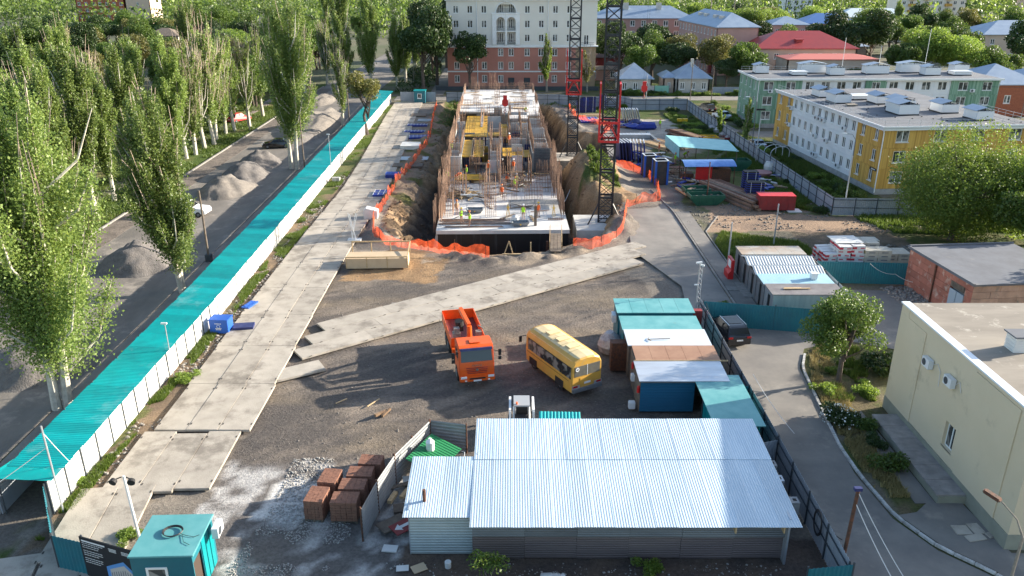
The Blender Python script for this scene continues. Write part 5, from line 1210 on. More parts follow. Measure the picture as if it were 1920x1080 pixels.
def hook(label, x, y, z, s=1.0, cab=2):
    t = thing('crane_hook', label, 'crane hook', (x,y,z)); mb = MB()
    mb.add([(a*s, .0, b*s) for a, b in ()], []) if False else None
    mb.extr([(-.28*s,.55*s),(-.28*s,.0),(-.45*s,-.2*s),(-.45*s,-.75*s),(-.18*s,-1.0*s),(.18*s,-1.0*s),(.45*s,-.75*s),(.45*s,-.2*s),(.28*s,0),(.28*s,.55*s)], -.2*s, .2*s)
    mb.build('block', M['red'], t)
    mb = MB(); mb.tube([(0,0,-1.0*s),(0,0,-1.5*s),(.16*s,0,-1.75*s),(0,0,-1.98*s),(-.2*s,0,-1.8*s),(-.2*s,0,-1.65*s)], .055*s, 6); mb.build('hook', M['dark_red'], t)
    mb = MB()
    for k in (-.12, .12): mb.tube([(k,0,.5*s),(k,0,38-z)], .012, 3)
    mb.build('cable', M['cable'], t); return t
hook('red crane hook block hanging over the white far slab', -1.05, 124, 8.4, 1.05)
hook('red crane hook block hanging in front of the small white house', 16.2, 100, 13.7, .8)
# ------------------------------------------------------------------ orange safety net
netm = bpy.data.materials.new('orange_mesh_net'); netm.use_nodes = True
nt = netm.node_tree; N = nt.nodes; L = nt.links; b = N['Principled BSDF']; b.inputs['Roughness'].default_value = .7
tc = N.new('ShaderNodeNewGeometry'); nz = N.new('ShaderNodeTexNoise'); nz.inputs['Scale'].default_value = 2.2; L.new(tc.outputs['Position'], nz.inputs['Vector'])
cr = N.new('ShaderNodeMix'); cr.data_type = 'RGBA'; cr.inputs[6].default_value = (.90,.10,.03,1); cr.inputs[7].default_value = (1.0,.20,.07,1); L.new(nz.outputs['Fac'], cr.inputs[0]); L.new(cr.outputs[2], b.inputs['Base Color'])
tl = N.new('ShaderNodeBsdfTranslucent'); tl.inputs['Color'].default_value = (1,.15,.05,1); tp = N.new('ShaderNodeBsdfTransparent')
m1 = N.new('ShaderNodeMixShader'); m1.inputs[0].default_value = .4; L.new(b.outputs[0], m1.inputs[1]); L.new(tl.outputs[0], m1.inputs[2])
m2 = N.new('ShaderNodeMixShader'); m2.inputs[0].default_value = .52; L.new(m1.outputs[0], m2.inputs[1]); L.new(tp.outputs[0], m2.inputs[2]); L.new(m2.outputs[0], N['Material Output'].inputs[0])
def net(label, pts, h, seed=1):
    t = thing('safety_net', label, 'safety net'); r_ = random.Random(seed); P = []
    for a, b_ in zip(pts, pts[1:]):
        a = Vector(a); b_ = Vector(b_); n = max(2, int((b_-a).length/.35))
        for i in range(n): P.append(a.lerp(b_, i/n))
    P.append(Vector(pts[-1])); vs = []; k = 4; post = MB()
    for i, p in enumerate(P):
        s = .5+.5*math.cos(i*2*math.pi/7+1.3*math.sin(i*.21)); hh = h*(.70+.22*s+.16*math.sin(i*.37+seed)+.08*math.sin(i*.83+seed))*r_.uniform(.94,1.05); t0 = (P[min(i+1,len(P)-1)]-P[max(i-1,0)]).normalized(); n_ = Vector((-t0.y,t0.x,0))
        gz0 = float(ground_z(np.array([p.x]), np.array([p.y]))[0])
        for j in range(k):
            f = j/(k-1); vs.append((p.x+n_.x*r_.uniform(-.09,.09)*(1 if f < .99 else .6)+n_.x*.05*math.sin(i*1.1)*(1-f), p.y+n_.y*r_.uniform(-.09,.09)+n_.y*.05*math.sin(i*1.1)*(1-f), gz0+hh*f))
        if i % 9 == 0: post.tube([(p.x,p.y,gz0-.2),(p.x,p.y,gz0+h*1.06)], .03, 5)
    fs = [(i*k+j,(i+1)*k+j,(i+1)*k+j+1,i*k+j+1) for i in range(len(P)-1) for j in range(k-1)]
    mb = MB(); mb.add(vs, fs); mb.build('net', netm, t); post.build('post', M['rust'], t); return t
net('long orange safety net along the left rim of the pit curving round to its front', [tuple(p) for p in (G(819,200),G(812,225),G(806,262),G(780,305),G(745,345),G(722,385),G(702,410),G(700,445),G(725,458),G(770,464),G(820,472),G(870,482),G(918,485))], 1.25, 2)
net('orange safety net curving round the nearer crane on the right of the pit', [tuple(p) for p in (G(1074,465),G(1110,466),G(1140,455),G(1168,436),G(1173,410),G(1174,390),G(1205,383),G(1238,378),G(1232,352),G(1215,333),G(1185,322),G(1155,318))], 1.3, 5)
net('short orange safety net between the two cranes', [tuple(p) for p in (G(1112,300),G(1108,280),G(1116,262),G(1150,240),G(1085,226),G(1072,212),G(1066,200))], 1.3, 8)
# ------------------------------------------------------------------ spruce: form box in front of the pit
wb = thing('timber_pit_cover', 'fresh timber box platform with railings on the rim of the pit', 'platform', (-16.0,72.5,0), R(2))
mb = MB(); mb.bb((.0,.1,0), (5.9,2.1,1.0)); mb.build('box', M['ply'], wb)
for k in range(3): part('side_board', M['ply'], wb, ((.98+k*1.97,.06,.5),(1.95,.06,1.0)))
mb = MB()
for x in (.02,1.98,3.95,5.9): mb.bb((x-.05,-.02,0), (x+.05,.06,1.2))
mb.bb((0,-.05,1.12), (5.95,.05,1.22)); mb.bb((.1,3.5,1.5), (5.9,3.6,1.62))
for x in (.1,2.0,3.9,5.85): mb.bb((x-.05,3.5,0), (x+.05,3.6,1.6))
mb.beam((5.9,0,1.16),(5.9,3.55,1.56),.1); mb.build('railing', M['wood'], wb)
t = thing('standing_rods', 'bundle of pale rods standing upright behind the timber box', 'rods', G(665,452)); mb = MB()
for k in range(7): mb.tube([(rnd.uniform(-.4,.4),rnd.uniform(-.3,.3),0),(rnd.uniform(-.5,.5),rnd.uniform(-.3,.3),rnd.uniform(2.6,3.6))], .035, 5)
mb.build('rods', M['white_metal'], t); part('footing', M['white_panel'], t, ((0,0,.12),(1.4,.9,.2)))
mb = MB(); mb.extr([(-.8,0),(.75,0),(.8,1.05),(-.55,1.4),(-.85,1.1)], -.55, .6)
tag(mb.build('white_box', M['white_panel'], None, G(697,410), bevel=.05), 'white plastic covered cube on the slab road beside the pit rim', 'box')
# ------------------------------------------------------------------ vehicles
def wheel(parent, x, y, r, w, name='wheel'):
    mb = MB(); mb.tube([(0,-w/2,0),(0,-w/2+.05,0),(0,w/2-.05,0),(0,w/2,0)], [r*.92,r,r,r*.92], 20); o = mb.build(name, M['black'], parent, (x, y, r), smooth=False)
    mb = MB(); mb.tube([(0,-w/2-.012,0),(0,w/2+.012,0)], r*.52, 14); mb.tube([(0,-w/2-.05,0),(0,w/2+.05,0)], r*.18, 8); mb.build('rim', M['steel_grey'], o); return o
def textobj(s, name, size, m, parent, loc, rot, ext=.005):
    cu = bpy.data.curves.new(name, 'FONT'); cu.body = s; cu.size = size; cu.extrude = ext; cu.align_x = 'CENTER'; cu.align_y = 'CENTER'
    o = bpy.data.objects.new('tmp', cu); COL.objects.link(o); dg = bpy.context.evaluated_depsgraph_get()
    me = bpy.data.meshes.new_from_object(o.evaluated_get(dg)); bpy.data.objects.remove(o); me.materials.clear(); me.materials.append(m)
    return link(name, me, parent, loc, rot=rot)
def shell(sections, m, name, parent, smooth=True, bevel=0):
    """loft of equal-length yz sections along x: [(x, [(y,z)...])]"""
    n = len(sections[0][1]); mb = MB(); vs = [(x, y, z) for x, s in sections for y, z in s]
    fs = [(i*n+j, i*n+(j+1) % n, (i+1)*n+(j+1) % n, (i+1)*n+j) for i in range(len(sections)-1) for j in range(n)]
    fs += [tuple(range(n-1, -1, -1)), tuple((len(sections)-1)*n+j for j in range(n))]
    mb.add(vs, fs); return mb.build(name, m, parent, bevel=bevel)
# orange crane truck; local x = forward
D0 = G(898,722)-G(853,650)
tr = thing('crane_truck', 'orange flatbed truck with folded loader crane parked beside the slab road', 'truck', (-3.35,53.4,0), R(-78))
TL = 8.9
mb = MB(); mb.bb((-4.2,-.45,.75), (4.3,-.25,1.0)); mb.bb((-4.2,.25,.75), (4.3,.45,1.0)); mb.bb((1.2,-1.15,.55), (1.9,-.5,1.0)); mb.bb((1.0,.5,.6), (2.0,1.15,1.05)); mb.build('chassis', M['black'], tr)
for x in (3.2,-1.3,-2.65):
    for s in (-1, 1): wheel(tr, x, s*1.05, .6, .38)
# cab
cab = MB()
pr = [(4.55,.75),(4.58,1.5),(4.5,1.95),(4.22,2.85),(4.0,3.0),(2.75,3.05),(2.45,2.9),(2.4,.95)]
cab.add([(x,-1.22,z) for x, z in pr]+[(x,1.22,z) for x, z in pr], [tuple(range(8))[::-1], tuple(range(8,16))]+[(i,(i+1)%8,8+(i+1)%8,8+i) for i in range(8)])
cb = cab.build('cab', M['orange'], tr, bevel=.06)
mb = MB(); mb.add([(4.535,-1.08,2.0),(4.535,1.08,2.0),(4.285,1.05,2.72),(4.285,-1.05,2.72),(4.50,-1.08,2.0),(4.50,1.08,2.0),(4.25,1.05,2.72),(4.25,-1.05,2.72)], [(0,1,2,3),(7,6,5,4),(0,4,5,1),(2,6,7,3),(1,5,6,2),(3,7,4,0)]); mb.build('windshield', M['glass'], cb)
mb = MB(); mb.box((4.30,0,2.83), (.22,2.2,.16), ry=-.3); mb.build('sun_visor', M['navy'], cb)
mb = MB()
for s in (-1,1): mb.bb((3.0,s*1.225-.01,1.95), (4.05,s*1.225+.01,2.65))
mb.build('side_window', M['glass'], cb)
part('grille', M['dark_red'], cb, ((4.6,0,1.55),(.03,1.5,.05)), ((4.6,0,1.42),(.03,1.45,.05)), ((4.6,0,1.29),(.03,1.4,.05)), ((4.6,0,1.16),(.03,1.35,.04)))
mb = MB(); mb.tube([(4.6,0,1.42),(4.64,0,1.42)], .1, 12); mb.build('emblem', M['chrome'], cb)
textobj('KAMAZ', 'lettering', .2, M['chrome'], cb, (4.60,0,1.74), (R(90),0,R(90)))
part('bumper', M['orange'], tr, ((4.6,0,.78),(.28,2.45,.4)), bevel=.04)
part('step_bar', M['black'], tr, ((4.76,0,.82),(.03,1.1,.1)))
for s in (-1, 1):
    part('headlight', M['lamp_glass'], tr, ((4.75,s*.95,.93),(.04,.42,.16))); part('fog_lamp', M['lamp_glass'], tr, ((4.75,s*.8,.68),(.04,.14,.1)))
    mb = MB(); mb.beam((4.2,s*1.2,2.6),(4.45,s*1.55,2.6),.04); mb.bb((4.42,s*1.62-.1,2.3), (4.5,s*1.62+.1,2.75)); mb.bb((4.42,s*1.62-.1,1.98), (4.5,s*1.62+.1,2.22)); mb.build('mirror', M['black'], cb)
part('licence_plate', M['white'], tr, ((4.76,0,.66),(.02,.55,.12)))
mb = MB(); mb.tube([(4.5,0,.5),(4.85,0,.5)], .05, 8); mb.build('tow_eye', M['steel_grey'], tr)
part('roof_hatch', M['orange'], cb, ((3.5,0,3.07),(.6,.75,.06)), bevel=.02)
# bed
part('bed_floor', M['dark_red'], tr, ((-1.75,0,1.28),(5.2,2.42,.12)))
for k in range(5):
    part('floor_board', mat('bed_boards', (.16,.045,.035), (.10,.03,.03), 1.5, .55) if k == 0 else bpy.data.materials['bed_boards'], tr, ((-1.75,-.96+k*.48,1.355),(5.1,.47,.03)))
for s in (-1, 1): part('side_board', M['orange'], tr, ((-1.75,s*1.24,1.68),(5.25,.05,.75)), *[((-4.2+k*1.3,s*1.27,1.66),(.07,.03,.72)) for k in range(5)])
part('tail_board', M['orange'], tr, ((-4.38,0,1.72),(.05,2.5,.8))); part('front_board', M['orange'], tr, ((.9,0,1.75),(.05,2.5,.85)))
# loader crane
cr = MB(); cr.bb((1.15,-.3,1.0), (1.75,.3,1.7)); cr.tube([(1.45,.0,1.6),(1.45,.0,3.3)], [.22,.17], 10); cr.build('crane_column', M['orange'], tr)
mb = MB(); mb.beam((1.4,0,3.3),(-.9,-.28,3.65),.26,.32); mb.build('lower_boom', M['orange'], tr)
mb = MB(); mb.beam((-.9,-.28,3.65),(-2.2,-.05,2.2),.2,.26); mb.beam((-2.2,-.05,2.2),(-2.5,0,1.7),.16,.2); mb.build('outer_boom', M['orange'], tr)
mb = MB(); mb.tube([(.9,.1,3.0),(-.3,-.1,3.3)], .07, 8); mb.tube([(-.5,-.18,3.35),(-1.4,-.16,2.9)], .06, 8); mb.build('hydraulic_ram', M['chrome'], tr)
mb = MB(); mb.bb((1.0,-1.25,1.05), (1.35,-.4,1.5)); mb.bb((1.0,.4,1.05), (1.35,1.25,1.5)); mb.bb((1.9,-.75,1.6),(2.2,-.3,2.5)); mb.build('outrigger', M['orange'], tr)
mb = MB(); mb.tube([(-.3,-.45,2.6),(-.25,-.5,3.0)], [.3,.32], 10); mb.bb((-.7,-.75,2.2), (-.1,-.2,2.6)); mb.build('operator_seat', M['black'], tr)
mb = MB(); mb.bb((.35,-1.1,2.15), (.85,-.55,2.5)); mb.bb((.4,.6,2.1), (.8,1.0,2.45)); mb.tube([(.5,.9,2.4),(.7,1.1,2.7),(.4,.8,2.8)], .06, 6); mb.bb((.4,-1.0,2.5),(.8,-.6,2.85)); mb.build('valve_block', mat('greasy_grey', (.14,.13,.12), (.3,.27,.24), 6, .5), tr)
# yellow bus: local x = forward, rear towards the camera
e = Vector((-.50,.866,0)); bang = math.atan2(e.y, e.x)
bc = Vector((5.05,47.95,0))+e*3.02
bus = thing('bus', 'yellow bus with dusty pale roof hatches parked beside the orange truck', 'bus', tuple(bc), bang)
bus.scale = (.87,1.0,1.0)
prof = [(-1.2,.42),(-1.24,1.2),(-1.2,2.3),(-1.02,2.72),(-.6,2.88),(0,2.93),(.6,2.88),(1.02,2.72),(1.2,2.3),(1.24,1.2),(1.2,.42)]
def sc(k, dz=0): return [(y*k, z+dz if z > 2.4 else z) for y, z in prof]
secs = [(-3.5,sc(.93,-.12)),(-3.42,sc(.985,-.04)),(-3.0,sc(1)),(3.0,sc(1)),(3.35,sc(.98,-.05)),(3.55,sc(.90,-.22))]
body = shell(secs, [M['bus']], 'body', bus, bevel=0)
rp = [(-1.06,2.67),(-.6,2.9),(0,2.95),(.6,2.9),(1.06,2.67),(1.0,2.6),(-1.0,2.6)]
shell([(-3.40,[(y*.95,z-.04) for y,z in rp]),(-3.0,rp),(3.0,rp),(3.45,[(y*.93,z-.12) for y,z in rp])], M['bus_roof'], 'roof', bus)
mb = MB()
for x in (-2.2,-.85,.5,1.85): mb.add([(x+dx, y, z+.012) for dx in (0,.04) for y, z in rp[:5]], [(i, i+1, 6+i, 5+i) for i in range(4)])
mb.build('roof_seam', mat('seam_dark', (.35,.27,.12), rough=.7), bus)
for x in (-1.5,0,1.4): part('roof_hatch', M['bus_roof'], bus, ((x,.0,2.99),(.62,.95,.08)), bevel=.02)
for s in (-1, 1):
    for k in range(5):
        x = -2.75+k*1.27
        if s == -1 and k == 4: continue
        M['bus_glass'] = M.get('bus_glass') or mat('bus_glass', (.03,.03,.03), (.22,.20,.17), 1.6, .15, ramp=(.46,.56), detail=1)
        o = part('side_window', M['bus_glass'], bus, ((x,s*1.235,1.85),(1.18,.03,.85)))
        part('window_divider', M['black'], o, ((x,s*1.24,2.28),(1.2,.035,.03)), ((x+.6,s*1.24,1.85),(.04,.035,.9)))
part('rear_window', mat('dusty_glass', (.16,.15,.12), (.11,.11,.10), 3, .3), bus, ((-3.505,-.54,1.95),(.03,.98,.75)), ((-3.505,.54,1.95),(.03,.98,.75)))
part('window_divider', M['white_metal'], bus, ((-3.515,0,1.95),(.03,.05,.78)))
part('windshield', M['glass'], bus, ((3.5,0,1.85),(.05,1.9,.9)))
for s in (-1,1): part('skirt_line', mat('trim_dark', (.15,.07,.01), rough=.5) if s < 0 else bpy.data.materials['trim_dark'], bus, ((0,s*1.25,1.22),(6.2,.012,.035)))
part('rear_door', M['bus'], bus, ((-3.515,.05,1.05),(.02,1.05,.75)))
mb = MB(); mb.bb((-3.68,-1.2,.42), (-3.42,1.2,.72)); mb.build('bumper', M['steel_grey'], bus, bevel=.04)
for s in (-1, 1): part('tail_light', M['tail'], bus, ((-3.54,s*.95,.85),(.05,.35,.12))); part('lamp_surround', M['galv'], bus, ((-3.52,s*.9,.78),(.03,.62,.3)))
part('licence_plate', M['white'], bus, ((-3.54,-.02,1.0),(.03,.52,.14)))
mb = MB(); mb.tube([(-3.56,.82,2.12),(-3.53,.82,2.12)], .15, 18); dsk = mb.build('speed_disc', M['white'], bus); textobj('40', 'numeral', .16, M['black'], dsk, (-3.565,.82,2.12), (R(90),0,R(-90)))
for x in (2.2,-1.75):
    for s in (-1, 1): wheel(bus, x, s*1.02, .48, .3); part('wheel_arch', M['black'], bus, ((x,s*1.235,.62),(1.15,.02,.55)))
mb = MB(); mb.beam((3.4,1.2,2.3),(3.7,1.5,2.2),.04); mb.bb((3.66,1.42,1.75), (3.74,1.62,2.2)); mb.beam((3.4,-1.2,2.3),(3.7,-1.5,2.2),.04); mb.bb((3.66,-1.62,1.75), (3.74,-1.42,2.2)); mb.build('mirror', M['black'], bus)
# seats seen inside
# skid-steer loader
sk = thing('skid_steer_loader', 'small white skid steer loader seen from behind the silver roof', 'loader', (.6,43.5,0), R(90))
mb = MB(); mb.bb((-1.2,-.55,.35), (1.0,.55,1.15)); mb.build('body', M['white'], sk, bevel=.05)
mb = MB(); mb.bb((-.5,-.45,1.15), (.6,-.38,2.0)); mb.bb((-.5,.38,1.15), (.6,.45,2.0)); mb.bb((-.55,-.5,1.95), (.7,.5,2.05)); mb.build('cage', mat('loader_grey', (.35,.36,.37), rough=.5), sk)
part('rear_grille', M['black'], sk, ((-1.0,0,1.3),(.5,.85,.5)), ((-.52,0,1.6),(.04,.72,.7)))
for s in (-1, 1):
    mb = MB(); mb.beam((-1.1,s*.72,1.1),(-.9,s*.72,1.85),.14); mb.beam((-.9,s*.72,1.85),(1.0,s*.72,1.7),.14,.2); mb.beam((1.0,s*.72,1.7),(1.4,s*.72,.6),.14,.18); mb.build('lift_arm', M['white'], sk)
    for x in (-.6,.55): wheel(sk, x, s*.72, .38, .26)
mb = MB(); mb.tube([(-.4,.3,2.05),(-.4,.3,2.2)], .06, 8); mb.build('beacon', M['vest_orange'], sk)
mb = MB(); corr(mb, 2.5, 1.1, .2, .03, tilt=.25); tag(mb.build('roof_sheet', M['teal_roof'], None, (1.6,41.3,1.7), R(-2)), 'loose turquoise corrugated sheet leaning behind the silver shed', 'roof sheet')
# cars
M['car_glass'] = mat('tinted_car_glass', (.012,.014,.016), rough=.2, spec=.4)
def car(label, loc, rz, paint, kind='suv', cat='car', L_=4.6, W_=1.86, H_=1.66, group=None):
    t = thing('parked_car', label, cat, loc, rz, group); h = L_/2; w = W_/2; cl = .22
    if kind == 'suv': P = [(-h,.55),(-h+.03,.95),(-h+.15,1.08),(-h+.5,H_-.06),(-h+.8,H_),(.35,H_),(1.05,1.12),(h-.25,.92),(h,.7),(h,.35),(-h,.32)]; top = (3,4,5)
    elif kind == 'pickup': P = [(-h,.6),(-h+.02,1.05),(-h+.06,1.12),(-h+.2,H_-.08),(-h+.5,H_),(.45,H_),(1.15,1.15),(h-.2,1.0),(h,.8),(h,.42),(-h,.42)]; top = (3,4,5)
    else: P = [(-h,.5),(-h+.05,.88),(-h+.65,.98),(-h+1.15,H_-.04),(-h+1.5,H_),(.25,H_),(1.05,.98),(h-.3,.84),(h,.62),(h,.3),(-h,.3)]; top = (3,4,5)
    n = len(P); mb = MB()
    def half(s): return [(x, s*(w if i not in top else w*.78) if i not in (2,6) else s*w*.95, z) for i, (x, z) in enumerate(P)]
    a, b_ = half(-1), half(1); mb.add(a+b_, [tuple(range(n))[::-1], tuple(range(n, 2*n))]+[(i,(i+1)%n,n+(i+1)%n,n+i) for i in range(n)])
    body = mb.build('body', paint, t, bevel=.05)
    zt = H_-.1; zb = P[6][1]+.03
    def q(i, j, s, k=.94):  # side glass quad between profile points
        return
    # side glass
    for s in (-1, 1):
        xs = [P[2][0]+.35, P[3][0]+.22, P[5][0]-.02, P[6][0]-.22]; yb, yt = s*(w*.955), s*(w*.80)
        g = MB(); g.add([(xs[0],yb+s*.015,zb),(xs[1],yt+s*.02,zt),(xs[2],yt+s*.02,zt),(xs[3],yb+s*.015,zb),(xs[0],yb-s*.03,zb),(xs[1],yt-s*.03,zt),(xs[2],yt-s*.03,zt),(xs[3],yb-s*.03,zb)], [(0,1,2,3),(7,6,5,4),(0,4,5,1),(1,5,6,2),(2,6,7,3),(3,7,4,0)])
        go = g.build('side_window', M['car_glass'], t); mid = (xs[1]+xs[2])/2
        part('pillar', paint, go, ((mid-.1, (yb+yt)/2+s*.012, (zb+zt)/2),(.09,.06,zt-zb)))
    for nm, i, j in (('windshield',5,6),('rear_window',3,2)):
        a_, b2 = P[i], P[j]; d = Vector((b2[0]-a_[0],0,b2[1]-a_[1])); u0 = Vector((a_[0],0,a_[1]))+d*.12; u1 = Vector((a_[0],0,a_[1]))+d*.92; nn = Vector((d.z,0,-d.x)).normalized()
        if nn.z < 0: nn = -nn
        nn *= .02; g = MB(); k0, k1 = w*.70, w*.84
        v = [(u0.x,-k0,u0.z),(u0.x,k0,u0.z),(u1.x,k1,u1.z),(u1.x,-k1,u1.z)]; g.add([tuple(Vector(p)+nn) for p in v]+[tuple(Vector(p)-nn) for p in v], [(0,1,2,3),(7,6,5,4),(0,4,5,1),(1,5,6,2),(2,6,7,3),(3,7,4,0)]); g.build(nm, M['car_glass'], t)
    for x in (h-.85, -h+.85):
        for s in (-1, 1): wheel(t, x, s*(w-.1), .34, .24)
    for s in (-1, 1):
        part('tail_light', M['tail'], t, ((-h-.005,s*w*.8,.92 if kind != 'sedan' else .78),(.05,.34,.13))); part('headlight', M['lamp_glass'], t, ((h-.07,s*w*.75,.76),(.12,.36,.12)))
        part('mirror', paint, t, ((.75,s*(w+.08),1.1),(.14,.18,.13)))
    part('licence_plate', M['white'], t, ((-h-.02,0,.72),(.02,.5,.12)))
    return t
pb_ = mat('black_car_paint', (.008,.009,.012), rough=.06, spec=.9); pw_ = mat('white_car_paint', (.78,.79,.8), rough=.2); pg_ = mat('silver_blue_paint', (.42,.50,.58), rough=.25, metal=.3)
s1 = car('glossy black crossover parked beside the grey driveway fence', (17.0,57.1,.02), R(98), pb_, L_=4.4, W_=1.82)
for s in (-1, 1): part('roof_rail', M['chrome'], s1, ((-.6,s*.68,1.70),(1.9,.04,.04)))
part('sunroof', M['car_glass'], s1, ((-.5,0,1.675),(1.3,1.0,.02)))
p2 = G(352,404); car('white pickup with canopy parked on the street behind the second poplar', (p2.x,p2.y,.03), R(-5), pw_, 'pickup', L_=5.2, H_=1.78)
p2 = G(520,277); car('black sedan on the street beside the low grit ridge', (p2.x,p2.y,.03), R(190), pb_, 'sedan', L_=4.5, H_=1.45)
p2 = G(1327,213); car('dark off-road car parked beyond the corner of the grey fence', (39.0,163,.03), R(112), pb_, 'suv', H_=1.8)
car('silver blue hatchback behind the dark off-road car', (40.4,155.4,.03), R(110), pg_, 'sedan', L_=4.2, H_=1.5)
car('white and blue car half hidden behind the grey fence by the arched rack', (39.4,128.6,.0), R(98), pg_, 'sedan', L_=4.4, H_=1.45)
car('white off-road car parked by the dark brick house', (86.2,150.5,.0), R(170), pw_, 'suv', H_=1.8)
car('dusty grey off-road car parked in front of the white one', (88.3,146.4,.0), R(172), mat('dusty_grey_paint', (.30,.24,.2), rough=.4), 'suv', H_=1.8)
p2 = G(478,228); car('red car glimpsed between the white poplar trunks', (p2.x-3,p2.y,.0), R(60), M['red'], 'sedan')
# ------------------------------------------------------------------ people
def worker_meshes(pose, seed):
    """joints: (x,y,z); returns meshes body, vest, helmet; figure faces -y, about 1.76 m"""
    P = {'hip':(0,0,.95),'chest':(0,-.0,1.28),'neck':(0,-.01,1.48),'head0':(0,-.02,1.57),'head':(0,-.03,1.68),'shL':(.19,0,1.42),'shR':(-.19,0,1.42),
         'elL':(.26,-.02,1.14),'elR':(-.26,-.02,1.14),'wrL':(.27,-.12,.90),'wrR':(-.27,-.12,.90),'thL':(.09,0,.90),'thR':(-.09,0,.90),'knL':(.11,-.03,.50),'knR':(-.11,-.03,.50),'anL':(.12,0,.09),'anR':(-.12,0,.09),'toL':(.13,-.17,.05),'toR':(-.13,-.17,.05)}
    if pose == 'reach': P.update(elL=(.24,-.26,1.30), wrL=(.18,-.48,1.38), elR=(-.26,-.2,1.2), wrR=(-.2,-.42,1.22), anL=(.14,-.16,.09), toL=(.15,-.33,.05))
    if pose == 'walk': P.update(knL=(.1,-.18,.52), anL=(.1,-.26,.12), toL=(.1,-.42,.07), knR=(-.1,.02,.5), anR=(-.1,.24,.14), toR=(-.1,.10,.04), elL=(.25,.12,1.15), wrL=(.27,.1,.92), elR=(-.25,-.14,1.16), wrR=(-.24,-.34,1.02))
    if pose == 'bend': P.update(hip=(0,.12,.86), chest=(0,-.14,1.08), neck=(0,-.32,1.17), head0=(0,-.39,1.20), head=(0,-.49,1.22), shL=(.19,-.27,1.13), shR=(-.19,-.27,1.13), elL=(.24,-.38,.86), elR=(-.24,-.38,.86), wrL=(.14,-.5,.62), wrR=(-.14,-.5,.62), thL=(.09,.1,.84), thR=(-.09,.1,.84), knL=(.12,-.08,.47), knR=(-.12,-.08,.47))
    if pose == 'crouch': P.update(hip=(0,.2,.34), chest=(0,.02,.64), neck=(0,-.08,.84), head0=(0,-.12,.91), head=(0,-.16,1.02), shL=(.19,-.04,.79), shR=(-.19,-.04,.79), elL=(.24,-.22,.58), elR=(-.24,-.22,.58), wrL=(.12,-.42,.45), wrR=(-.12,-.42,.45), thL=(.1,.18,.33), thR=(-.1,.18,.33), knL=(.16,-.2,.5), knR=(-.16,-.2,.5), anL=(.14,0,.09), anR=(-.14,0,.09))
    rad = {'hip':.155,'chest':.165,'neck':.06,'head0':.075,'head':.105,'shL':.07,'shR':.07,'elL':.048,'elR':.048,'wrL':.032,'wrR':.032,'thL':.105,'thR':.105,'knL':.065,'knR':.065,'anL':.045,'anR':.045,'toL':.04,'toR':.04}
    E_ = [('hip','chest'),('chest','neck'),('neck','head0'),('head0','head'),('chest','shL'),('chest','shR'),('shL','elL'),('elL','wrL'),('shR','elR'),('elR','wrR'),('hip','thL'),('hip','thR'),('thL','knL'),('knL','anL'),('anL','toL'),('thR','knR'),('knR','anR'),('anR','toR')]
    names = list(P); V_ = [Vector(P[n]) for n in names]; R_ = [rad[n] for n in names]; E2 = [(names.index(a), names.index(b_)) for a, b_ in E_]
    V_.append(Vector(P['head'])+Vector((0,-.10,-.02))); R_.append(.022); E2.append((names.index('head'), len(V_)-1))   # nose
    for s, n in ((1,'L'),(-1,'R')):
        w = Vector(P['wr'+n]); d = (w-Vector(P['el'+n])).normalized(); side = d.cross(Vector((1,0,0))).normalized()
        palm = w+d*.07; V_.append(palm); R_.append(.033); pi_ = len(V_)-1; E2.append((names.index('wr'+n), pi_))
        for k in range(4):
            b0 = palm+d*.035+side*(k-1.5)*.022; V_.append(b0); R_.append(.010); i0 = len(V_)-1; E2.append((pi_, i0))
            V_.append(b0+d*(.045,.055,.052,.04)[k]+Vector((-s*.02,0,0))); R_.append(.008); E2.append((i0, len(V_)-1))
        V_.append(w+d*.05+side*.05); R_.append(.010); i0 = len(V_)-1; E2.append((pi_, i0)); V_.append(w+d*.085+side*.062); R_.append(.009); E2.append((i0, len(V_)-1))
    me = bpy.data.meshes.new('body'); me.from_pydata([tuple(v) for v in V_], E2, []); o = bpy.data.objects.new('tmp', me); COL.objects.link(o)
    m_ = o.modifiers.new('s', 'SKIN'); m_.use_smooth_shade = True
    sv = me.skin_vertices[0].data
    for i, r in enumerate(R_): sv[i].radius = (r, r*(.72 if i < 2 else 1)); sv[i].use_root = (i == 0)
    o.modifiers.new('u', 'SUBSURF').levels = 1
    dg = bpy.context.evaluated_depsgraph_get(); bm_ = bpy.data.meshes.new_from_object(o.evaluated_get(dg)); bpy.data.objects.remove(o)
    # material zones on the one continuous figure: 0 skin, 1 trousers, 2 shirt
    segs = [(V_[a], V_[b_], i) for i, (a, b_) in enumerate(E2)]
    def zone(p):
        best = None
        for a, b_, i in segs:
            d = b_-a; t_ = max(0, min(1, (p-a).dot(d)/(d.length_squared or 1e-9))); q_ = (a+d*t_-p).length
            if best is None or q_ < best[0]: best = (q_, i, t_)
        i = best[1]
        if i == 0: return 1 if best[2] < .35 else 2
        if i in (1, 4, 5, 6, 7, 8, 9): return 2
        if i in range(10, 18): return 1
        return 0
    bm_.polygons.foreach_set('material_index', [zone(p.center) for p in bm_.polygons])
    # vest: shell grown off the torso
    c0, c1, c2 = Vector(P['hip']), Vector(P['chest']), Vector(P['neck']); mb = MB(); ax = (c2-c0).normalized(); f = ax.cross(Vector((1,0,0))).normalized(); vs = []
    for (q_, rx, ry) in ((c0-ax*.08,.20,.15),(c0+ax*.05,.19,.145),(c1,.215,.155),(c1+ax*.12,.20,.14),(c2-ax*.02,.10,.09)):
        for k in range(12): a = 2*math.pi*k/12; vs.append(q_+Vector((1,0,0))*rx*math.cos(a)+f*ry*math.sin(a))
    mb.add(vs, [(i*12+k, i*12+(k+1) % 12, (i+1)*12+(k+1) % 12, (i+1)*12+k) for i in range(4) for k in range(12)])
    vest = mb
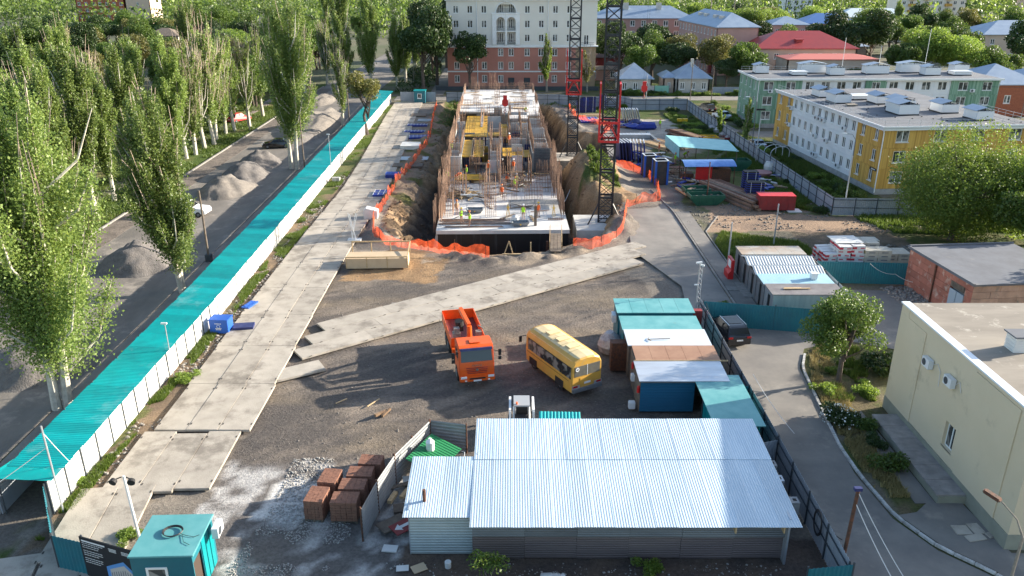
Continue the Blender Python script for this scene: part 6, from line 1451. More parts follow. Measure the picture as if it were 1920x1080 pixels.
    hd = Vector(P['head']); up = (hd-Vector(P['head0'])).normalized(); up = (up*.6+Vector((0,0,1))*.4).normalized(); fw = (Vector((0,-1,0))-up*up.y*-1).normalized(); rt = up.cross(fw); hv = []; hm = MB()
    for (h, r) in ((.045,.155),(.05,.125),(.10,.12),(.15,.085),(.17,.01)):
        for k in range(12): a = 2*math.pi*k/12; rr = r*(1.15 if h == .045 and math.cos(a) > .7 else 1); hv.append(hd+up*h+fw*rr*math.cos(a)+rt*rr*math.sin(a))
    hm.add(hv, [(i*12+k, i*12+(k+1) % 12, (i+1)*12+(k+1) % 12, (i+1)*12+k) for i in range(4) for k in range(12)])
    fm = MB()  # eyes and mouth
    for s in (-1,1): fm.box(hd+fw*.098+rt*s*.038+up*.0, (.02,.02,.014))
    fm.box(hd+fw*.092-up*.06, (.045,.02,.01))
    return bm_, vest, hm, fm
WM = {}
for ps in ('stand','reach','walk','bend','crouch'): WM[ps] = worker_meshes(ps, 1)
def worker(label, p, rz, pose, vest, helmet, legs='trousers', shirt='trousers', scale=1.0, vestcat=True):
    b_, v, h, fm = WM[pose]; t = thing('person', label, 'person', p, rz, 'building workers'); t.scale = (scale,)*3
    me = b_.copy(); me.materials.clear()
    for m_ in (M['skin'], M[legs], M[shirt]): me.materials.append(m_)
    link('body', me, t); v.build('vest', M[vest], t, smooth=True); h.build('helmet', M[helmet], t, smooth=True); fm.build('face_features', M['black'], t)
    return t
def wat(px, py, z=.21): g = G(px, py, z); return (g.x, g.y, z)
worker('worker in a tan shirt and orange helmet standing behind the two lime vests', wat(857,403), R(20), 'stand', 'shirt_tan', 'helmet_orange', shirt='shirt_tan')
worker('worker in lime vest and yellow helmet carrying a white board at the rebar bundles', wat(865,418), R(50), 'reach', 'vest_green', 'helmet_yellow')
worker('worker in lime vest and red helmet nearest the black wall with raised hands', wat(881,424), R(-60), 'reach', 'vest_green', 'helmet_orange')
worker('worker with white helmet and lime vest standing over the right mortar tub', wat(981,411), R(-10), 'stand', 'vest_green', 'helmet_white', shirt='trousers')
worker('worker in orange behind the brown steel post', wat(1009,407), R(30), 'stand', 'vest_orange', 'helmet_yellow')
worker('worker in orange vest standing alone in the middle of the white slab', wat(941,372), R(180), 'walk', 'vest_orange', 'helmet_orange')
worker('worker in lime vest beside the grey timber heap, left of a pair', wat(965,357), R(100), 'walk', 'vest_green', 'helmet_orange', legs='jeans')
worker('worker in bright lime jacket and jeans, right of the pair at the grey timber heap', wat(969,350), R(-20), 'stand', 'vest_green', 'helmet_white', legs='jeans')
worker('worker in lime vest on the left plank scaffold', U(.3,17.6,1.16), R(10), 'stand', 'vest_green', 'helmet_orange')
worker('worker in orange bending on the left plank scaffold', U(1.6,17.6,1.16), R(60), 'bend', 'vest_orange', 'helmet_orange')
worker('worker in lime vest on the upper left wall scaffold', U(.3,29.8,2.25), R(80), 'reach', 'vest_green', 'helmet_orange')
worker('worker in lime vest and blue trousers in front of the yellow strips', wat(875,334), R(-80), 'reach', 'vest_green', 'helmet_orange', legs='jeans')
worker('worker in orange vest and blue trousers on the middle scaffold', U(5.6,21.6,1.26), R(175), 'stand', 'vest_orange', 'helmet_orange', legs='jeans')
worker('worker in orange bending at the rebar column beside the middle scaffold', U(7.0,24.8,1.3), R(90), 'bend', 'vest_orange', 'helmet_white')
worker('worker in orange with white helmet right of the middle scaffold', U(9.0,23.1,1.16), R(160), 'walk', 'vest_orange', 'helmet_white')
worker('worker in orange crouching in the shade of the centre shaft', U(8.1,21.3,.21), R(150), 'crouch', 'vest_orange', 'helmet_orange')
worker('worker in orange under the yellow decks in the centre', U(8.6,34,2.6), R(30), 'stand', 'vest_orange', 'helmet_white')
worker('worker in green on the far right top of the unfinished walls', U(11.8,57,3.2), R(40), 'bend', 'vest_green', 'helmet_white')
def wg(px, py): g = G(px, py); return (g.x, g.y, 0)
worker('worker in lime vest walking past the crumpled blue tarpaulin', wg(1237,241), R(180), 'walk', 'vest_green', 'helmet_orange')
worker('worker in orange among the rusty beams', wg(1235,288), R(60), 'stand', 'vest_orange', 'helmet_orange')
worker('worker in lime vest standing left of the turquoise canopy', wg(1265,309), R(30), 'stand', 'vest_green', 'helmet_orange', legs='jeans')
worker('worker in lime vest bending under the turquoise canopy', wg(1283,300), R(90), 'bend', 'vest_green', 'helmet_orange')
worker('worker in orange crouching beside the red kiosk', wg(1281,338), R(60), 'crouch', 'vest_orange', 'helmet_orange')
# ------------------------------------------------------------------ stacks of brick near the silver shed
def brick_pallet(label, x, y, rz, w=1.15, d=1.55, h=1.15):
    t = thing('brick_pallet', label, 'brick pallet', (x, y, 0), rz); mb = MB(); r_ = random.Random(x*7+y)
    nz_ = 7; nx_ = 5; ny_ = 11; bw, bd, bh = w/nx_, d/ny_, h/nz_
    for k in range(nz_):
        for i in range(nx_):
            for j in range(ny_):
                if 0 < i < nx_-1 and 0 < j < ny_-1 and k < nz_-1: continue
                mb.box((-w/2+(i+.5)*bw+r_.uniform(-.008,.008), -d/2+(j+.5)*bd+r_.uniform(-.008,.008), .14+(k+.5)*bh), (bw-.012,bd-.01,bh-.012), r_.uniform(-.02,.02))
    o = mb.build('brick', M['stack_brick'], t); o['kind'] = 'stuff'
    part('pallet', M['oldwood'], t, ((0,0,.11),(w,d,.03)), ((-w/2+.06,0,.05),(.1,d,.09)), ((0,0,.05),(.1,d,.09)), ((w/2-.06,0,.05),(.1,d,.09)))
    return t
BPC = ((-10.3,35.1,'front left brick pallet catching the sun on its top',-.12,1.0,1.35),(-9.95,36.75,'rear left brick pallet with a sunlit stripe',-.12,1.0,1.3),(-8.75,34.8,'front right brick pallet nearest the camera',-.03,1.4,1.0),(-8.55,36.0,'right brick pallet second from the front',-.05,1.4,.98),(-8.35,37.15,'right brick pallet third from the front',-.05,1.38,.95),(-7.95,38.3,'farthest brick pallet against the corrugated fence',-.08,1.3,.95))
for (x, y, lab, a, w, d) in BPC: brick_pallet(lab, x, y, a, w, d)
# junk between the fence and the shed
for k, (x, y, z, a, lab, m_, sz) in enumerate(((-6.2,34.0,.25,.7,'grey broken door panel lying by the fence','oldwood',(1.5,.9,.06)),(-5.5,33.8,.3,.7,'faded red sign board with a white arrow lying by the shed','dark_red',(1.5,.9,.05)),(-5.9,37.4,.3,.5,'long weathered board leaning in the rubbish','oldwood',(2.2,.25,.05)),(-6.5,36.2,.25,1.3,'short pale timber block in the rubbish','wood',(.9,.25,.2)),(-5.5,37.9,.2,.2,'dirty white foam sheet in the rubbish','white_panel',(1.3,.8,.08)),(-5.9,36.6,.2,1.2,'pale timber beam end beside the shed wall','wood',(.8,.22,.18)),(-5.9,35.4,.15,.2,'dark wooden crate lid in the rubbish','oldwood',(.9,.7,.12)),(-5.3,35.2,.15,.9,'thin plank leaning on the shed corner','oldwood',(1.4,.12,.05)),(-6.1,32.3,.05,-.1,'torn white foam slab on the dark earth','white_panel',(.75,.5,.06)),(-4.5,30.9,.05,.5,'square of brown card on the dark earth','ply',(.7,.55,.03)),(-5.3,30.9,.04,.1,'scrap of white foil below the shed','white_panel',(.6,.4,.03)))):
    o = thing('scrap_board', lab, 'scrap', (x,y,z), a); part('board', M[m_], o, ((0,0,0),sz))
    if 'arrow' in lab:
        mb = MB(); mb.bb((-.35,-.1,.03), (.5,.1,.04)); mb.add([(-.65,0,.035),(-.3,-.28,.035),(-.3,.28,.035),(-.65,0,.03),(-.3,-.28,.03),(-.3,.28,.03)], [(0,1,2),(5,4,3),(0,3,4,1),(1,4,5,2),(2,5,3,0)]); mb.build('arrow', M['white'], o)
bk = MB(); bk.tube([(0,0,0),(0,0,.02),(0,0,.35)], [.13,.15,.16], 14); tag(bk.build('bucket', M['white'], None, (-3.1,31.0,.0), bevel=0), 'white plastic bucket in front of the shed wall', 'bucket')
mb = MB(); mb.tube([(0,0,0),(0,0,.1),(0,0,.6),(0,0,.75),(0,0,.82)], [.22,.25,.25,.1,.09], 14); tag(mb.build('water_drum', M['white'], None, (-4.7,39.3,1.2)), 'white plastic water drum on the green sheet', 'drum')
t = MB(); corr(t, 2.9, 2.0, .2, .03, tilt=-.5); o = t.build('green_sheet_roof', M['green_sheet'], None, (-4.75,40.7,1.45), R(245)); tag(o, 'green corrugated sheet sloping against the fence corner', 'roof sheet')
bi = thing('bicycle_frame', 'silver bicycle frame lying in the fence corner', 'bicycle', (-3.6,39.7,.5), R(-25)); mb = MB()
for a, b_ in (((0,0,0),(.55,0,.1)),((0,0,0),(.18,0,.5)),((.18,0,.5),(.75,0,.48)),((.55,0,.1),(.75,0,.48)),((0,0,0),(-.4,0,.05)),((-.4,0,.05),(.18,0,.5)),((.75,0,.48),(.95,0,-.1))): mb.tube([a, b_], .022, 6)
mb.build('frame', M['galv'], bi, rot=(R(-50),0,0)); mb = MB(); mb.tube([(0.3*math.cos(k*.35)-.4,0,.3*math.sin(k*.35)) for k in range(19)], .02, 5); mb.build('tyre', M['black'], bi, rot=(R(-70),0,0))
t = MB(); t.bb((0,0,0),(4.3,.8,.04)); tag(t.build('ply_sheet', M['ply'], None, (-6.6,28.35,.6), R(-1)), 'pale plywood sheet lying at the bottom edge below the white scraps', 'plywood')
t = MB(); t.bb((0,0,0),(1.7,.7,.04)); tag(t.build('ply_sheet', M['ply'], None, (1.2,28.3,.6)), 'shorter plywood sheet beside the small shrub at the bottom edge', 'plywood')
mb = MB(); r_ = random.Random(4)
for k in range(9): mb.tube([(r_.uniform(0,1.6),r_.uniform(0,.5),.05),(r_.uniform(0,1.6),r_.uniform(0,.5),.3)], [r_.uniform(.15,.32), .12], 7)
tag(mb.build('foil_sacks', M['white_panel'], None, (1.0,29.7,0)), 'crumpled white sacks in front of the brown cladding', 'sacks')
# guard booth bottom left
gb = thing('guard_booth', 'turquoise guard booth with a cable coil on its roof at the bottom left', 'booth', (-17.1,28.7,0), R(2))
mb = MB(); mb.bb((0,0,0), (2.75,.06,2.55)); mb.bb((0,2.75,0), (2.75,2.81,2.55)); mb.bb((0,.06,0), (.06,2.75,2.55)); mb.bb((2.69,1.1,0), (2.75,2.75,2.55)); mb.bb((2.69,.06,2.1), (2.75,1.1,2.55)); mb.build('wall', M['teal_wall'], gb)
mb = MB(); mb.bb((-.06,-.08,2.55), (2.85,2.9,2.64)); mb.build('roof', mat('booth_roof', (.09,.30,.31), (.13,.35,.36), 1, .5), gb, bevel=.02)
window(gb, 1.1, -.01, 1.5, 0, .95, .95, 1, False, .1)
mb = MB(); mb.bb((2.62,.15,0), (2.68,1.0,2.05)); mb.build('door', mat('brown_door', (.06,.04,.03), rough=.6), gb)
for k in range(3): part('rib', M['teal_light'], gb, ((2.77,1.35+k*.5,1.25),(.03,.4,2.4)))
mb = MB()
for k in range(3): mb.tube([((.36+.02*k)*math.cos(a*.35)*1.15+.0, (.36+.02*k)*math.sin(a*.35), .03+k*.03) for a in range(19)], .022, 5)
mb.tube([(.35,-.1,.02),(.7,-.25,.02),(1.1,-.35,.02),(1.3,-.2,.02)], .012, 4); mb.tube([(.5,-.2,.02),(.75,-.7,.02),(1.1,-.9,.02)], .012, 4)
tag(mb.build('cable_coil', M['cable'], None, (-15.75,30.3,2.66)), 'black cable coil lying on the turquoise booth roof', 'cable coil')
ac_unit(gb, 3.0, 2.2, 2.3, math.pi/2)
far_b = thing('site_booth', 'small turquoise booth with white window at the far gate', 'booth', (G(777,193).x,G(777,193).y-.2,0)); p_ = far_b.location
part('wall', M['teal_wall'], far_b, ((1.2,1.1,1.25),(2.4,2.2,2.5))); part('roof', M['teal_light'], far_b, ((1.2,1.1,2.56),(2.6,2.4,.1))); window(far_b, 1.2,-.04,1.5,0,.9,1.0,1)
# notice board
nb = thing('notice_board', 'black construction notice board with white text and a drawing of a tall building', 'notice board', (-20.2,30.35,0), R(-19.5))
part('panel', M['sign_black'], nb, ((1.62,0,1.25),(3.25,.06,2.3)))
part('frame', M['post_dark'], nb, ((.05,.06,1.2),(.08,.06,2.45)), ((3.2,.06,1.2),(.08,.06,2.45)))
mb = MB(); r_ = random.Random(2)
mb.bb((.12,-.04,2.18), (1.5,-.034,2.26))
for k in range(9):
    for (x0, L_) in ((.12,r_.uniform(.7,1.2)),):
        xx = x0
        while xx < x0+L_: w = r_.uniform(.05,.16); mb.bb((xx,-.038,2.08-k*.12-(k//3)*.07), (xx+w,-.034,2.11-k*.12-(k//3)*.07)); xx += w+.03
for k in range(3): mb.bb((1.7+k*.02,-.038,2.16-k*.07), (2.15,-.034,2.19-k*.07)); mb.bb((2.45,-.038,2.16-k*.07), (3.0,-.034,2.19-k*.07))
mb.build('printed_text', M['pvc'], nb)
mb = MB(); mb.add([(1.35,-.034,.10),(3.2,-.034,.10),(3.2,-.034,.95),(2.45,-.034,1.6),(1.35,-.034,1.05)], [(0,1,2,3,4)]); dr = mb.build('printed_sky', mat('print_blue', (.10,.28,.6), rough=.5), nb)
mb = MB(); mb.add([(1.55,-.038,.10),(3.1,-.038,.10),(3.1,-.038,.85),(2.45,-.038,1.38),(1.55,-.038,.95)], [(0,1,2,3,4)]); dr = mb.build('printed_tower', mat('print_beige', (.5,.46,.42), rough=.5), nb)
mb = MB()
for k in range(11): mb.bb((1.6+k*.14,-.042,.1), (1.64+k*.14,-.039,.8+.3*(1-abs(k-6)/6)))
mb.build('printed_windows', mat('print_dark', (.12,.12,.14), rough=.5), nb)
# blue bin with white lettering
bb_ = thing('blue_bin', 'bright blue metal bin with white lettering standing by the walkway', 'bin', (-23.2,58.2,0), R(-4))
mb = MB(); mb.bb((-.75,-.55,.05), (.75,.55,1.15)); mb.bb((-.8,-.6,1.15), (.8,.6,1.22)); mb.build('body', M['blue_bright'], bb_, bevel=.02)
mb = MB()
for k, (w, z) in enumerate(((.55,.85),(.5,.45),(.42,.35))):
    n = int(w/.1)
    for i in range(n): mb.bb((-w/2+i*w/n,-.566,z), (-w/2+i*w/n+.07,-.56,z+.07))
mb.tube([(.13*math.cos(a*.4),-.565,.65+.13*math.sin(a*.4)) for a in range(17)], .016, 4); mb.build('lettering', M['white'], bb_)
mb = MB(); mb.bb((0,0,0),(1.6,1.0,.25)); tag(mb.build('covered_pallet', M['navy'], None, (-22.3,58.0,.1), R(8)), 'low pallet under a dark blue cover beside the blue bin', 'pallet')
mb = MB(); mb.bb((0,0,0),(.7,1.5,.12)); mb.bb((.1,.2,.12),(.3,1.3,.16)); tag(mb.build('blue_tray', M['blue_bright'], None, (-23.0,62.5,.15), R(-15)), 'blue frame with a rope coil lying on the grass by the walkway', 'frame')
# formwork stacks along the left rim: blue panels on the ground
def form_stack(label, px, py, w, d, h, m='blue', grid=True, rz=0, top=None):
    p = G(px, py); t = thing('formwork_stack', label, 'formwork panels', (p.x, p.y, 0), rz)
    n = max(1, int(h/.12))
    for k in range(n): part('panel', M[m], t, ((rnd.uniform(-.05,.05),rnd.uniform(-.05,.05),.08+k*.125),(w,d,.11)))
    z = .08+n*.125-.06
    if grid:
        mb = MB()
        for k in range(int(w/.6)+1): mb.bb((-w/2+k*w/int(w/.6+.001)-.03 if int(w/.6) else 0,-d/2,z), (-w/2+k*w/max(1,int(w/.6))+.03,d/2,z+.03))
        mb.bb((-w/2,-.04,z+.002), (w/2,.04,z+.034)); mb.build('rib', M[top] if top else M['blue_bright'], t)
    return t
form_stack('blue formwork panel pair on the slab road nearest the white cube', 716,366,1.9,2.5,.45, top='white_metal')
form_stack('second blue formwork stack from the white cube on the left of the pit', 738,333,2.0,1.8,.6)
form_stack('blue and grey formwork lying by the net in the middle of the left rim', 786,258,3.4,2.2,.35, top='white_metal', rz=.1)
form_stack('thin blue formwork stack third from the far end of the left rim', 778,248,3.6,1.6,.35, top='white_metal')
form_stack('thin blue formwork stack second from the far end of the left rim', 783,236,3.6,1.6,.3, top='white_metal')
form_stack('white foil covered stack beside the orange net on the left rim', 770,277,3.0,3.2,.7,'white_panel', False)
form_stack('flat galvanised sheets lying beside the net on the left rim', 776,298,4.4,2.2,.15,'galv', False)
form_stack('weathered boards stacked on the left rim behind the second blue stack', 765,312,4.4,2.2,.3,'oldwood', False)
form_stack('rusty plates stacked near the far end of the left rim', 785,217,3.0,3,.3,'oldwood', False)
form_stack('pale plates lying at the far end of the left rim', 797,226,2.6,2.4,.15,'galv', False)
# storage yard on the right
form_stack('pair of bright blue formwork panels lying beyond the farther crane', 1104,226,3.6,5.2,.3, 'blue', True, .05, 'white_metal')
def standing_forms(label, px, py, n, w, h, gap, rz, m='blue', lean=.12, cap=True):
    p = G(px, py); t = thing('standing_formwork', label, 'formwork panels', (p.x, p.y, 0), rz)
    mb = MB(); mb.box((0,0,h/2), (.12,w,h)); me = mb.me('panel', M[m]); mb = MB(); mb.box((0,0,h+.05), (.13,w,.10)) ; me2 = mb.me('panel_edge', M['white_metal'] if cap else M['navy'])
    for k in range(n):
        l_ = rnd.uniform(-.02,.02)-lean; o = link('panel', me, t, (k*gap,0,0), rot=(0,l_,0)); link('panel_edge', me2, o)
    return t
standing_forms('row of upright navy formwork panels with white edges behind the nearer crane', 1158,303,5,3.0,3.1,.5,R(10),'navy')
standing_forms('second row of upright blue formwork panels right of the nearer crane', 1184,303,5,3.0,3.1,.5,R(-6),'blue')
standing_forms('row of leaning grey steel frames by the far fence', 1170,228,8,2.2,2.4,.42,0,'galv',.25)
def crate_stack(label, px, py, w, d, h, n, rz=0, m='navy'):
    p = G(px, py); t = thing('panel_stack', label, 'panel stack', (p.x, p.y, 0), rz)
    part('core', M['black'], t, ((0,0,h/2),(w-.12,d-.12,h)))
    for k in range(n): part('frame', M['blue'] if m == 'navy' else M[m], t, ((0,0,.06+k*h/n),(w,d,.08)))
    for sx in (-1,1):
        part('strap', M['white_metal'], t, ((sx*w*.28,-d/2-.012,h/2),(.05,.02,h)))
    return t
crate_stack('left stack of navy formwork frames by the far fence', 1092,210,2.4,1.2,3.0,12)
crate_stack('right stack of navy formwork frames by the far fence', 1104,210,2.6,1.2,3.1,12, .05)
crate_stack('narrow navy frame stack behind the red climbing frame', 1129,206,1.4,1.2,3.2,12)
crate_stack('rear stack of navy frames on the grass left of the red container', 1403,365,1.9,1.3,3.1,11,-.05)
crate_stack('front stack of navy frames on the grass left of the red container', 1412,377,2.2,1.3,2.5,9,-.05)
def column_form(label, px, py, w, h, rz):
    p = G(px, py); t = thing('column_formwork', label, 'column formwork', (p.x, p.y, 0), rz); mb = MB()
    for a, b_ in (((-w/2,-w/2),(w/2,-w/2+.1)),((-w/2,w/2-.1),(w/2,w/2)),((-w/2,-w/2+.1),(-w/2+.1,w/2-.1)),((w/2-.1,-w/2+.1),(w/2,w/2-.1))): mb.bb((a[0],a[1],0),(b_[0],b_[1],h))
    mb.build('shell', mat('form_face', (.03,.03,.035), (.07,.05,.04), 2, .6) if 'form_face' not in bpy.data.materials else bpy.data.materials['form_face'], t)
    mb = MB()
    for sx in (-1,1):
        for sy in (-1,1): mb.bb((sx*w/2-.12,sy*w/2-.12,0),(sx*w/2+.12,sy*w/2+.12,h+.02))
    mb.build('corner_rail', M['blue_bright'], t)
    mb = MB(); mb.bb((-w/2-.1,-w/2-.1,h+.02),(w/2+.1,-w/2+.06,h+.08)); mb.bb((-w/2-.1,w/2-.06,h+.02),(w/2+.1,w/2+.1,h+.08)); mb.bb((-w/2-.1,-w/2+.06,h+.02),(-w/2+.06,w/2-.06,h+.08)); mb.bb((w/2-.06,-w/2+.06,h+.02),(w/2+.1,w/2-.06,h+.08)); mb.build('top_rim', M['white_metal'], t); return t
column_form('left blue edged column formwork box standing open', 1215,330,1.5,3.0,.1); column_form('right blue edged column formwork box standing open nearest the camera', 1236,344,1.6,3.2,.1)
mb = MB(); mb.tube([(0,0,0),(.1,0,.4),(0,0,.8)], [1.3,1.6,.4], 9); tag(mb.build('blue_tarpaulin', M['blue'], None, G(1187,240)), 'crumpled blue tarpaulin left of the walking worker', 'tarpaulin')
mb = MB(); mb.tube([(-1.6,0,.3),(-.5,0,.7),(1.5,.3,.6),(1.9,.4,.2)], [.3,.8,.7,.3], 7); tag(mb.build('blue_tarpaulin', M['blue'], None, G(1210,243)), 'blue tarpaulin bundle beside the white edge frames', 'tarpaulin')
mb = MB(); mb.tube([(0,0,0),(0,0,.5),(0,0,.9)], [1.1,1.2,.5], 8); tag(mb.build('dark_tarpaulin', M['navy'], None, G(1192,233)), 'dark navy heap of net behind the blue tarpaulins', 'tarpaulin')
form_stack('grey truss beams stacked behind the upright navy panels', 1190,258,5.2,1.6,.6,'galv', True, 0, 'white_metal')
def beams(label, px, py, n, L_, sp, rz, mats, s=.22, layers=2, cat='beams', hz=0):
    p = G(px, py); t = thing('beam_pile', label, cat, (p.x, p.y, 0), rz)
    for l in range(layers):
        for k in range(n-l):
            mb = MB(); mb.box((0,0,0), (L_*rnd.uniform(.85,1.05), s*rnd.uniform(.8,1.1), s*rnd.uniform(.7,1.0)))
            mb.build('beam', M[rnd.choice(mats)], t, (rnd.uniform(-.3,.3), (k-(n-l)/2)*sp, s*.55+l*s*1.05), rnd.uniform(-.03,.03))
    return t
beams('long pile of dark steel beams pointing at the camera beside the red container', 1372,372,9,11.5,.40,R(112),['rust_steel','oldwood','rust','rust_steel','steel_grey'],.38,3)
beams('rusty sheet piles beside the turquoise canopy', 1285,262,7,8.0,.36,R(112),['rust_steel','rust','dirt'],.38,3)
beams('weathered timbers in front of the turquoise canopy', 1240,275,9,7.0,.5,R(118),['oldwood','rust_steel','wood'],.26,2)
beams('grid of old beams lying beyond the turquoise canopy', 1290,248,9,8,.6,R(4),['oldwood','rust_steel','wood'],.2,1)
beams('short planks piled between the kiosk and the green skips', 1312,356,7,5,.3,R(8),['oldwood','wood','steel_grey'],.18,2)
beams('loose grey pipes lying right of the dark beam pile', 1468,360,3,6,.5,R(118),['oldwood'],.15,1)
beams('few timbers on the ground left of the kiosk', 1262,322,4,3.5,.4,R(60),['rust_steel','oldwood'],.15,1)
beams('long kerb beam left of the beam grid', 1222,262,1,9,.5,R(95),['steel_grey'],.5,1)
beams('pale planks on the far slope by the farther crane', 1108,218,6,4.5,.4,R(15),['oldwood','wood'],.2,2)
def skip(label, px, py, rz, m, L_=4.4, W_=2.0, H_=1.3):
    p = G(px, py); t = thing('skip', label, 'skip', (p.x, p.y, 0), rz); a, b_ = L_/2, W_/2
    v = [(-a+.9,-b_+.15,0),(a-.9,-b_+.15,0),(a-.9,b_-.15,0),(-a+.9,b_-.15,0),(-a,-b_,H_*.75),(a,-b_,H_*.75),(a,b_,H_*.75),(-a,b_,H_*.75),(-a+.1,-b_,H_),(a-.1,-b_,H_),(a-.1,b_,H_),(-a+.1,b_,H_)]
    k = .07; vi = [(x*(1-k/a) if abs(x) > 1 else x, y*(1-k/b_), max(z, .06)) for x, y, z in v]
    fs = [(3,2,1,0)]+[(i,(i+1)%4,4+(i+1)%4,4+i) for i in range(4)]+[(4+i,4+(i+1)%4,8+(i+1)%4,8+i) for i in range(4)]
    mb = MB(); mb.add(v+vi, fs+[tuple(12+x for x in reversed(f)) for f in fs]+[(8+i,8+(i+1)%4,20+(i+1)%4,20+i) for i in range(4)]); mb.build('hull', M[m], t)
    mb = MB(); 
    for s in (-1,1):
        for x in (-.9,.9): mb.bb((x-.05,s*(b_-.01)-.03,.1),(x+.05,s*(b_-.01)+.03,H_*.8))
    mb.build('rib', M[m], t)
    mb = MB(); r_ = random.Random(px)
    for q_ in range(16): mb.box((r_.uniform(-a+.8,a-.8), r_.uniform(-b_+.4,b_-.4), H_*.6+r_.uniform(0,.3)), (r_.uniform(.3,1.1),r_.uniform(.1,.4),.08), r_.uniform(0,3), ry=r_.uniform(-.3,.3))
    mb.build('rubble', M['oldwood'], t)['kind'] = 'stuff'; return t
skip('front dark green rubbish skip on the bare ground', 1322,382,R(4),'skip_green'); skip('rear dark green rubbish skip just behind the front one', 1304,370,R(4),'skip_green',3.4); skip('dark green skip with timber standing in it right of the kiosk', 1374,318,R(3),'skip_green',4.6,2.2,1.5)
skip('yellow low skip full of dark rubbish by the grey fence', 1322,265,R(2),'yellow',4.2,2,.9); skip('dull pinkish tub skip beside the white sacks', 1350,264,R(0),'salmon_tub' if 'salmon_tub' in M else 'dark_red',3.0,2,.7)
mb = MB(); mb.tube([(0,0,0),(0,0,.5),(0,0,.62)], [1.1,1.35,1.35], 18); tag(mb.build('round_tub', mat('dull_pink', (.34,.16,.15), rough=.7), None, G(1428,330)), 'dull pink round metal tub standing in the grass', 'tub')
mb = MB(); mb.tube([(0,0,0),(0,0,.8),(.1,0,1.4)], [.7,.75,.6], 9); tag(mb.build('big_bag', M['white_panel'], None, G(1441,322)), 'grey white big bag beside the round tub', 'bag')
for k, (px, py, r) in enumerate(((1335,245,1.1),(1348,250,1.2),(1358,256,1.0),(1366,262,.9))):
    mb = MB(); mb.tube([(0,0,0),(.1,0,r*.5),(0,.1,r*.95)], [r,r*1.05,r*.4], 8); tag(mb.build('foil_bag', M['plastic'], None, G(px,py)), ('leftmost','second','third','rightmost')[k]+' of the grey foil sacks heaped against the grey fence', 'bag', 'foil sacks by the grey fence')
rcn = thing('red_container', 'faded red steel container at the edge of the bare brown earth', 'container', (31.6,93.0,0), R(-2))
mb = MB(); mb.bb((-2.1,-.9,.15), (2.1,.9,1.85)); mb.build('body', M['dark_red'], rcn, bevel=.03)
part('rib', M['dark_red'], rcn, *[((-2.1+k*.84,-.92,1.0),(.06,.05,1.7)) for k in range(6)]); part('lid', M['red'], rcn, ((0,0,1.88),(4.3,1.9,.06)))
form_stack('blue panel lying just behind the red container', 1437,370,2.2,2.6,.3)
form_stack('white ribbed sheet lying right of the red container', 1487,396,1.6,1.4,.1,'white_panel', False)
ks = thing('red_kiosk', 'red and brown kiosk under a curved blue metal roof', 'kiosk', (25.4,106,0), R(2))
mb = MB(); mb.bb((-.6,0,0), (1.6,.08,2.2)); mb.build('front_panel', M['red'], ks)
part('wall', M['rust'], ks, ((2.9,1.2,.9),(2.6,2.3,1.8))); part('wall', M['rust'], ks, ((-1.4,1.6,.5),(1.5,1.6,1.0)))
n = 9; pf_ = [(-2.0+5.9*i/n, 2.45+.55*math.sin(math.pi*i/n)) for i in range(n+1)]
mb = MB(); mb.add([(-2.4,-1.0+3.8*i/n,2.3+.6*math.sin(math.pi*(i/n)*.9+.2)) for i in range(n+1)]+[(4.6,-1.0+3.8*i/n,2.3+.6*math.sin(math.pi*(i/n)*.9+.2)) for i in range(n+1)]+[(-2.4,-1.0+3.8*i/n,2.25+.6*math.sin(math.pi*(i/n)*.9+.2)) for i in range(n+1)]+[(4.6,-1.0+3.8*i/n,2.25+.6*math.sin(math.pi*(i/n)*.9+.2)) for i in range(n+1)],
  [(i,i+n+1,i+n+2,i+1) for i in range(n)]+[(2*n+2+i+1,2*n+2+i+n+2,2*n+2+i+n+1,2*n+2+i) for i in range(n)]); mb.build('curved_roof', M['kiosk_roof'], ks)
mb = MB()
for x in (-2.2,4.4):
    for y in (-.8,2.6): mb.bb((x-.05,y-.05,0),(x+.05,y+.05,2.4))
mb.build('post', M['rust'], ks)
cn = thing('work_canopy', 'pale turquoise flat canopy over timber stock', 'canopy', (24.3,115.5,0), R(-3))
mb = MB(); mb.add([(0,0,2.9),(8.4,-.8,2.5),(8.0,5.2,2.9),(-1.2,6.6,3.3),(0,0,2.84),(8.4,-.8,2.44),(8.0,5.2,2.84),(-1.2,6.6,3.24)], [(0,1,2,3),(7,6,5,4),(0,4,5,1),(1,5,6,2),(2,6,7,3),(3,7,4,0)]); mb.build('roof', M['pale_teal_roof'], cn)
mb = MB(); mb.add([(0,0,2.8),(-1.2,6.6,3.2),(-1.2,6.6,1.7),(0,0,1.3),(.05,0,2.8),(-1.15,6.6,3.2),(-1.15,6.6,1.7),(.05,0,1.3)], [(0,1,2,3),(7,6,5,4),(0,4,5,1),(2,6,7,3),(1,5,6,2),(3,7,4,0)]); mb.build('side_sheet', M['pale_teal_roof'], cn)
mb = MB()
for (x, y) in ((.1,.1),(4.2,-.3),(8.2,-.6),(7.9,5.1),(-1,6.4),(3.5,5.8)): mb.bb((x-.05,y-.05,0),(x+.05,y+.05,2.6))
mb.build('post', M['oldwood'], cn)
bn = thing('work_bench', 'rusty steel work bench in front of the turquoise canopy', 'bench', (22.6,110.8,0), 0); mb = MB(); mb.bb((-1.5,-.7,.95),(1.5,.7,1.02)); mb.build('top', M['rust'], bn)
mb = MB()
for x in (-1.4,1.4):
    for y in (-.6,.6): mb.bb((x-.04,y-.04,0),(x+.04,y+.04,.95))
mb.bb((-1.4,-.62,.4),(1.4,-.58,.44)); mb.build('leg', M['rust'], bn)
beams('timber stock lying under the turquoise canopy', 1322,268,7,6,.45,R(3),['oldwood','rust_steel','wood'],.25,3)
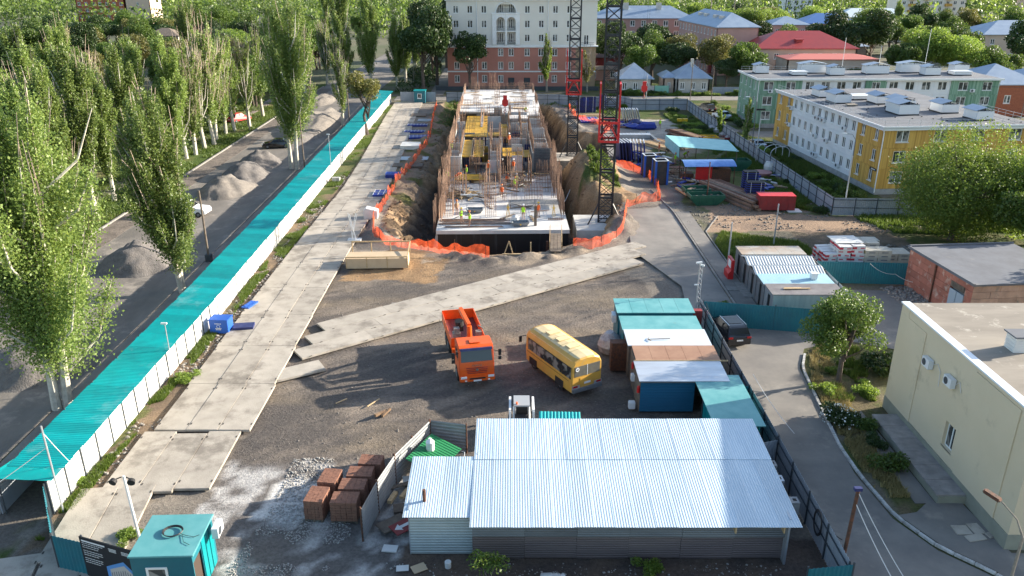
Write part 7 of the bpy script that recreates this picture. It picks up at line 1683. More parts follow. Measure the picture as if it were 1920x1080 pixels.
mb = MB(); mb.bb((0,0,.2),(.9,.6,.8)); mb.bb((1.0,0,.2),(1.9,.6,.8)); tag(mb.build('yellow_boxes', M['yellow'], None, G(1270,231)), 'two small yellow boxes on the grass by the far fence', 'boxes')
rk = thing('arched_rack', 'white arched hoop rack beyond the grey fence', 'rack', (40.4,119.5,0), R(20)); mb = MB()
for k in range(3): mb.tube([(1.7*math.cos(math.pi*a/8),k*1.6,1.2+.9*math.sin(math.pi*a/8)) if 0 < a < 8 else (1.7*math.cos(math.pi*a/8),k*1.6,0 if 0 else 1.2) for a in range(9)], .05, 5); mb.tube([(1.7,k*1.6,0),(1.7,k*1.6,1.2)], .05, 5); mb.tube([(-1.7,k*1.6,0),(-1.7,k*1.6,1.2)], .05, 5)
mb.build('hoop', M['white_metal'], rk)
pc = MB(); pc.tube([(0,0,0),(.05,0,.5),(.1,.05,1.1),(0,0,1.6)], [.75,.95,.8,.3], 10); tag(pc.build('wrapped_bundle', M['plastic'], None, G(1141,658)), 'bundle wrapped in clear plastic leaning at the turquoise cabins', 'bundle')
br_ = MB(); vcorr(br_, 1.3, 2.2, .12, .03); br_.bb((0,.05,0),(1.3,.9,2.1)); tag(br_.build('brown_cabinet', M['rust'], None, (7.1,51.4,0)), 'brown corrugated steel cabinet beside the cabins', 'cabinet')
for (px, py, lab) in ((1187,735,'white box hanging at the cabin corner beside the red extinguisher'),(1184,765,'white canister on the ground by the blue shutter')):
    mb = MB(); mb.bb((-.22,-.2,0),(.22,.2,.5)); p = G(px,py); tag(mb.build('canister', M['white'], None, (p.x, p.y, .0 if 'ground' in lab else .9), bevel=.04), lab, 'canister')
for (x, y, z, lab) in ((8.2,45.75,1.4,'red fire extinguisher at the corner by the roller shutter'),(8.25,48.7,1.6,'red fire extinguisher on the cabin wall behind the brown cabinet')):
    mb = MB(); mb.tube([(0,0,0),(0,0,.4),(0,0,.5)], [.1,.1,.04], 10); tag(mb.build('fire_extinguisher', M['red'], None, (x,y,z)), lab, 'extinguisher')
rb = MB(); rb.bb((0,0,0),(.7,.5,1.5)); tag(rb.build('red_cabinet', M['dark_red'], None, (14.2,57.4,.6)), 'red cabinet between the far turquoise cabin and the driveway fence', 'cabinet')
# boxes between shed and fence on the right
for (x, y, lab) in ((14.25,37.6,'concrete ring block behind the silver shed corner'),(14.2,36.2,'grey air conditioner box standing on a block beside the fence'),(14.4,34.3,'double hollow concrete block beside the fence')):
    t = thing('utility_box', lab, 'box', (x,y,0)); part('body', M['grey_concrete'] if 'concrete' in lab else M['galv'], t, ((0,0,.75),(.8,.55,1.5))); part('opening', M['black'], t, ((-.15,0,1.505),(.18,.2,.02)), ((.2,0,1.505),(.18,.2,.02)))
mb = MB()
for k in range(4): mb.tube([(0,(.42+.03*k)*math.cos(a*.35),.5+(.62+.03*k)*math.sin(a*.35)) for a in range(19)], .025, 5)
tag(mb.build('cable_coil', M['cable'], None, (15.2,32.6,.9)), 'black cable coil hanging on the grey fence at the lower right', 'cable coil')
# insulation packs
wp_ = mat('pack_white', (.72,.70,.68), (.6,.57,.55), 3, .5, rand=.05); rp_ = mat('pack_red', (.50,.03,.05), rough=.5); gp_ = mat('pack_beige', (.52,.48,.40), (.45,.41,.33), 3, .6, rand=.06); op_ = mat('pack_end', (.36,.29,.14), rough=.8)
def pack_me(white=True):
    mb = MB(); mb.bb((-.6,-.3,0),(.6,.3,.36),0)
    if white: mb.bb((-.604,-.304,.06),(-.25,.304,.27),1); mb.bb((.1,-.305,.10),(.5,.305,.2),1)
    else: mb.bb((-.604,-.26,.06),(.604,.26,.28),1); mb.bb((-.3,-.303,.10),(.3,.303,.2),2)
    return mb.me('pack', [wp_, rp_] if white else [gp_, op_, M['steel_grey']])
PW_, PB_ = pack_me(True), pack_me(False); r_ = random.Random(11)
GW_, GB_ = 'red and white wrapped insulation packs piled behind the petrol blue fence', 'beige wrapped insulation packs stacked behind the petrol blue fence'
LW_ = 'red and white wrapped insulation pack in the heap behind the petrol blue fence'; LB_ = 'beige wrapped insulation pack in the square stacks behind the petrol blue fence'
for k in range(8):
    for i in range(3):
        for j in range(4-(1 if k > 5 else 0)):
            if i == 0 and k > 5: continue
            x = 29.6+i*1.25+r_.uniform(-.08,.08)+(.0 if k < 3 else .1); y = 70.6+j*.75+r_.uniform(-.08,.08); hh = [5,5,6][i]
            link_ = link('insulation_pack', PW_, None, (x, y, .1+k*.37), rot=(r_.uniform(-.06,.06), r_.uniform(-.05,.05), r_.uniform(-.15,.15)+(math.pi if r_.random() < .3 else 0))); tag(link_, LW_, 'insulation pack', GW_)
for k in range(3):
    for i in range(3-k): tag(link('insulation_pack', PW_, None, (28.2+i*.65+k*.3,70.0+r_.uniform(-.1,.1),.1+k*.37), rz=math.pi/2+r_.uniform(-.2,.2)), LW_, 'insulation pack', GW_)
for (bx, by, nk, ni, nj) in ((33.4,70.4,7,2,2),(33.2,72.6,7,2,3),(35.9,71.6,5,2,3),(34.6,75.6,5,2,2)):
    for k in range(nk):
        for i in range(ni):
            for j in range(nj):
                tag(link('insulation_pack', PB_ if bx > 33.3 else PB_, None, (bx+i*1.23+r_.uniform(-.03,.03), by+j*.62+r_.uniform(-.02,.02), .1+k*.37), rz=r_.uniform(-.03,.03)), LB_, 'insulation pack', GB_)
mb = MB(); mb.bb((0,0,0),(2.6,2.2,.04)); tag(mb.build('foil_cover', M['white_panel'], None, (30.3,70.9,3.12), rz=.05), 'white foil cover spread over the red and white insulation packs', 'cover')
# ------------------------------------------------------------------ vegetation
def leaf_mesh(name, P, size, m, seed, flat=.0, aspect=.75):
    rs = np.random.RandomState(seed); n = len(P)
    a = rs.normal(size=(n,3)); a[:,2] *= (1-flat); a /= np.linalg.norm(a,axis=1)[:,None]
    b_ = rs.normal(size=(n,3)); b_ -= a*(a*b_).sum(1)[:,None]; b_ /= np.linalg.norm(b_,axis=1)[:,None]
    s = size*rs.uniform(.6,1.35,(n,1)); u = a*s*.5; v = b_*s*.5*aspect
    V = np.stack([P-u, P-v*.9, P+u, P+v], 1).reshape(-1,3)
    return npmesh(name, V, np.arange(4*n).reshape(n,4), m)
def poplar(seed, H, Rr, nleaf, size, m=None, bark=None, bare=.15, trunks=1, z0=.18, nb=34, twigs=26):
    rs = np.random.RandomState(seed); wood = MB(); P = []; br = []
    for t_ in range(trunks):
        a0 = rs.uniform(0,6.28); off = np.array([math.cos(a0),math.sin(a0),0])*(.5 if trunks > 1 else 0)
        tip = np.array([off[0]*3+rs.normal()*.4, off[1]*3+rs.normal()*.4, H*rs.uniform(.8,.97)])
        mid = (off+tip)/2*np.array([1.1,1.1,.75]); r0 = .42 if trunks == 1 else .3
        wood.tube([tuple(off-[0,0,.3]), tuple(off*.9+(mid-off)*.35), tuple(mid), tuple(mid+(tip-mid)*.5), tuple(tip)], [r0*H/22,r0*.8*H/22,r0*.55*H/22,r0*.3*H/22,.03], 8)
        for i in range(nb//trunks):
            f = rs.uniform(z0, .72); base = off+(tip-off)*f; az = rs.uniform(0,6.28); rr = Rr*rs.uniform(.3,1.05)*(1-.45*f)
            L_ = H*rs.uniform(.16,.36)*(1.15-f*.6); end = base+np.array([math.cos(az)*rr, math.sin(az)*rr, L_]); md = base+(end-base)*np.array([.65,.65,.38])
            wood.tube([tuple(base),tuple(md),tuple(end)], [.11*H/22,.07*H/22,.02], 5, caps=False); br.append((base,md,end,f))
        br.append((mid,(mid+tip)/2,tip,.6)); br.append((off+(tip-off)*.25,mid,(mid+tip)/2,.4))
    br = [b for b in br if rs.rand() > bare]
    w = np.array([np.linalg.norm(b[2]-b[0]) for b in br]); w /= w.sum(); idx = rs.choice(len(br), nleaf, p=w)
    A, B_, C_ = [np.array([b[k] for b in br])[idx] for k in range(3)]
    ncl = max(8, nleaf//45); t = rs.rand(ncl)**.8; tt = np.clip(t[rs.randint(0,ncl,nleaf)]*.95+rs.normal(0,.03,nleaf), .0, 1.08)[:,None]
    P = A*(1-tt)**2+2*B_*tt*(1-tt)+C_*tt**2
    sg = .095*Rr*(1.05-.75*np.clip(tt-.35,0,1)); P = P+rs.normal(size=(nleaf,3))*sg*np.array([1,1,1.7])
    P = P[P[:,2] > H*.10]
    for k in range(twigs):
        b = br[rs.randint(len(br))]; s_ = b[1]; e_ = b[2]+rs.normal(size=3)*[.5,.5,.9]+np.array([0,0,H*.05]); wood.tube([tuple(s_),tuple((s_+e_)/2+rs.normal(size=3)*.12),tuple(e_)], [.05,.035,.018], 3, m=1, caps=False)
    return (wood.me('trunk', [bark or M['bark_white'], M['twig']]), leaf_mesh('crown', P, size, m or M['leaf_pop'], seed))
def roundtree(seed, H, Rr, nleaf, size, m, bark=None, nb=16, emin=-.35, ct=.6, vr=.42, low=.25):
    rs = np.random.RandomState(seed); wood = MB(); r0 = .028*H
    top = np.array([rs.normal()*.04*H, rs.normal()*.04*H, H*.62]); wood.tube([(0,0,-.3),(rs.normal()*.02*H,rs.normal()*.02*H,H*.28),tuple(top)], [r0,r0*.75,r0*.35], 7)
    blobs = []
    for i in range(nb):
        az = rs.uniform(0,6.28); el = rs.uniform(emin,1.0); q_ = math.sqrt(max(0,1-el*el*.9)); d = rs.uniform(.45,1.0)
        c_ = np.array([math.cos(az)*q_*Rr*.75*d, math.sin(az)*q_*Rr*.75*d, H*ct+el*H*vr*.78*d]); rb = Rr*rs.uniform(.26,.46); blobs.append((c_, rb))
        f = rs.uniform(.35,.95); s_ = top*f; wood.tube([tuple(s_),tuple((s_+c_)/2+np.array([0,0,-.03*H])),tuple(c_)], [r0*.38,r0*.22,r0*.08], 4, caps=False)
    w = np.array([b[1]**2 for b in blobs]); w /= w.sum(); idx = rs.choice(len(blobs), nleaf, p=w)
    C_ = np.array([b[0] for b in blobs])[idx]; Rb = np.array([b[1] for b in blobs])[idx]
    d = rs.normal(size=(nleaf,3)); d /= np.linalg.norm(d,axis=1)[:,None]
    ph = (np.sin(d[:,0]*5+idx)+np.sin(d[:,1]*6+idx*2)+np.sin(d[:,2]*5+idx*3))/3
    r = Rb*(.55+.5*rs.rand(nleaf)**.6+.22*ph)
    P = C_+d*r[:,None]*np.array([1,1,.8]); P = P[P[:,2] > H*low]
    return (wood.me('trunk', bark or M['bark']), leaf_mesh('crown', P, size, m, seed))
def bush_me(seed, Rr, H, nleaf, size, m):
    rs = np.random.RandomState(seed); nb = 9; c_ = np.array([[rs.normal()*Rr*.4, rs.normal()*Rr*.4, H*rs.uniform(.3,.65)] for _ in range(nb)]); idx = rs.randint(0,nb,nleaf)
    d = rs.normal(size=(nleaf,3)); d /= np.linalg.norm(d,axis=1)[:,None]; P = c_[idx]+d*np.array([Rr*.5,Rr*.5,H*.38])*rs.uniform(.5,1.05,(nleaf,1)); P = P[P[:,2] > .02]
    w = MB()
    for k in range(nb): w.tube([(0,0,-.1),tuple(c_[k]*.6),tuple(c_[k])], [.03,.02,.01], 4, caps=False)
    return (w.me('stem', M['bark']), leaf_mesh('foliage', P, size, m, seed))
def plant(kind, label, meshes, x, y, rz=None, s=1.0, group=None, cat='tree', parts=('trunk','crown'), sz=None):
    t = thing(kind, label, cat, (x,y,0), rnd.uniform(0,6.28) if rz is None else rz, group)
    link(parts[0], meshes[0], t); link(parts[1], meshes[1], t); t.scale = (s, s, sz or s); return t
PV = [poplar(11,22,3.6,38000,.25,bare=.12), poplar(12,22,3.2,32000,.25,bare=.3,twigs=60), poplar(13,22,3.4,34000,.26,bare=.2,trunks=2,twigs=40)]
PB = [poplar(21,20,2.8,9000,.30,bare=.5,twigs=150,nb=44), poplar(22,20,3.0,12000,.30,bare=.4,twigs=120,nb=40)]
RD = [roundtree(31,12,5.2,15000,.36,M['leaf_dark']), roundtree(32,11,4.8,13000,.36,M['leaf_dark'],nb=20)]
RM = [roundtree(41,11,5.0,14000,.36,M['leaf_mid']), roundtree(42,12,5.4,14000,.38,M['leaf_mid'],nb=22), roundtree(43,9,4.4,9000,.36,M['leaf_mid'],nb=13)]
RL = [roundtree(51,13,6.2,15000,.38,M['leaf_light'],M['bark_grey'],nb=22), roundtree(52,10,4.6,10000,.34,M['leaf_olive'],M['bark'],nb=18)]
# first row between the walkway and the street
p = G(125,760); big = poplar(61,23.5,5.0,112000,.175,bare=.08,trunks=3,nb=66,twigs=70,z0=.10)
plant('poplar_tree','nearest tall poplar with three pale trunks at the left edge beside the walkway',big,p.x-.2,p.y,0.6).rotation_euler[1] = .05
p = G(333,547); m2 = poplar(62,20.5,3.9,66000,.185,bare=.12,trunks=2,nb=50,twigs=60,z0=.08)
plant('poplar_tree','second tall poplar along the walkway, beside the dark wooden pole',m2,p.x,p.y,0).rotation_euler[1] = -.13
p = G(553,317); m3 = poplar(63,26,4.3,54000,.22,bare=.15,trunks=2,nb=48,twigs=60,z0=.16)
plant('poplar_tree','third tall poplar along the walkway with a split white trunk',m3,p.x,p.y,2.2)
p = G(643,236); plant('poplar_tree','half bare poplar leaning beside the walkway behind the third poplar',PB[0],p.x,p.y,.4,.85)
p = G(697,170); plant('poplar_tree','tall poplar at the far end of the walkway behind the walnut tree',PV[0],p.x,p.y,1.0,1.05)
p = G(668,180); plant('poplar_tree','tall poplar just left of the one at the far end of the walkway',PV[2],p.x-3,p.y+4,3.0,1.1)
plant('poplar_tree','poplar whose crown hangs in at the left edge of the photo before the nearest one',PV[1],-38.5,47,.3,1.0)
p = G(687,252); plant('walnut_tree','dark trunked tree with sparse olive crown standing on the grass inside the walkway',roundtree(64,11.5,3.6,4200,.34,M['leaf_olive'],M['bark'],nb=15,ct=.68,vr=.36,low=.35),p.x+.2,p.y,.5,1.0,cat='tree')
# second row on the far verge of the street
GV = 'poplars on the verge across the street'; k = 0
LV = ('leafy poplar on the verge across the street in the dense green mass','half bare poplar with white trunk on the verge across the street')
for (px, py, w) in ((350,297,1),(367,290,1),(384,278,1),(402,270,1),(424,252,1),(440,245,1),(468,238,1),(405,262,0)):
    g = G(px,py); plant('poplar_tree', '%s poplar from the left in the row with bare white trunks across the street' % ORD[k], PB[k % 2], g.x, g.y, None, .88+.04*(k % 4), GV+' with bare white trunks'); k += 1
for y in (60,65,70,75,80,85,91,97,103,109,115):
    plant('poplar_tree', LV[0], PV[k % 3], -49.5+rnd.uniform(-1,1), y+rnd.uniform(-1,1), None, rnd.uniform(.78,.98), GV); k += 1
    plant('poplar_tree', LV[0], (PV+PB)[k % 5], -56+rnd.uniform(-1.5,1.5), y+3, None, rnd.uniform(.78,.95), GV); k += 1
    if y > 66: plant('poplar_tree', LV[0], (PV+PB)[k % 5], -64+rnd.uniform(-2.5,1.5), y+6, None, rnd.uniform(.78,.98), GV); k += 1
for y in (158,168,178,190,204,220): plant('poplar_tree', 'poplar across the street far beyond the white trunks', (PV+PB)[k % 5], -49+rnd.uniform(-1,1)+(y-158)*.06, y, None, rnd.uniform(.8,1.05), 'poplars far up the street'); k += 1
for y in (196,210,226,244,262): plant('poplar_tree', 'poplar on the near side of the street far beyond the walkway', PV[k % 3], -27.5+(y-196)*.02, y, None, rnd.uniform(.8,1.0), 'poplars far up the street on the near side'); k += 1
for i, (x, y, s) in enumerate(((-20.5,190,1.4),(-18.6,203,1.5),(-21.5,222,1.4),(-19,240,1.4),(-19.5,262,1.4))): plant('dark_tree', ('nearest','second','third','fourth','farthest')[i]+' of the big dark trees lining the path left of the pink and white building', RD[i % 2], x, y, None, s, sz=s*1.15)
# trees behind: individuals seen between the houses
p = G(884,162); plant('elm_tree','dark twisted elm with whitewashed foot in front of the pink and white facade',roundtree(71,14,4.6,6500,.4,M['leaf_dark'],M['bark'],nb=14,ct=.62,vr=.38,low=.25),-9.8,192,.2,1.0)
p = G(1024,165); t = plant('thin_poplar','slender pale poplar with bare top in front of the pink and white facade',poplar(72,15,2.1,7000,.34,M['leaf_light'],M['bark_grey'],bare=.45,twigs=70,nb=26),8.2,192,.6)
plant('thin_poplar','wispy half bare tree before the ochre end of the pink and white building',poplar(73,12,2.0,2500,.32,M['leaf_olive'],M['bark_grey'],bare=.5,twigs=90,nb=20),17.6,191,.6)
IND = ((27,206,RD[0],1.25,'big dark tree directly in front of the long pink wing'),(31.5,201,RM[0],.95,'bright green round tree behind the left small house'),(36.5,214,RM[1],1.0,'green tree cluster between the pink wing and the hipped roof house'),(41.5,204,RD[1],1.0,'dark green tree above the hipped roof house'),
 (43.5,212,RL[1],1.1,'olive green tree in front of the pink wing windows'),(50.5,203,RL[1],1.15,'olive tree beneath the windowless pink end wall'),(54.5,194,RM[2],1.2,'green tree right of the hipped roof house'),(50.5,193,RD[1],.75,'dark tree standing behind the grey fence by the street'),(21.5,226,RM[1],1.1,'green tree behind the nearer tower crane mast'),(34,232,RL[0],.85,'pale green tree against the long pink wing'),(38.5,228,RD[1],1.3,'tall dark tree against the middle of the long pink wing'),
 (88,236,RD[0],1.35,'leftmost dark round tree behind the red roofs'),(93.5,231,RD[1],1.3,'second dark round tree behind the red roofs'),(101,234,RD[0],1.4,'third dark round tree behind the red roofs'),
 (98,196,RL[0],1.15,'large sunlit pale green tree in the middle of the right background'),(91,192,RM[0],1.05,'green tree left of the large sunlit pale tree'),(105,194,RL[0],1.0,'second sunlit pale green tree right of the large one'),(112,192,RM[1],.85,'green tree behind the far end of the green panel house'),(118,196,RM[2],.9,'dark green tree beyond the parked off-road cars'),
 (128,205,RD[0],1.3,'large dark tree at the right edge in front of the streaked house'),(138,212,RD[1],1.4,'dark tree cut by the right edge of the photo'),(120,222,RM[1],1.1,'green tree left of the streaked wall house'),(72,196,RM[2],.55,'small dark bush tree at the wall of the salmon annex'),(82,196,RD[1],.5,'small dark tree in front of the salmon annex'),(78,236,RM[1],1.0,'green tree beside the pink end wall'),(69,240,RD[0],1.1,'dark tree right of the pink end wall'),(60.5,206,RD[1],.75,'dark ivy tree between the pink end wall and the red roof house'),
 (94.5,168,RM[2],.6,'small tree by the dark brick house'),(52,60,RM[1],.9,'tree beyond the brick hut at the right edge'))
for (x, y, m_, s, lab) in IND: plant('leafy_tree', lab, m_, x, y, None, s)
# near trees and shrubs on the right
wil = roundtree(81,12.4,7.4,72000,.19,M['leaf_light'],M['bark'],nb=60,emin=-1,ct=.47,vr=.5,low=.0)
plant('broad_tree','big bright green tree in front of the ochre panel house corner',wil,46.9,81.5,.5,1.0)
w2 = roundtree(85,11,6.2,26000,.27,M['leaf_light'],M['bark'],nb=44,emin=-1,ct=.47,vr=.5,low=.0)
plant('broad_tree','large bright green tree at the right edge behind the brick hut',w2,55,80,1.0,1.0); plant('broad_tree','second green tree at the right edge above the brick hut roof',RM[0],50.5,73.5,2.0,.72)
p = G(1572,716); yt = roundtree(82,7.0,2.75,19000,.155,M['leaf_mid'],M['bark'],nb=26,ct=.56,vr=.46,low=.13)
plant('young_tree','young green tree on the lawn corner beside the tan building',yt,p.x,p.y,.9,1.0)
g = G(1380,268); plant('young_poplar','young silvery poplar leaning over the grey fence',poplar(83,8.5,1.3,4200,.26,M['leaf_pop'],M['bark_grey'],bare=.1,twigs=10,nb=22,z0=.05),g.x+.3,g.y-4,.3)
plant('young_poplar','small yellowish sapling just behind the silvery poplar',poplar(84,5,1.2,1500,.26,M['leaf_light'],M['bark_grey'],bare=.1,twigs=8,nb=14,z0=.05),36.2,139,.3)
BU = [bush_me(91,1.1,1.1,2600,.14,M['leaf_mid']), bush_me(92,1.0,.9,2400,.14,M['leaf_dark']), bush_me(93,1.0,.8,1800,.15,M['leaf_light'])]
def bush(label, x, y, s, k, group=None): return plant('shrub', label, BU[k], x, y, None, s, group, 'shrub', ('stem','foliage'))
fb_ = bush('round shrub covered in small white flowers beside the whitewashed kerb',20.9,44.3,1.25,1)
rs = np.random.RandomState(5); d = rs.normal(size=(170,3)); d /= np.linalg.norm(d,axis=1)[:,None]; d[:,2] = np.abs(d[:,2]); P = d*np.array([.95,.95,.75])+np.array([0,0,.2])
link('blossom', leaf_mesh('blossom', P, .1, M['petal'], 4), fb_)
for i, (px, py, s, k, lab) in enumerate(((1618,805,.8,0,'light shrub directly below the flowering shrub'),(1640,835,.75,1,'low dark shrub between the kerb and the concrete platform'),(1665,880,1.0,0,'round green shrub in the middle of the kerb strip'),(1650,700,1.6,1,'dark shrub against the corner of the tan building'),(1620,735,.8,2,'bushy grass clump under the young tree'),(1545,735,.75,2,'yellow green clump at the tip of the lawn by the driveway'),(1560,700,.5,0,'little shrub left of the young tree trunk'),(1215,1070,.62,2,'small bright shrub at the bottom edge in front of the brown cladding'),(1375,470,.0,0,''),(1375,478,.7,0,'weeds growing at the fire board'),(1540,400,1.0,1,'dark shrub in the corner of the grey fence'),(1355,575,.5,0,'weed tuft at the foot of the garage row'),(350,712,.75,2,'leafy weed clump on the earth strip by the walkway'),(243,1012,.62,2,'leafy weeds at the foot of the floodlight pole'),(573,380,.7,0,'bushy weed with pale leaves at the walkway fence'),(140,905,.5,2,'weed clump by the near end of the walkway'),(1475,345,.8,1,'bush in the long grass left of the grey fence bend'))):
    if s: g = G(px,py); bush(lab, g.x, g.y, s, k)
sm = MB(); rs = np.random.RandomState(8); P = []
for k in range(34):
    az = k*2.4; L_ = .55+.3*rs.rand(); z = .9+.7*rs.rand(); cx_, cy_ = (.35 if k % 2 else -.35), 0
    for q_ in range(18): f = (q_//2)/9; P.append((cx_+math.cos(az)*L_*f+math.sin(az)*(.09 if q_ % 2 else -.09), cy_+math.sin(az)*L_*f-math.cos(az)*(.09 if q_ % 2 else -.09), z+.18*f-.35*f*f))
for cx_ in (-.35,.35): sm.tube([(0,0,0),(cx_*.6,0,.7),(cx_,0,1.35)], [.03,.025,.02], 5)
t = thing('ailanthus_shrub','young feathery leaved shrub at the bottom edge in front of the silver shed','shrub',(-1.1,30.0,0)); sm.build('stem', M['bark_grey'], t); link('foliage', leaf_mesh('foliage', np.array(P), .17, M['leaf_light'], 3, .5, .5), t)
for (x0, x1, y0, y1, cnt, gl) in ((23,36,167,176,16,'overgrown strip behind the grey double gate fence'),(24,60,185.2,186.6,22,'foot of the small white houses'),(41.5,44,145,172,12,'verge left of the green panel house'),(31,35,140,162,12,'storage yard corner by the grey fence'),(38.5,44,94,130,16,'long grass beside the ochre panel house')):
    for q_ in range(cnt): bush('leafy shrub growing in the '+gl if 'foot' not in gl else 'leafy shrub at the '+gl, rnd.uniform(x0,x1), rnd.uniform(y0,y1), rnd.uniform(.7,1.5), rnd.randrange(3), 'shrubs, '+gl)
# background woods: separate trees where they can be told apart, one mass far away
FOOT = [(-17,196,22,214),(23,258,60,278),(52,220,68,258),(24,186,33,197),(34,186,46,197),(60,198,90,229),(140,248,172,268),(126,328,160,346),(102,298,126,314),(86,283,103,299),(64,288,80,302),(82,260,100,274),(94,343,110,356),(100,260,114,272),(88,156,104,173),(105,168,122,184),(15,230,32,240),(-46,180,-14,420),(16,210,30,220),(43,143,88,160),(190,420,235,446),(-220,410,-175,436)]
rr = random.Random(17); n = 0; NB = 0
ZN = [(-140,-52,118,200,46,'leafy tree in the wood behind the white poplar trunks'),(-160,-46,200,330,70,'leafy tree in the wood at the upper left of the photo'),(-14,30,216,330,26,'leafy tree behind the pink and white building'),(28,140,275,345,64,'leafy tree in the town wood behind the pink wings and blue roofs'),(140,230,240,350,40,'leafy tree in the wood at the upper right of the photo')]
for (x0, x1, y0, y1, cnt, lab) in ZN:
    for q_ in range(cnt):
        for a_ in range(20):
            x, y = rr.uniform(x0,x1), rr.uniform(y0,y1)
            if x < -52 and y < 205 and x < -.72*y-8: continue
            if not any(f[0]-4 < x < f[2]+4 and f[1]-7 < y < f[3]+4 for f in FOOT): break
        else: continue
        m_ = rr.choice(RM+RL+RD+RM+([PV[0], PV[2]] if rr.random() < .3 else [])); s = rr.uniform(.85,1.25)*(.8 if m_ in PV else 1)
        plant('leafy_tree', lab, m_, x, y, rr.uniform(0,6.28), s, lab.replace('leafy tree','trees').replace(' in the wood',' in the wood'))
# low understorey along the left verge and far-off wood as one mass
def mass(name, label, cells, hgt, size, m, n, seed, kindn='wood'):
    rs = np.random.RandomState(seed); c_ = np.array(cells); idx = rs.randint(0,len(c_),n); d = rs.normal(size=(n,3)); d /= np.linalg.norm(d,axis=1)[:,None]; d[:,2] = np.abs(d[:,2])
    r = c_[idx,2]; P = np.stack([c_[idx,0]+d[:,0]*r, c_[idx,1]+d[:,1]*r, d[:,2]*c_[idx,3]*rs.uniform(.6,1.05,n)], 1)
    return tag(link(name, leaf_mesh(name, P, size, m, seed)), label, kindn, None, 'stuff')
cells = []; rs = np.random.RandomState(77)
while len(cells) < 900:
    x, y = rs.uniform(-420,420), rs.uniform(345,700)
    if abs(x) > y*.62: continue
    if -44 < x < -14 and y < 420 or (186 < x < 275 and 395 < y < 450) or (-222 < x < -172 and 405 < y < 440) or (138<x<160 and 436<y<456): continue
    cells.append((x,y,rs.uniform(5,9),rs.uniform(9,16)))
mass('far_wood','far-off wood covering the hillside town along the top of the photo',cells,12,1.5,M['leaf_mid'],60000,5)
mass('far_wood','paler tree crowns scattered through the far-off wood',[(c_[0]+4,c_[1],c_[2]*.8,c_[3]*1.05) for c_ in cells[::3]],12,1.5,M['leaf_light'],20000,6)
cells = [(rs.uniform(-72,-52),rs.uniform(112,200),rs.uniform(1.5,3),rs.uniform(2,4)) for _ in range(50)]+[(rs.uniform(-26,-21.5),rs.uniform(186,330),2,3) for _ in range(20)]
mass('undergrowth','dark undergrowth below the trees on the far verge of the street',cells,3,.5,M['leaf_dark'],16000,9,'undergrowth')
# grass and weeds as geometry
def grass(label, polys, n, m, seed, hgt=.35, thr=.45, w=.05, fs=.35):
    rs = np.random.RandomState(seed); A = [];
    for poly in polys:
        xs = [p[0] for p in poly]; ys = [p[1] for p in poly]; k = int(n/len(polys)*2.2)
        x = rs.uniform(min(xs),max(xs),k); y = rs.uniform(min(ys),max(ys),k); ok = inpoly(x,y,poly) & (fbm(x*fs+3,y*fs+11,3) > thr); A.append(np.stack([x[ok],y[ok]],1))
    A = np.concatenate(A)[:n]; k = len(A); z = ground_z(A[:,0],A[:,1])-.02; h = hgt*rs.uniform(.4,1.3,k); az = rs.uniform(0,6.28,k); ln = rs.uniform(-.5,.5,(k,2))*h[:,None]
    b0 = np.stack([A[:,0]-np.cos(az)*w, A[:,1]-np.sin(az)*w, z],1); b1 = np.stack([A[:,0]+np.cos(az)*w, A[:,1]+np.sin(az)*w, z],1); tp = np.stack([A[:,0]+ln[:,0],A[:,1]+ln[:,1],z+h],1)
    V = np.stack([b0,b1,tp],1).reshape(-1,3); return tag(link('grass', npmesh('grass',V,np.arange(3*k).reshape(k,3),m,3)), label, 'grass', None, 'stuff')
grass('short green grass along the foot of the white walkway fence',[[(-24.2,33),(-23.5,33),(-23.3,75),(-24.3,75)],[(-24.4,75),(-22.8,75),(-23,110),(-24.8,110)],[(-25.2,110),(-23,110),(-24.8,174),(-26.6,174)]],46000,M['grass'],1,.26,.50,.035)
grass('green weeds beside the brown bare earth and the storage units',[[(21.6,69.5),(21.4,80),(23,84),(31,80),(30,73),(21.5,72.8)]],24000,M['grass'],2,.4,.38,.05)
grass('long green grass inside the grey fence of the storage yard',[[(32,96),(37,91),(37,112),(36,143),(35,160),(30,160),(31,130),(33,112)]],42000,M['grass'],3,.45,.40,.06)
grass('long grass between the grey fence and the ochre panel house',[[(38.2,92),(45.5,98),(42.5,134),(37,140),(37.4,113)]],46000,M['grass'],4,.5,.36,.07)
grass('grass on the far verge of the street below the poplars',[[(-49,70),(-46,70),(-46.3,175),(-60,175),(-58,120)]],34000,M['grass'],5,.35,.38,.06)
grass('dry grass and weeds in the strip behind the whitewashed kerb',[[(20.2,36.5),(21.9,36.5),(22.1,44),(23.5,52),(24.3,57),(22.4,54),(21.1,50),(20.4,44)]],15000,M['grass_dry'],6,.30,.36,.03,.6)
grass('green grass under the young tree by the tan building',[[(21.4,47),(24.4,47),(26.5,55),(25,57),(22.5,53)]],9000,M['grass'],7,.35,.42,.035,.6)
grass('grass below the small white houses beyond the site fence',[[(22,168),(36,168),(38,178),(24,178)],[(22,185),(60,185),(60,187),(22,187)],[(39.5,146),(43,146),(42,178),(38,178)]],26000,M['grass'],8,.5,.35,.1)
grass('grass on the far rim of the pit in front of the grey fence',[[(-14,168),(-8,174),(24,168),(20,160),(12,168),(8,174),(-12,177)],[(10,101),(14,101),(14,118),(11,118)]],12000,M['grass'],9,.45,.40,.08)
grass('grass beneath the bright green tree at the right edge',[[(40,84),(60,82),(62,96),(48,97),(40,90)]],16000,M['grass'],10,.45,.38,.07)
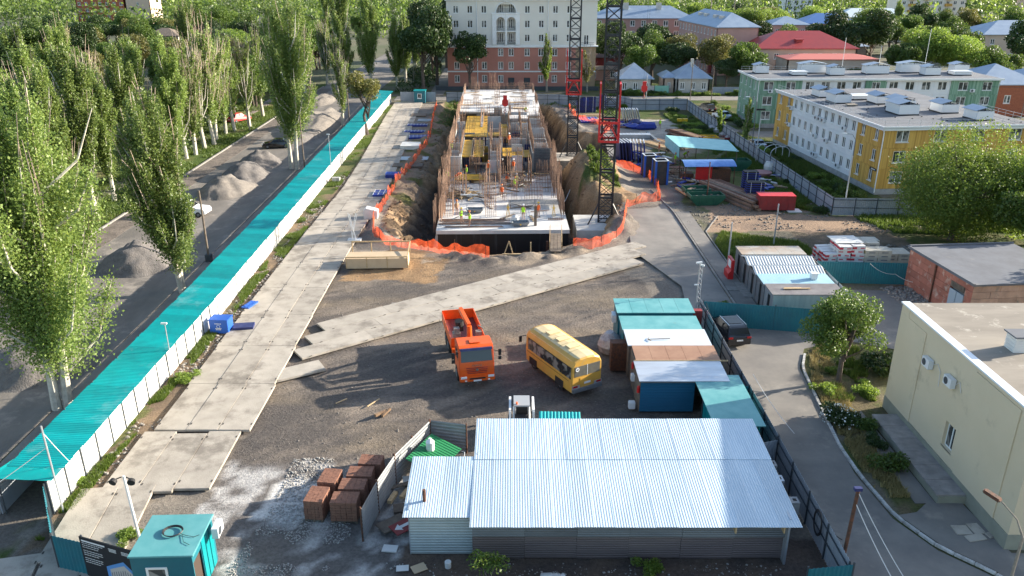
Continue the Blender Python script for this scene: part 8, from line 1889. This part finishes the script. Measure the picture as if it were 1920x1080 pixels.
# stones and rubble
def rubble(label, poly, n, smin, smax, m, seed, thr=.4, fs=.5, bury=.3):
    rs = np.random.RandomState(seed); xs = [p[0] for p in poly]; ys = [p[1] for p in poly]; x = rs.uniform(min(xs),max(xs),n*4); y = rs.uniform(min(ys),max(ys),n*4)
    ok = inpoly(x,y,poly) & (fbm(x*fs+3,y*fs+1,3) > thr); x, y = x[ok][:n], y[ok][:n]; k = len(x); z = ground_z(x,y); s = smin+(smax-smin)*rs.rand(k)**3
    O = np.array([(1,0,0),(0,1,0),(-1,0,0),(0,-1,0),(0,0,.7),(0,0,-.7)]); V = O[None]*s[:,None,None]*rs.uniform(.5,1.2,(k,6,3)); a = rs.uniform(0,6.28,k); c_, s_ = np.cos(a)[:,None], np.sin(a)[:,None]
    V = np.stack([V[...,0]*c_-V[...,1]*s_, V[...,0]*s_+V[...,1]*c_, V[...,2]],-1)+np.stack([x,y,z+s*bury],1)[:,None,:]
    F = np.array([(0,1,4),(1,2,4),(2,3,4),(3,0,4),(1,0,5),(2,1,5),(3,2,5),(0,3,5)]); Q = (F[None]+np.arange(k)[:,None,None]*6).reshape(-1,3)
    return tag(link('rubble', npmesh('rubble',V.reshape(-1,3),Q,m,3)), label, 'rubble', None, 'stuff')
ws = mat('white_chippings', (.46,.44,.41), (.30,.285,.265), 6, .9)
rubble('white chippings spread around the brick pallets', [(-14,29),(-7.5,28.5),(-7.4,34),(-10,40.5),(-13,40.5),(-13,35)], 7500, .02, .085, ws, 1, .42)
rubble('small stones scattered over the dark yard', [(-17,38),(14,38),(14,60),(8,78),(-15,72)], 3200, .02, .08, M['stone'], 2, .45)
rubble('stones and clods along the earth strip by the walkway', [(-24.1,36),(-22.5,36),(-22.5,110),(-24.2,110)], 2200, .03, .2, M['stone'], 3, .42)
rubble('earth clods on the slopes of the pit', [(p_[0],p_[1]) for p_ in PIT], 5200, .05, .30, M['dirt'], 4, .36)
rubble('stones on the bare brown earth of the storage yard', [(20,86),(38,84),(58,84),(58,97),(38,92),(36,100),(20,96)], 2200, .04, .22, M['stone'], 5, .42)
rubble('rubble at the foot of the brick hut', [(34,60),(36.7,60),(36.6,68),(33.5,67.6)], 1300, .05, .25, M['stone'], 6, .3)
rubble('litter and stones in front of the silver shed', [(-7,28.5),(13,28.5),(13,31.3),(-7,31.3)], 700, .02, .10, ws, 7, .4)
rubble('broken stone behind the insulation packs', [(34,73),(46,72),(48,80),(36,79)], 900, .06, .3, M['stone'], 8, .42)
# ------------------------------------------------------------------ poles, lamps and wires
def pole(label, x, y, h, r=.09, m='oldwood', arms=(), base=None, name='utility_pole', cat='pole', lean=(0,0)):
    t = thing(name, label, cat, (x,y,0)); mb = MB(); mb.tube([(0,0,-.2),(lean[0],lean[1],h)], [r,r*.75], 8); mb.build('pole', M[m], t)
    for (z, dx, dy) in arms: part('cross_arm', M[m], t, ((dx/2,dy/2,z),(max(abs(dx),.08),max(abs(dy),.08),.08)))
    if base: part('foot', M[base], t, ((0,0,.35),(.55,.55,.8)))
    return t
def wire(label, pts, sag=.3, r=.015, m='cable', group=None):
    mb = MB(); P = []
    for a, b_ in zip(pts, pts[1:]):
        a, b_ = Vector(a), Vector(b_)
        for k in range(12): f = k/12; P.append(a.lerp(b_, f)-Vector((0,0,sag*4*f*(1-f))))
    P.append(Vector(pts[-1])); mb.tube(P, r, 4, caps=False); return tag(mb.build('wire', M[m]), label, 'wire', group)
pole('dark wooden pole on a concrete foot between street and walkway', -30.0, 74.6, 7.2, .12, 'oldwood', (), 'post_dark')
pole('thin grey wooden pole beside the third poplar', -29.5, 112, 8.2, .1, 'oldwood'); pole('thin wooden pole near the half bare poplar', -29.5, 146, 9, .11, 'oldwood')
pole('grey pole among the white poplar trunks across the street', -46.8, 143, 9, .12, 'bark_grey'); pole('tall lamp pole far up the street beside the path', -24.3, 203, 8, .1, 'bark_grey')
def lampwalk(label, y, h):
    t = thing('walkway_lamp', label, 'lamp', (walk_x(y)+.35,y,0)); mb = MB(); mb.tube([(0,0,0),(0,0,h)], .04, 6); mb.build('pole', M['galv'], t); part('lamp_head', M['white_metal'], t, ((-.05,0,h+.05),(.4,.16,.1))); return t
lampwalk('slim lamp on the walkway fence beside the nearest white panels', 50.3, 4.2); lampwalk('slim lamp on the walkway fence before the third poplar', 107.5, 6.2)
part('foot', M['grey_concrete'], thing('lamp_footing','pale stone block at the foot of the slim walkway lamp','block',(-23.9,106.5,0)), ((0,0,.3),(1.0,.7,.6)))
t = thing('antenna_pole','slim pipe pole with stay wires rising over the near end of the walkway','pole',(-24.0,35.3,0)); mb = MB(); mb.tube([(0,0,0),(-.05,0,5.3)], .05, 6); mb.build('pole', M['galv'], t)
wire('pale stay wire running from the slim pole down over the walkway roof', [(-24.05,35.3,4.9),(-23.9,36.6,2.3)], .05, .02, 'cable_white'); wire('pale wire from the slim pole toward the lower left street', [(-24.05,35.3,4.0),(-29,33,1.0)], .1, .02, 'cable_white')
t = thing('floodlight_pole','white pole with two round black floodlights beside the guard booth','lamp',(-18.55,32.4,0)); mb = MB(); mb.tube([(0,0,0),(-.15,0,4.3)], [.075,.06], 8); mb.build('pole', M['white'], t)
for s in (-1,1):
    mb = MB(); mb.tube([(-.15+s*.1,-.02,4.25),(-.15+s*.42,-.1,4.15)], .03, 5); mb.tube([(-.15+s*.42,-.12,4.15),(-.15+s*.45,-.3,4.1)], [.16,.19], 12); mb.build('floodlight', M['black'], t)
t = thing('camera_mast','galvanised lattice mast with cameras at the corner of the cabins','mast',(15.0,59.7,0)); mb = MB()
for a, b_ in ((-.14,-.14),(.14,-.14),(0,.14)): mb.tube([(a,b_,0),(a,b_,5.2)], .02, 5)
for k in range(13): mb.tube([(-.14,-.14,.4*k),(.14,-.14,.4*k+.2),(0,.14,.4*k+.4)], .01, 4)
mb.build('lattice', M['galv'], t); mb = MB(); mb.box((-.15,-.05,5.3),(.5,.14,.14),.3); mb.box((.12,-.1,5.1),(.3,.12,.12),-.5); mb.box((-.2,0,3.4),(.35,.1,.1)); mb.build('camera', M['white_metal'], t)
part('beacon', M['red'], thing('red_post_box','small red box on the camera mast foot','box',(14.75,59.3,0)), ((0,0,1.2),(.25,.2,.5)))
rp = thing('rusty_pole','rusty brown pipe pole with white wires at the lower right corner','pole',(15.75,30.6,0)); mb = MB(); mb.tube([(0,0,0),(.12,0,4.9)], .085, 10); mb.build('pole', M['rust'], rp); part('bracket', M['navy'], rp, ((.1,0,4.85),(.35,.2,.16)))
wire('upper pale wire running from the rusty pole down to the bottom edge', [(15.87,30.6,4.7),(17.9,27.0,1.2)], .25, .02, 'cable_white'); wire('lower pale wire running from the rusty pole down to the bottom edge', [(15.85,30.6,4.1),(17.4,26.8,1.0)], .25, .022, 'cable_white')
wire('black cable strung along the top of the driveway fence', [(15.55,59,2.1),(15.5,52,1.75),(15.5,46,1.8),(15.5,40,1.85),(15.5,34,1.7),(15.6,30.7,1.9)], .35, .025); wire('thin pale wire running along the driveway edge', [(15.6,46,2.6),(16.4,40,1.9)], .2, .015, 'cable_white')
sl2 = thing('street_lamp','street lamp head leaning in at the lower right edge of the photo','street lamp',(21.45,27.3,0)); mb = MB(); mb.tube([(0,0,0),(0,0,4.8),(-.15,.4,5.4),(-.6,.95,5.9)], [.07,.06,.035,.03], 8); mb.build('pole', M['bark_grey'], sl2)
mb = MB(); mb.box((-.85,1.25,6.0),(.32,.75,.16),R(38),rx=R(12)); mb.build('lamp_head', M['rust'], sl2, bevel=.05)
for (x, y, h, m_, lab) in ((37.9,173,8.5,'oldwood','wooden pole left of the pale hipped roof house front'),(42.3,172.5,8,'oldwood','wooden pole right of the pale hipped roof house'),(24.2,96.4,5,'rust','thin rusty pole at the edge of the bare brown earth'),(27.4,79.5,4.5,'galv','thin grey pole behind the farthest storage unit'),(20.9,72.8,4.6,'galv','thin pipe pole beside the fire board'),(36.4,118,6.5,'galv','grey pole in the yard fence beside the round tub'),(40.0,93,6.5,'galv','galvanised pole on a concrete foot at the corner of the grey fence'),(89,141,8,'oldwood','wooden pole by the parked off-road cars'),(28.6,173.5,6,'galv','thin pole with red hook behind by the small white house'),(84,320,24,'bark_grey','tall pale chimney pole near the top edge of the photo'),(74,315,16,'bark_grey','shorter pale pole near the top edge of the photo')):
    pole(lab, x, y, h, .09 if h < 12 else .25, m_)
for (x, y, h, s, lab) in ((38.6,128,8.2,1,'tall curved street lamp before the far ochre corner'),(43.5,101,7.6,1,'tall street lamp before the near ochre corner'),(60.5,139,8.0,0,'double armed street lamp in front of the green panel house')):
    t = thing('street_lamp', lab, 'street lamp', (x,y,0)); mb = MB(); mb.tube([(0,0,0),(0,0,h-.8)], [.08,.06], 6); mb.tube([(0,0,h-.8),(-.5,0,h-.1),(-1.3,0,h)], .035, 5); mb.build('pole', M['steel_grey'], t); part('lamp_head', M['white_metal'], t, ((-1.5,0,h),(.6,.2,.1)))
for (x, y, h, lab) in ((60.8,152,6.5,'left thin mast on the green house roof'),(76,152,8,'middle thin mast on the green house roof'),(68,153,5,'short thin mast on the green house roof')):
    t = thing('roof_mast', lab, 'mast', (x,y,8.75)); mb = MB(); mb.tube([(0,0,0),(0,0,h)], .04, 5); mb.build('mast', M['pvc'], t)
wire('long black wire crossing from the wooden pole over the small houses', [(37.9,173,8.2),(42.3,172.5,7.8),(60,170,8),(89,141,7.8)], .8, .03); wire('white cable hanging along the petrol blue fence to the brick hut', [(32.5,68.2,2.1),(34.8,67.9,1.2),(37.0,66.5,.9),(38,62,3.0)], .3, .02, 'cable_white')
wire('rope with white flags slung from the net down the pit slope', [(12.4,119,1.8),(8.0,104,.3),(5.6,96,-1.0)], .6, .05, 'white_panel')
for (x, y, lab) in ((30.8,28.6,''),):
    pass
for (px, py, w, d, n, sd_, lab) in ((1215,300,6,9,60,1,'scattered timber and steel offcuts between the upright formwork and the canopy'),(1160,232,7,9,50,2,'mixed boards and steel parts lying beyond the nearer crane'),(1300,350,6,7,50,3,'offcuts and scrap lying around the green skips and the kiosk'),(1455,345,6,8,30,4,'boards and scrap lying in the long grass behind the red container')):
    r_ = random.Random(sd_); mb = MB(); p = G(px,py)
    for k in range(n): mb.box((p.x+r_.uniform(-w/2,w/2), p.y+r_.uniform(-d/2,d/2), .12+r_.random()*.35), (r_.uniform(.4,2.8), r_.uniform(.08,.6), r_.uniform(.04,.25)), r_.uniform(-1.6,1.6), r_.randrange(5), ry=r_.uniform(-.12,.12))
    tag(mb.build('scrap_litter', [M['wood'],M['oldwood'],M['rust_steel'],M['white_panel'],M['blue']]), lab, 'scrap', None, 'stuff')
# manhole slab, patches and cracked plate on the lower pavement
pt = thing('broken_slab','broken pale concrete patch on the dark pavement by the tan building','slab',(23.7,33.6,0.045)); mb = MB()
for k, (x, y, w, d) in enumerate(((-.5,.1,.8,.7),(.3,.2,.6,.8),(-.1,-.5,1.0,.45),(.75,-.3,.35,.4))): mb.box((x,y,.03),(w,d,.05),.1*k)
mb.build('fragment', M['concrete'], pt)
hp = thing('well_cover','square concrete well cover in front of the storage units','slab',(19.95,67.2,.05)); part('cover', M['kerb'], hp, ((0,0,.02),(1.1,.9,.05))); part('step', M['kerb'], thing('concrete_step','concrete threshold slab beside the fire board','slab',(20.9,66.9,.05)), ((0,0,.03),(.9,3.4,.06)))
for (px, py, L_, a, lab) in ((762,800,.0,0,''),(700,755,1.2,1.0,'lone pale stick on the dark yard'),(640,752,.9,.8,'second pale stick on the dark yard'),(1215,1030,.6,0,'')):
    if L_ and lab: mb = MB().box((0,0,.04),(L_,.07,.05)); p = G(px,py-0); tag(mb.build('stick', M['wood'], None, (p.x,p.y,-.03), a), lab, 'stick')
p = G(715,776); mb = MB(); mb.box((0,0,.12),(1.1,.18,.16),.9,ry=.1); mb.box((.3,.1,.1),(.9,.16,.14),1.1,ry=-.1); tag(mb.build('rotten_log', M['dirt'], None, (p.x,p.y,-.05)), 'rotten timber pieces lying in the yard before the corrugated fence', 'timber')
print('objects', len(bpy.data.objects))
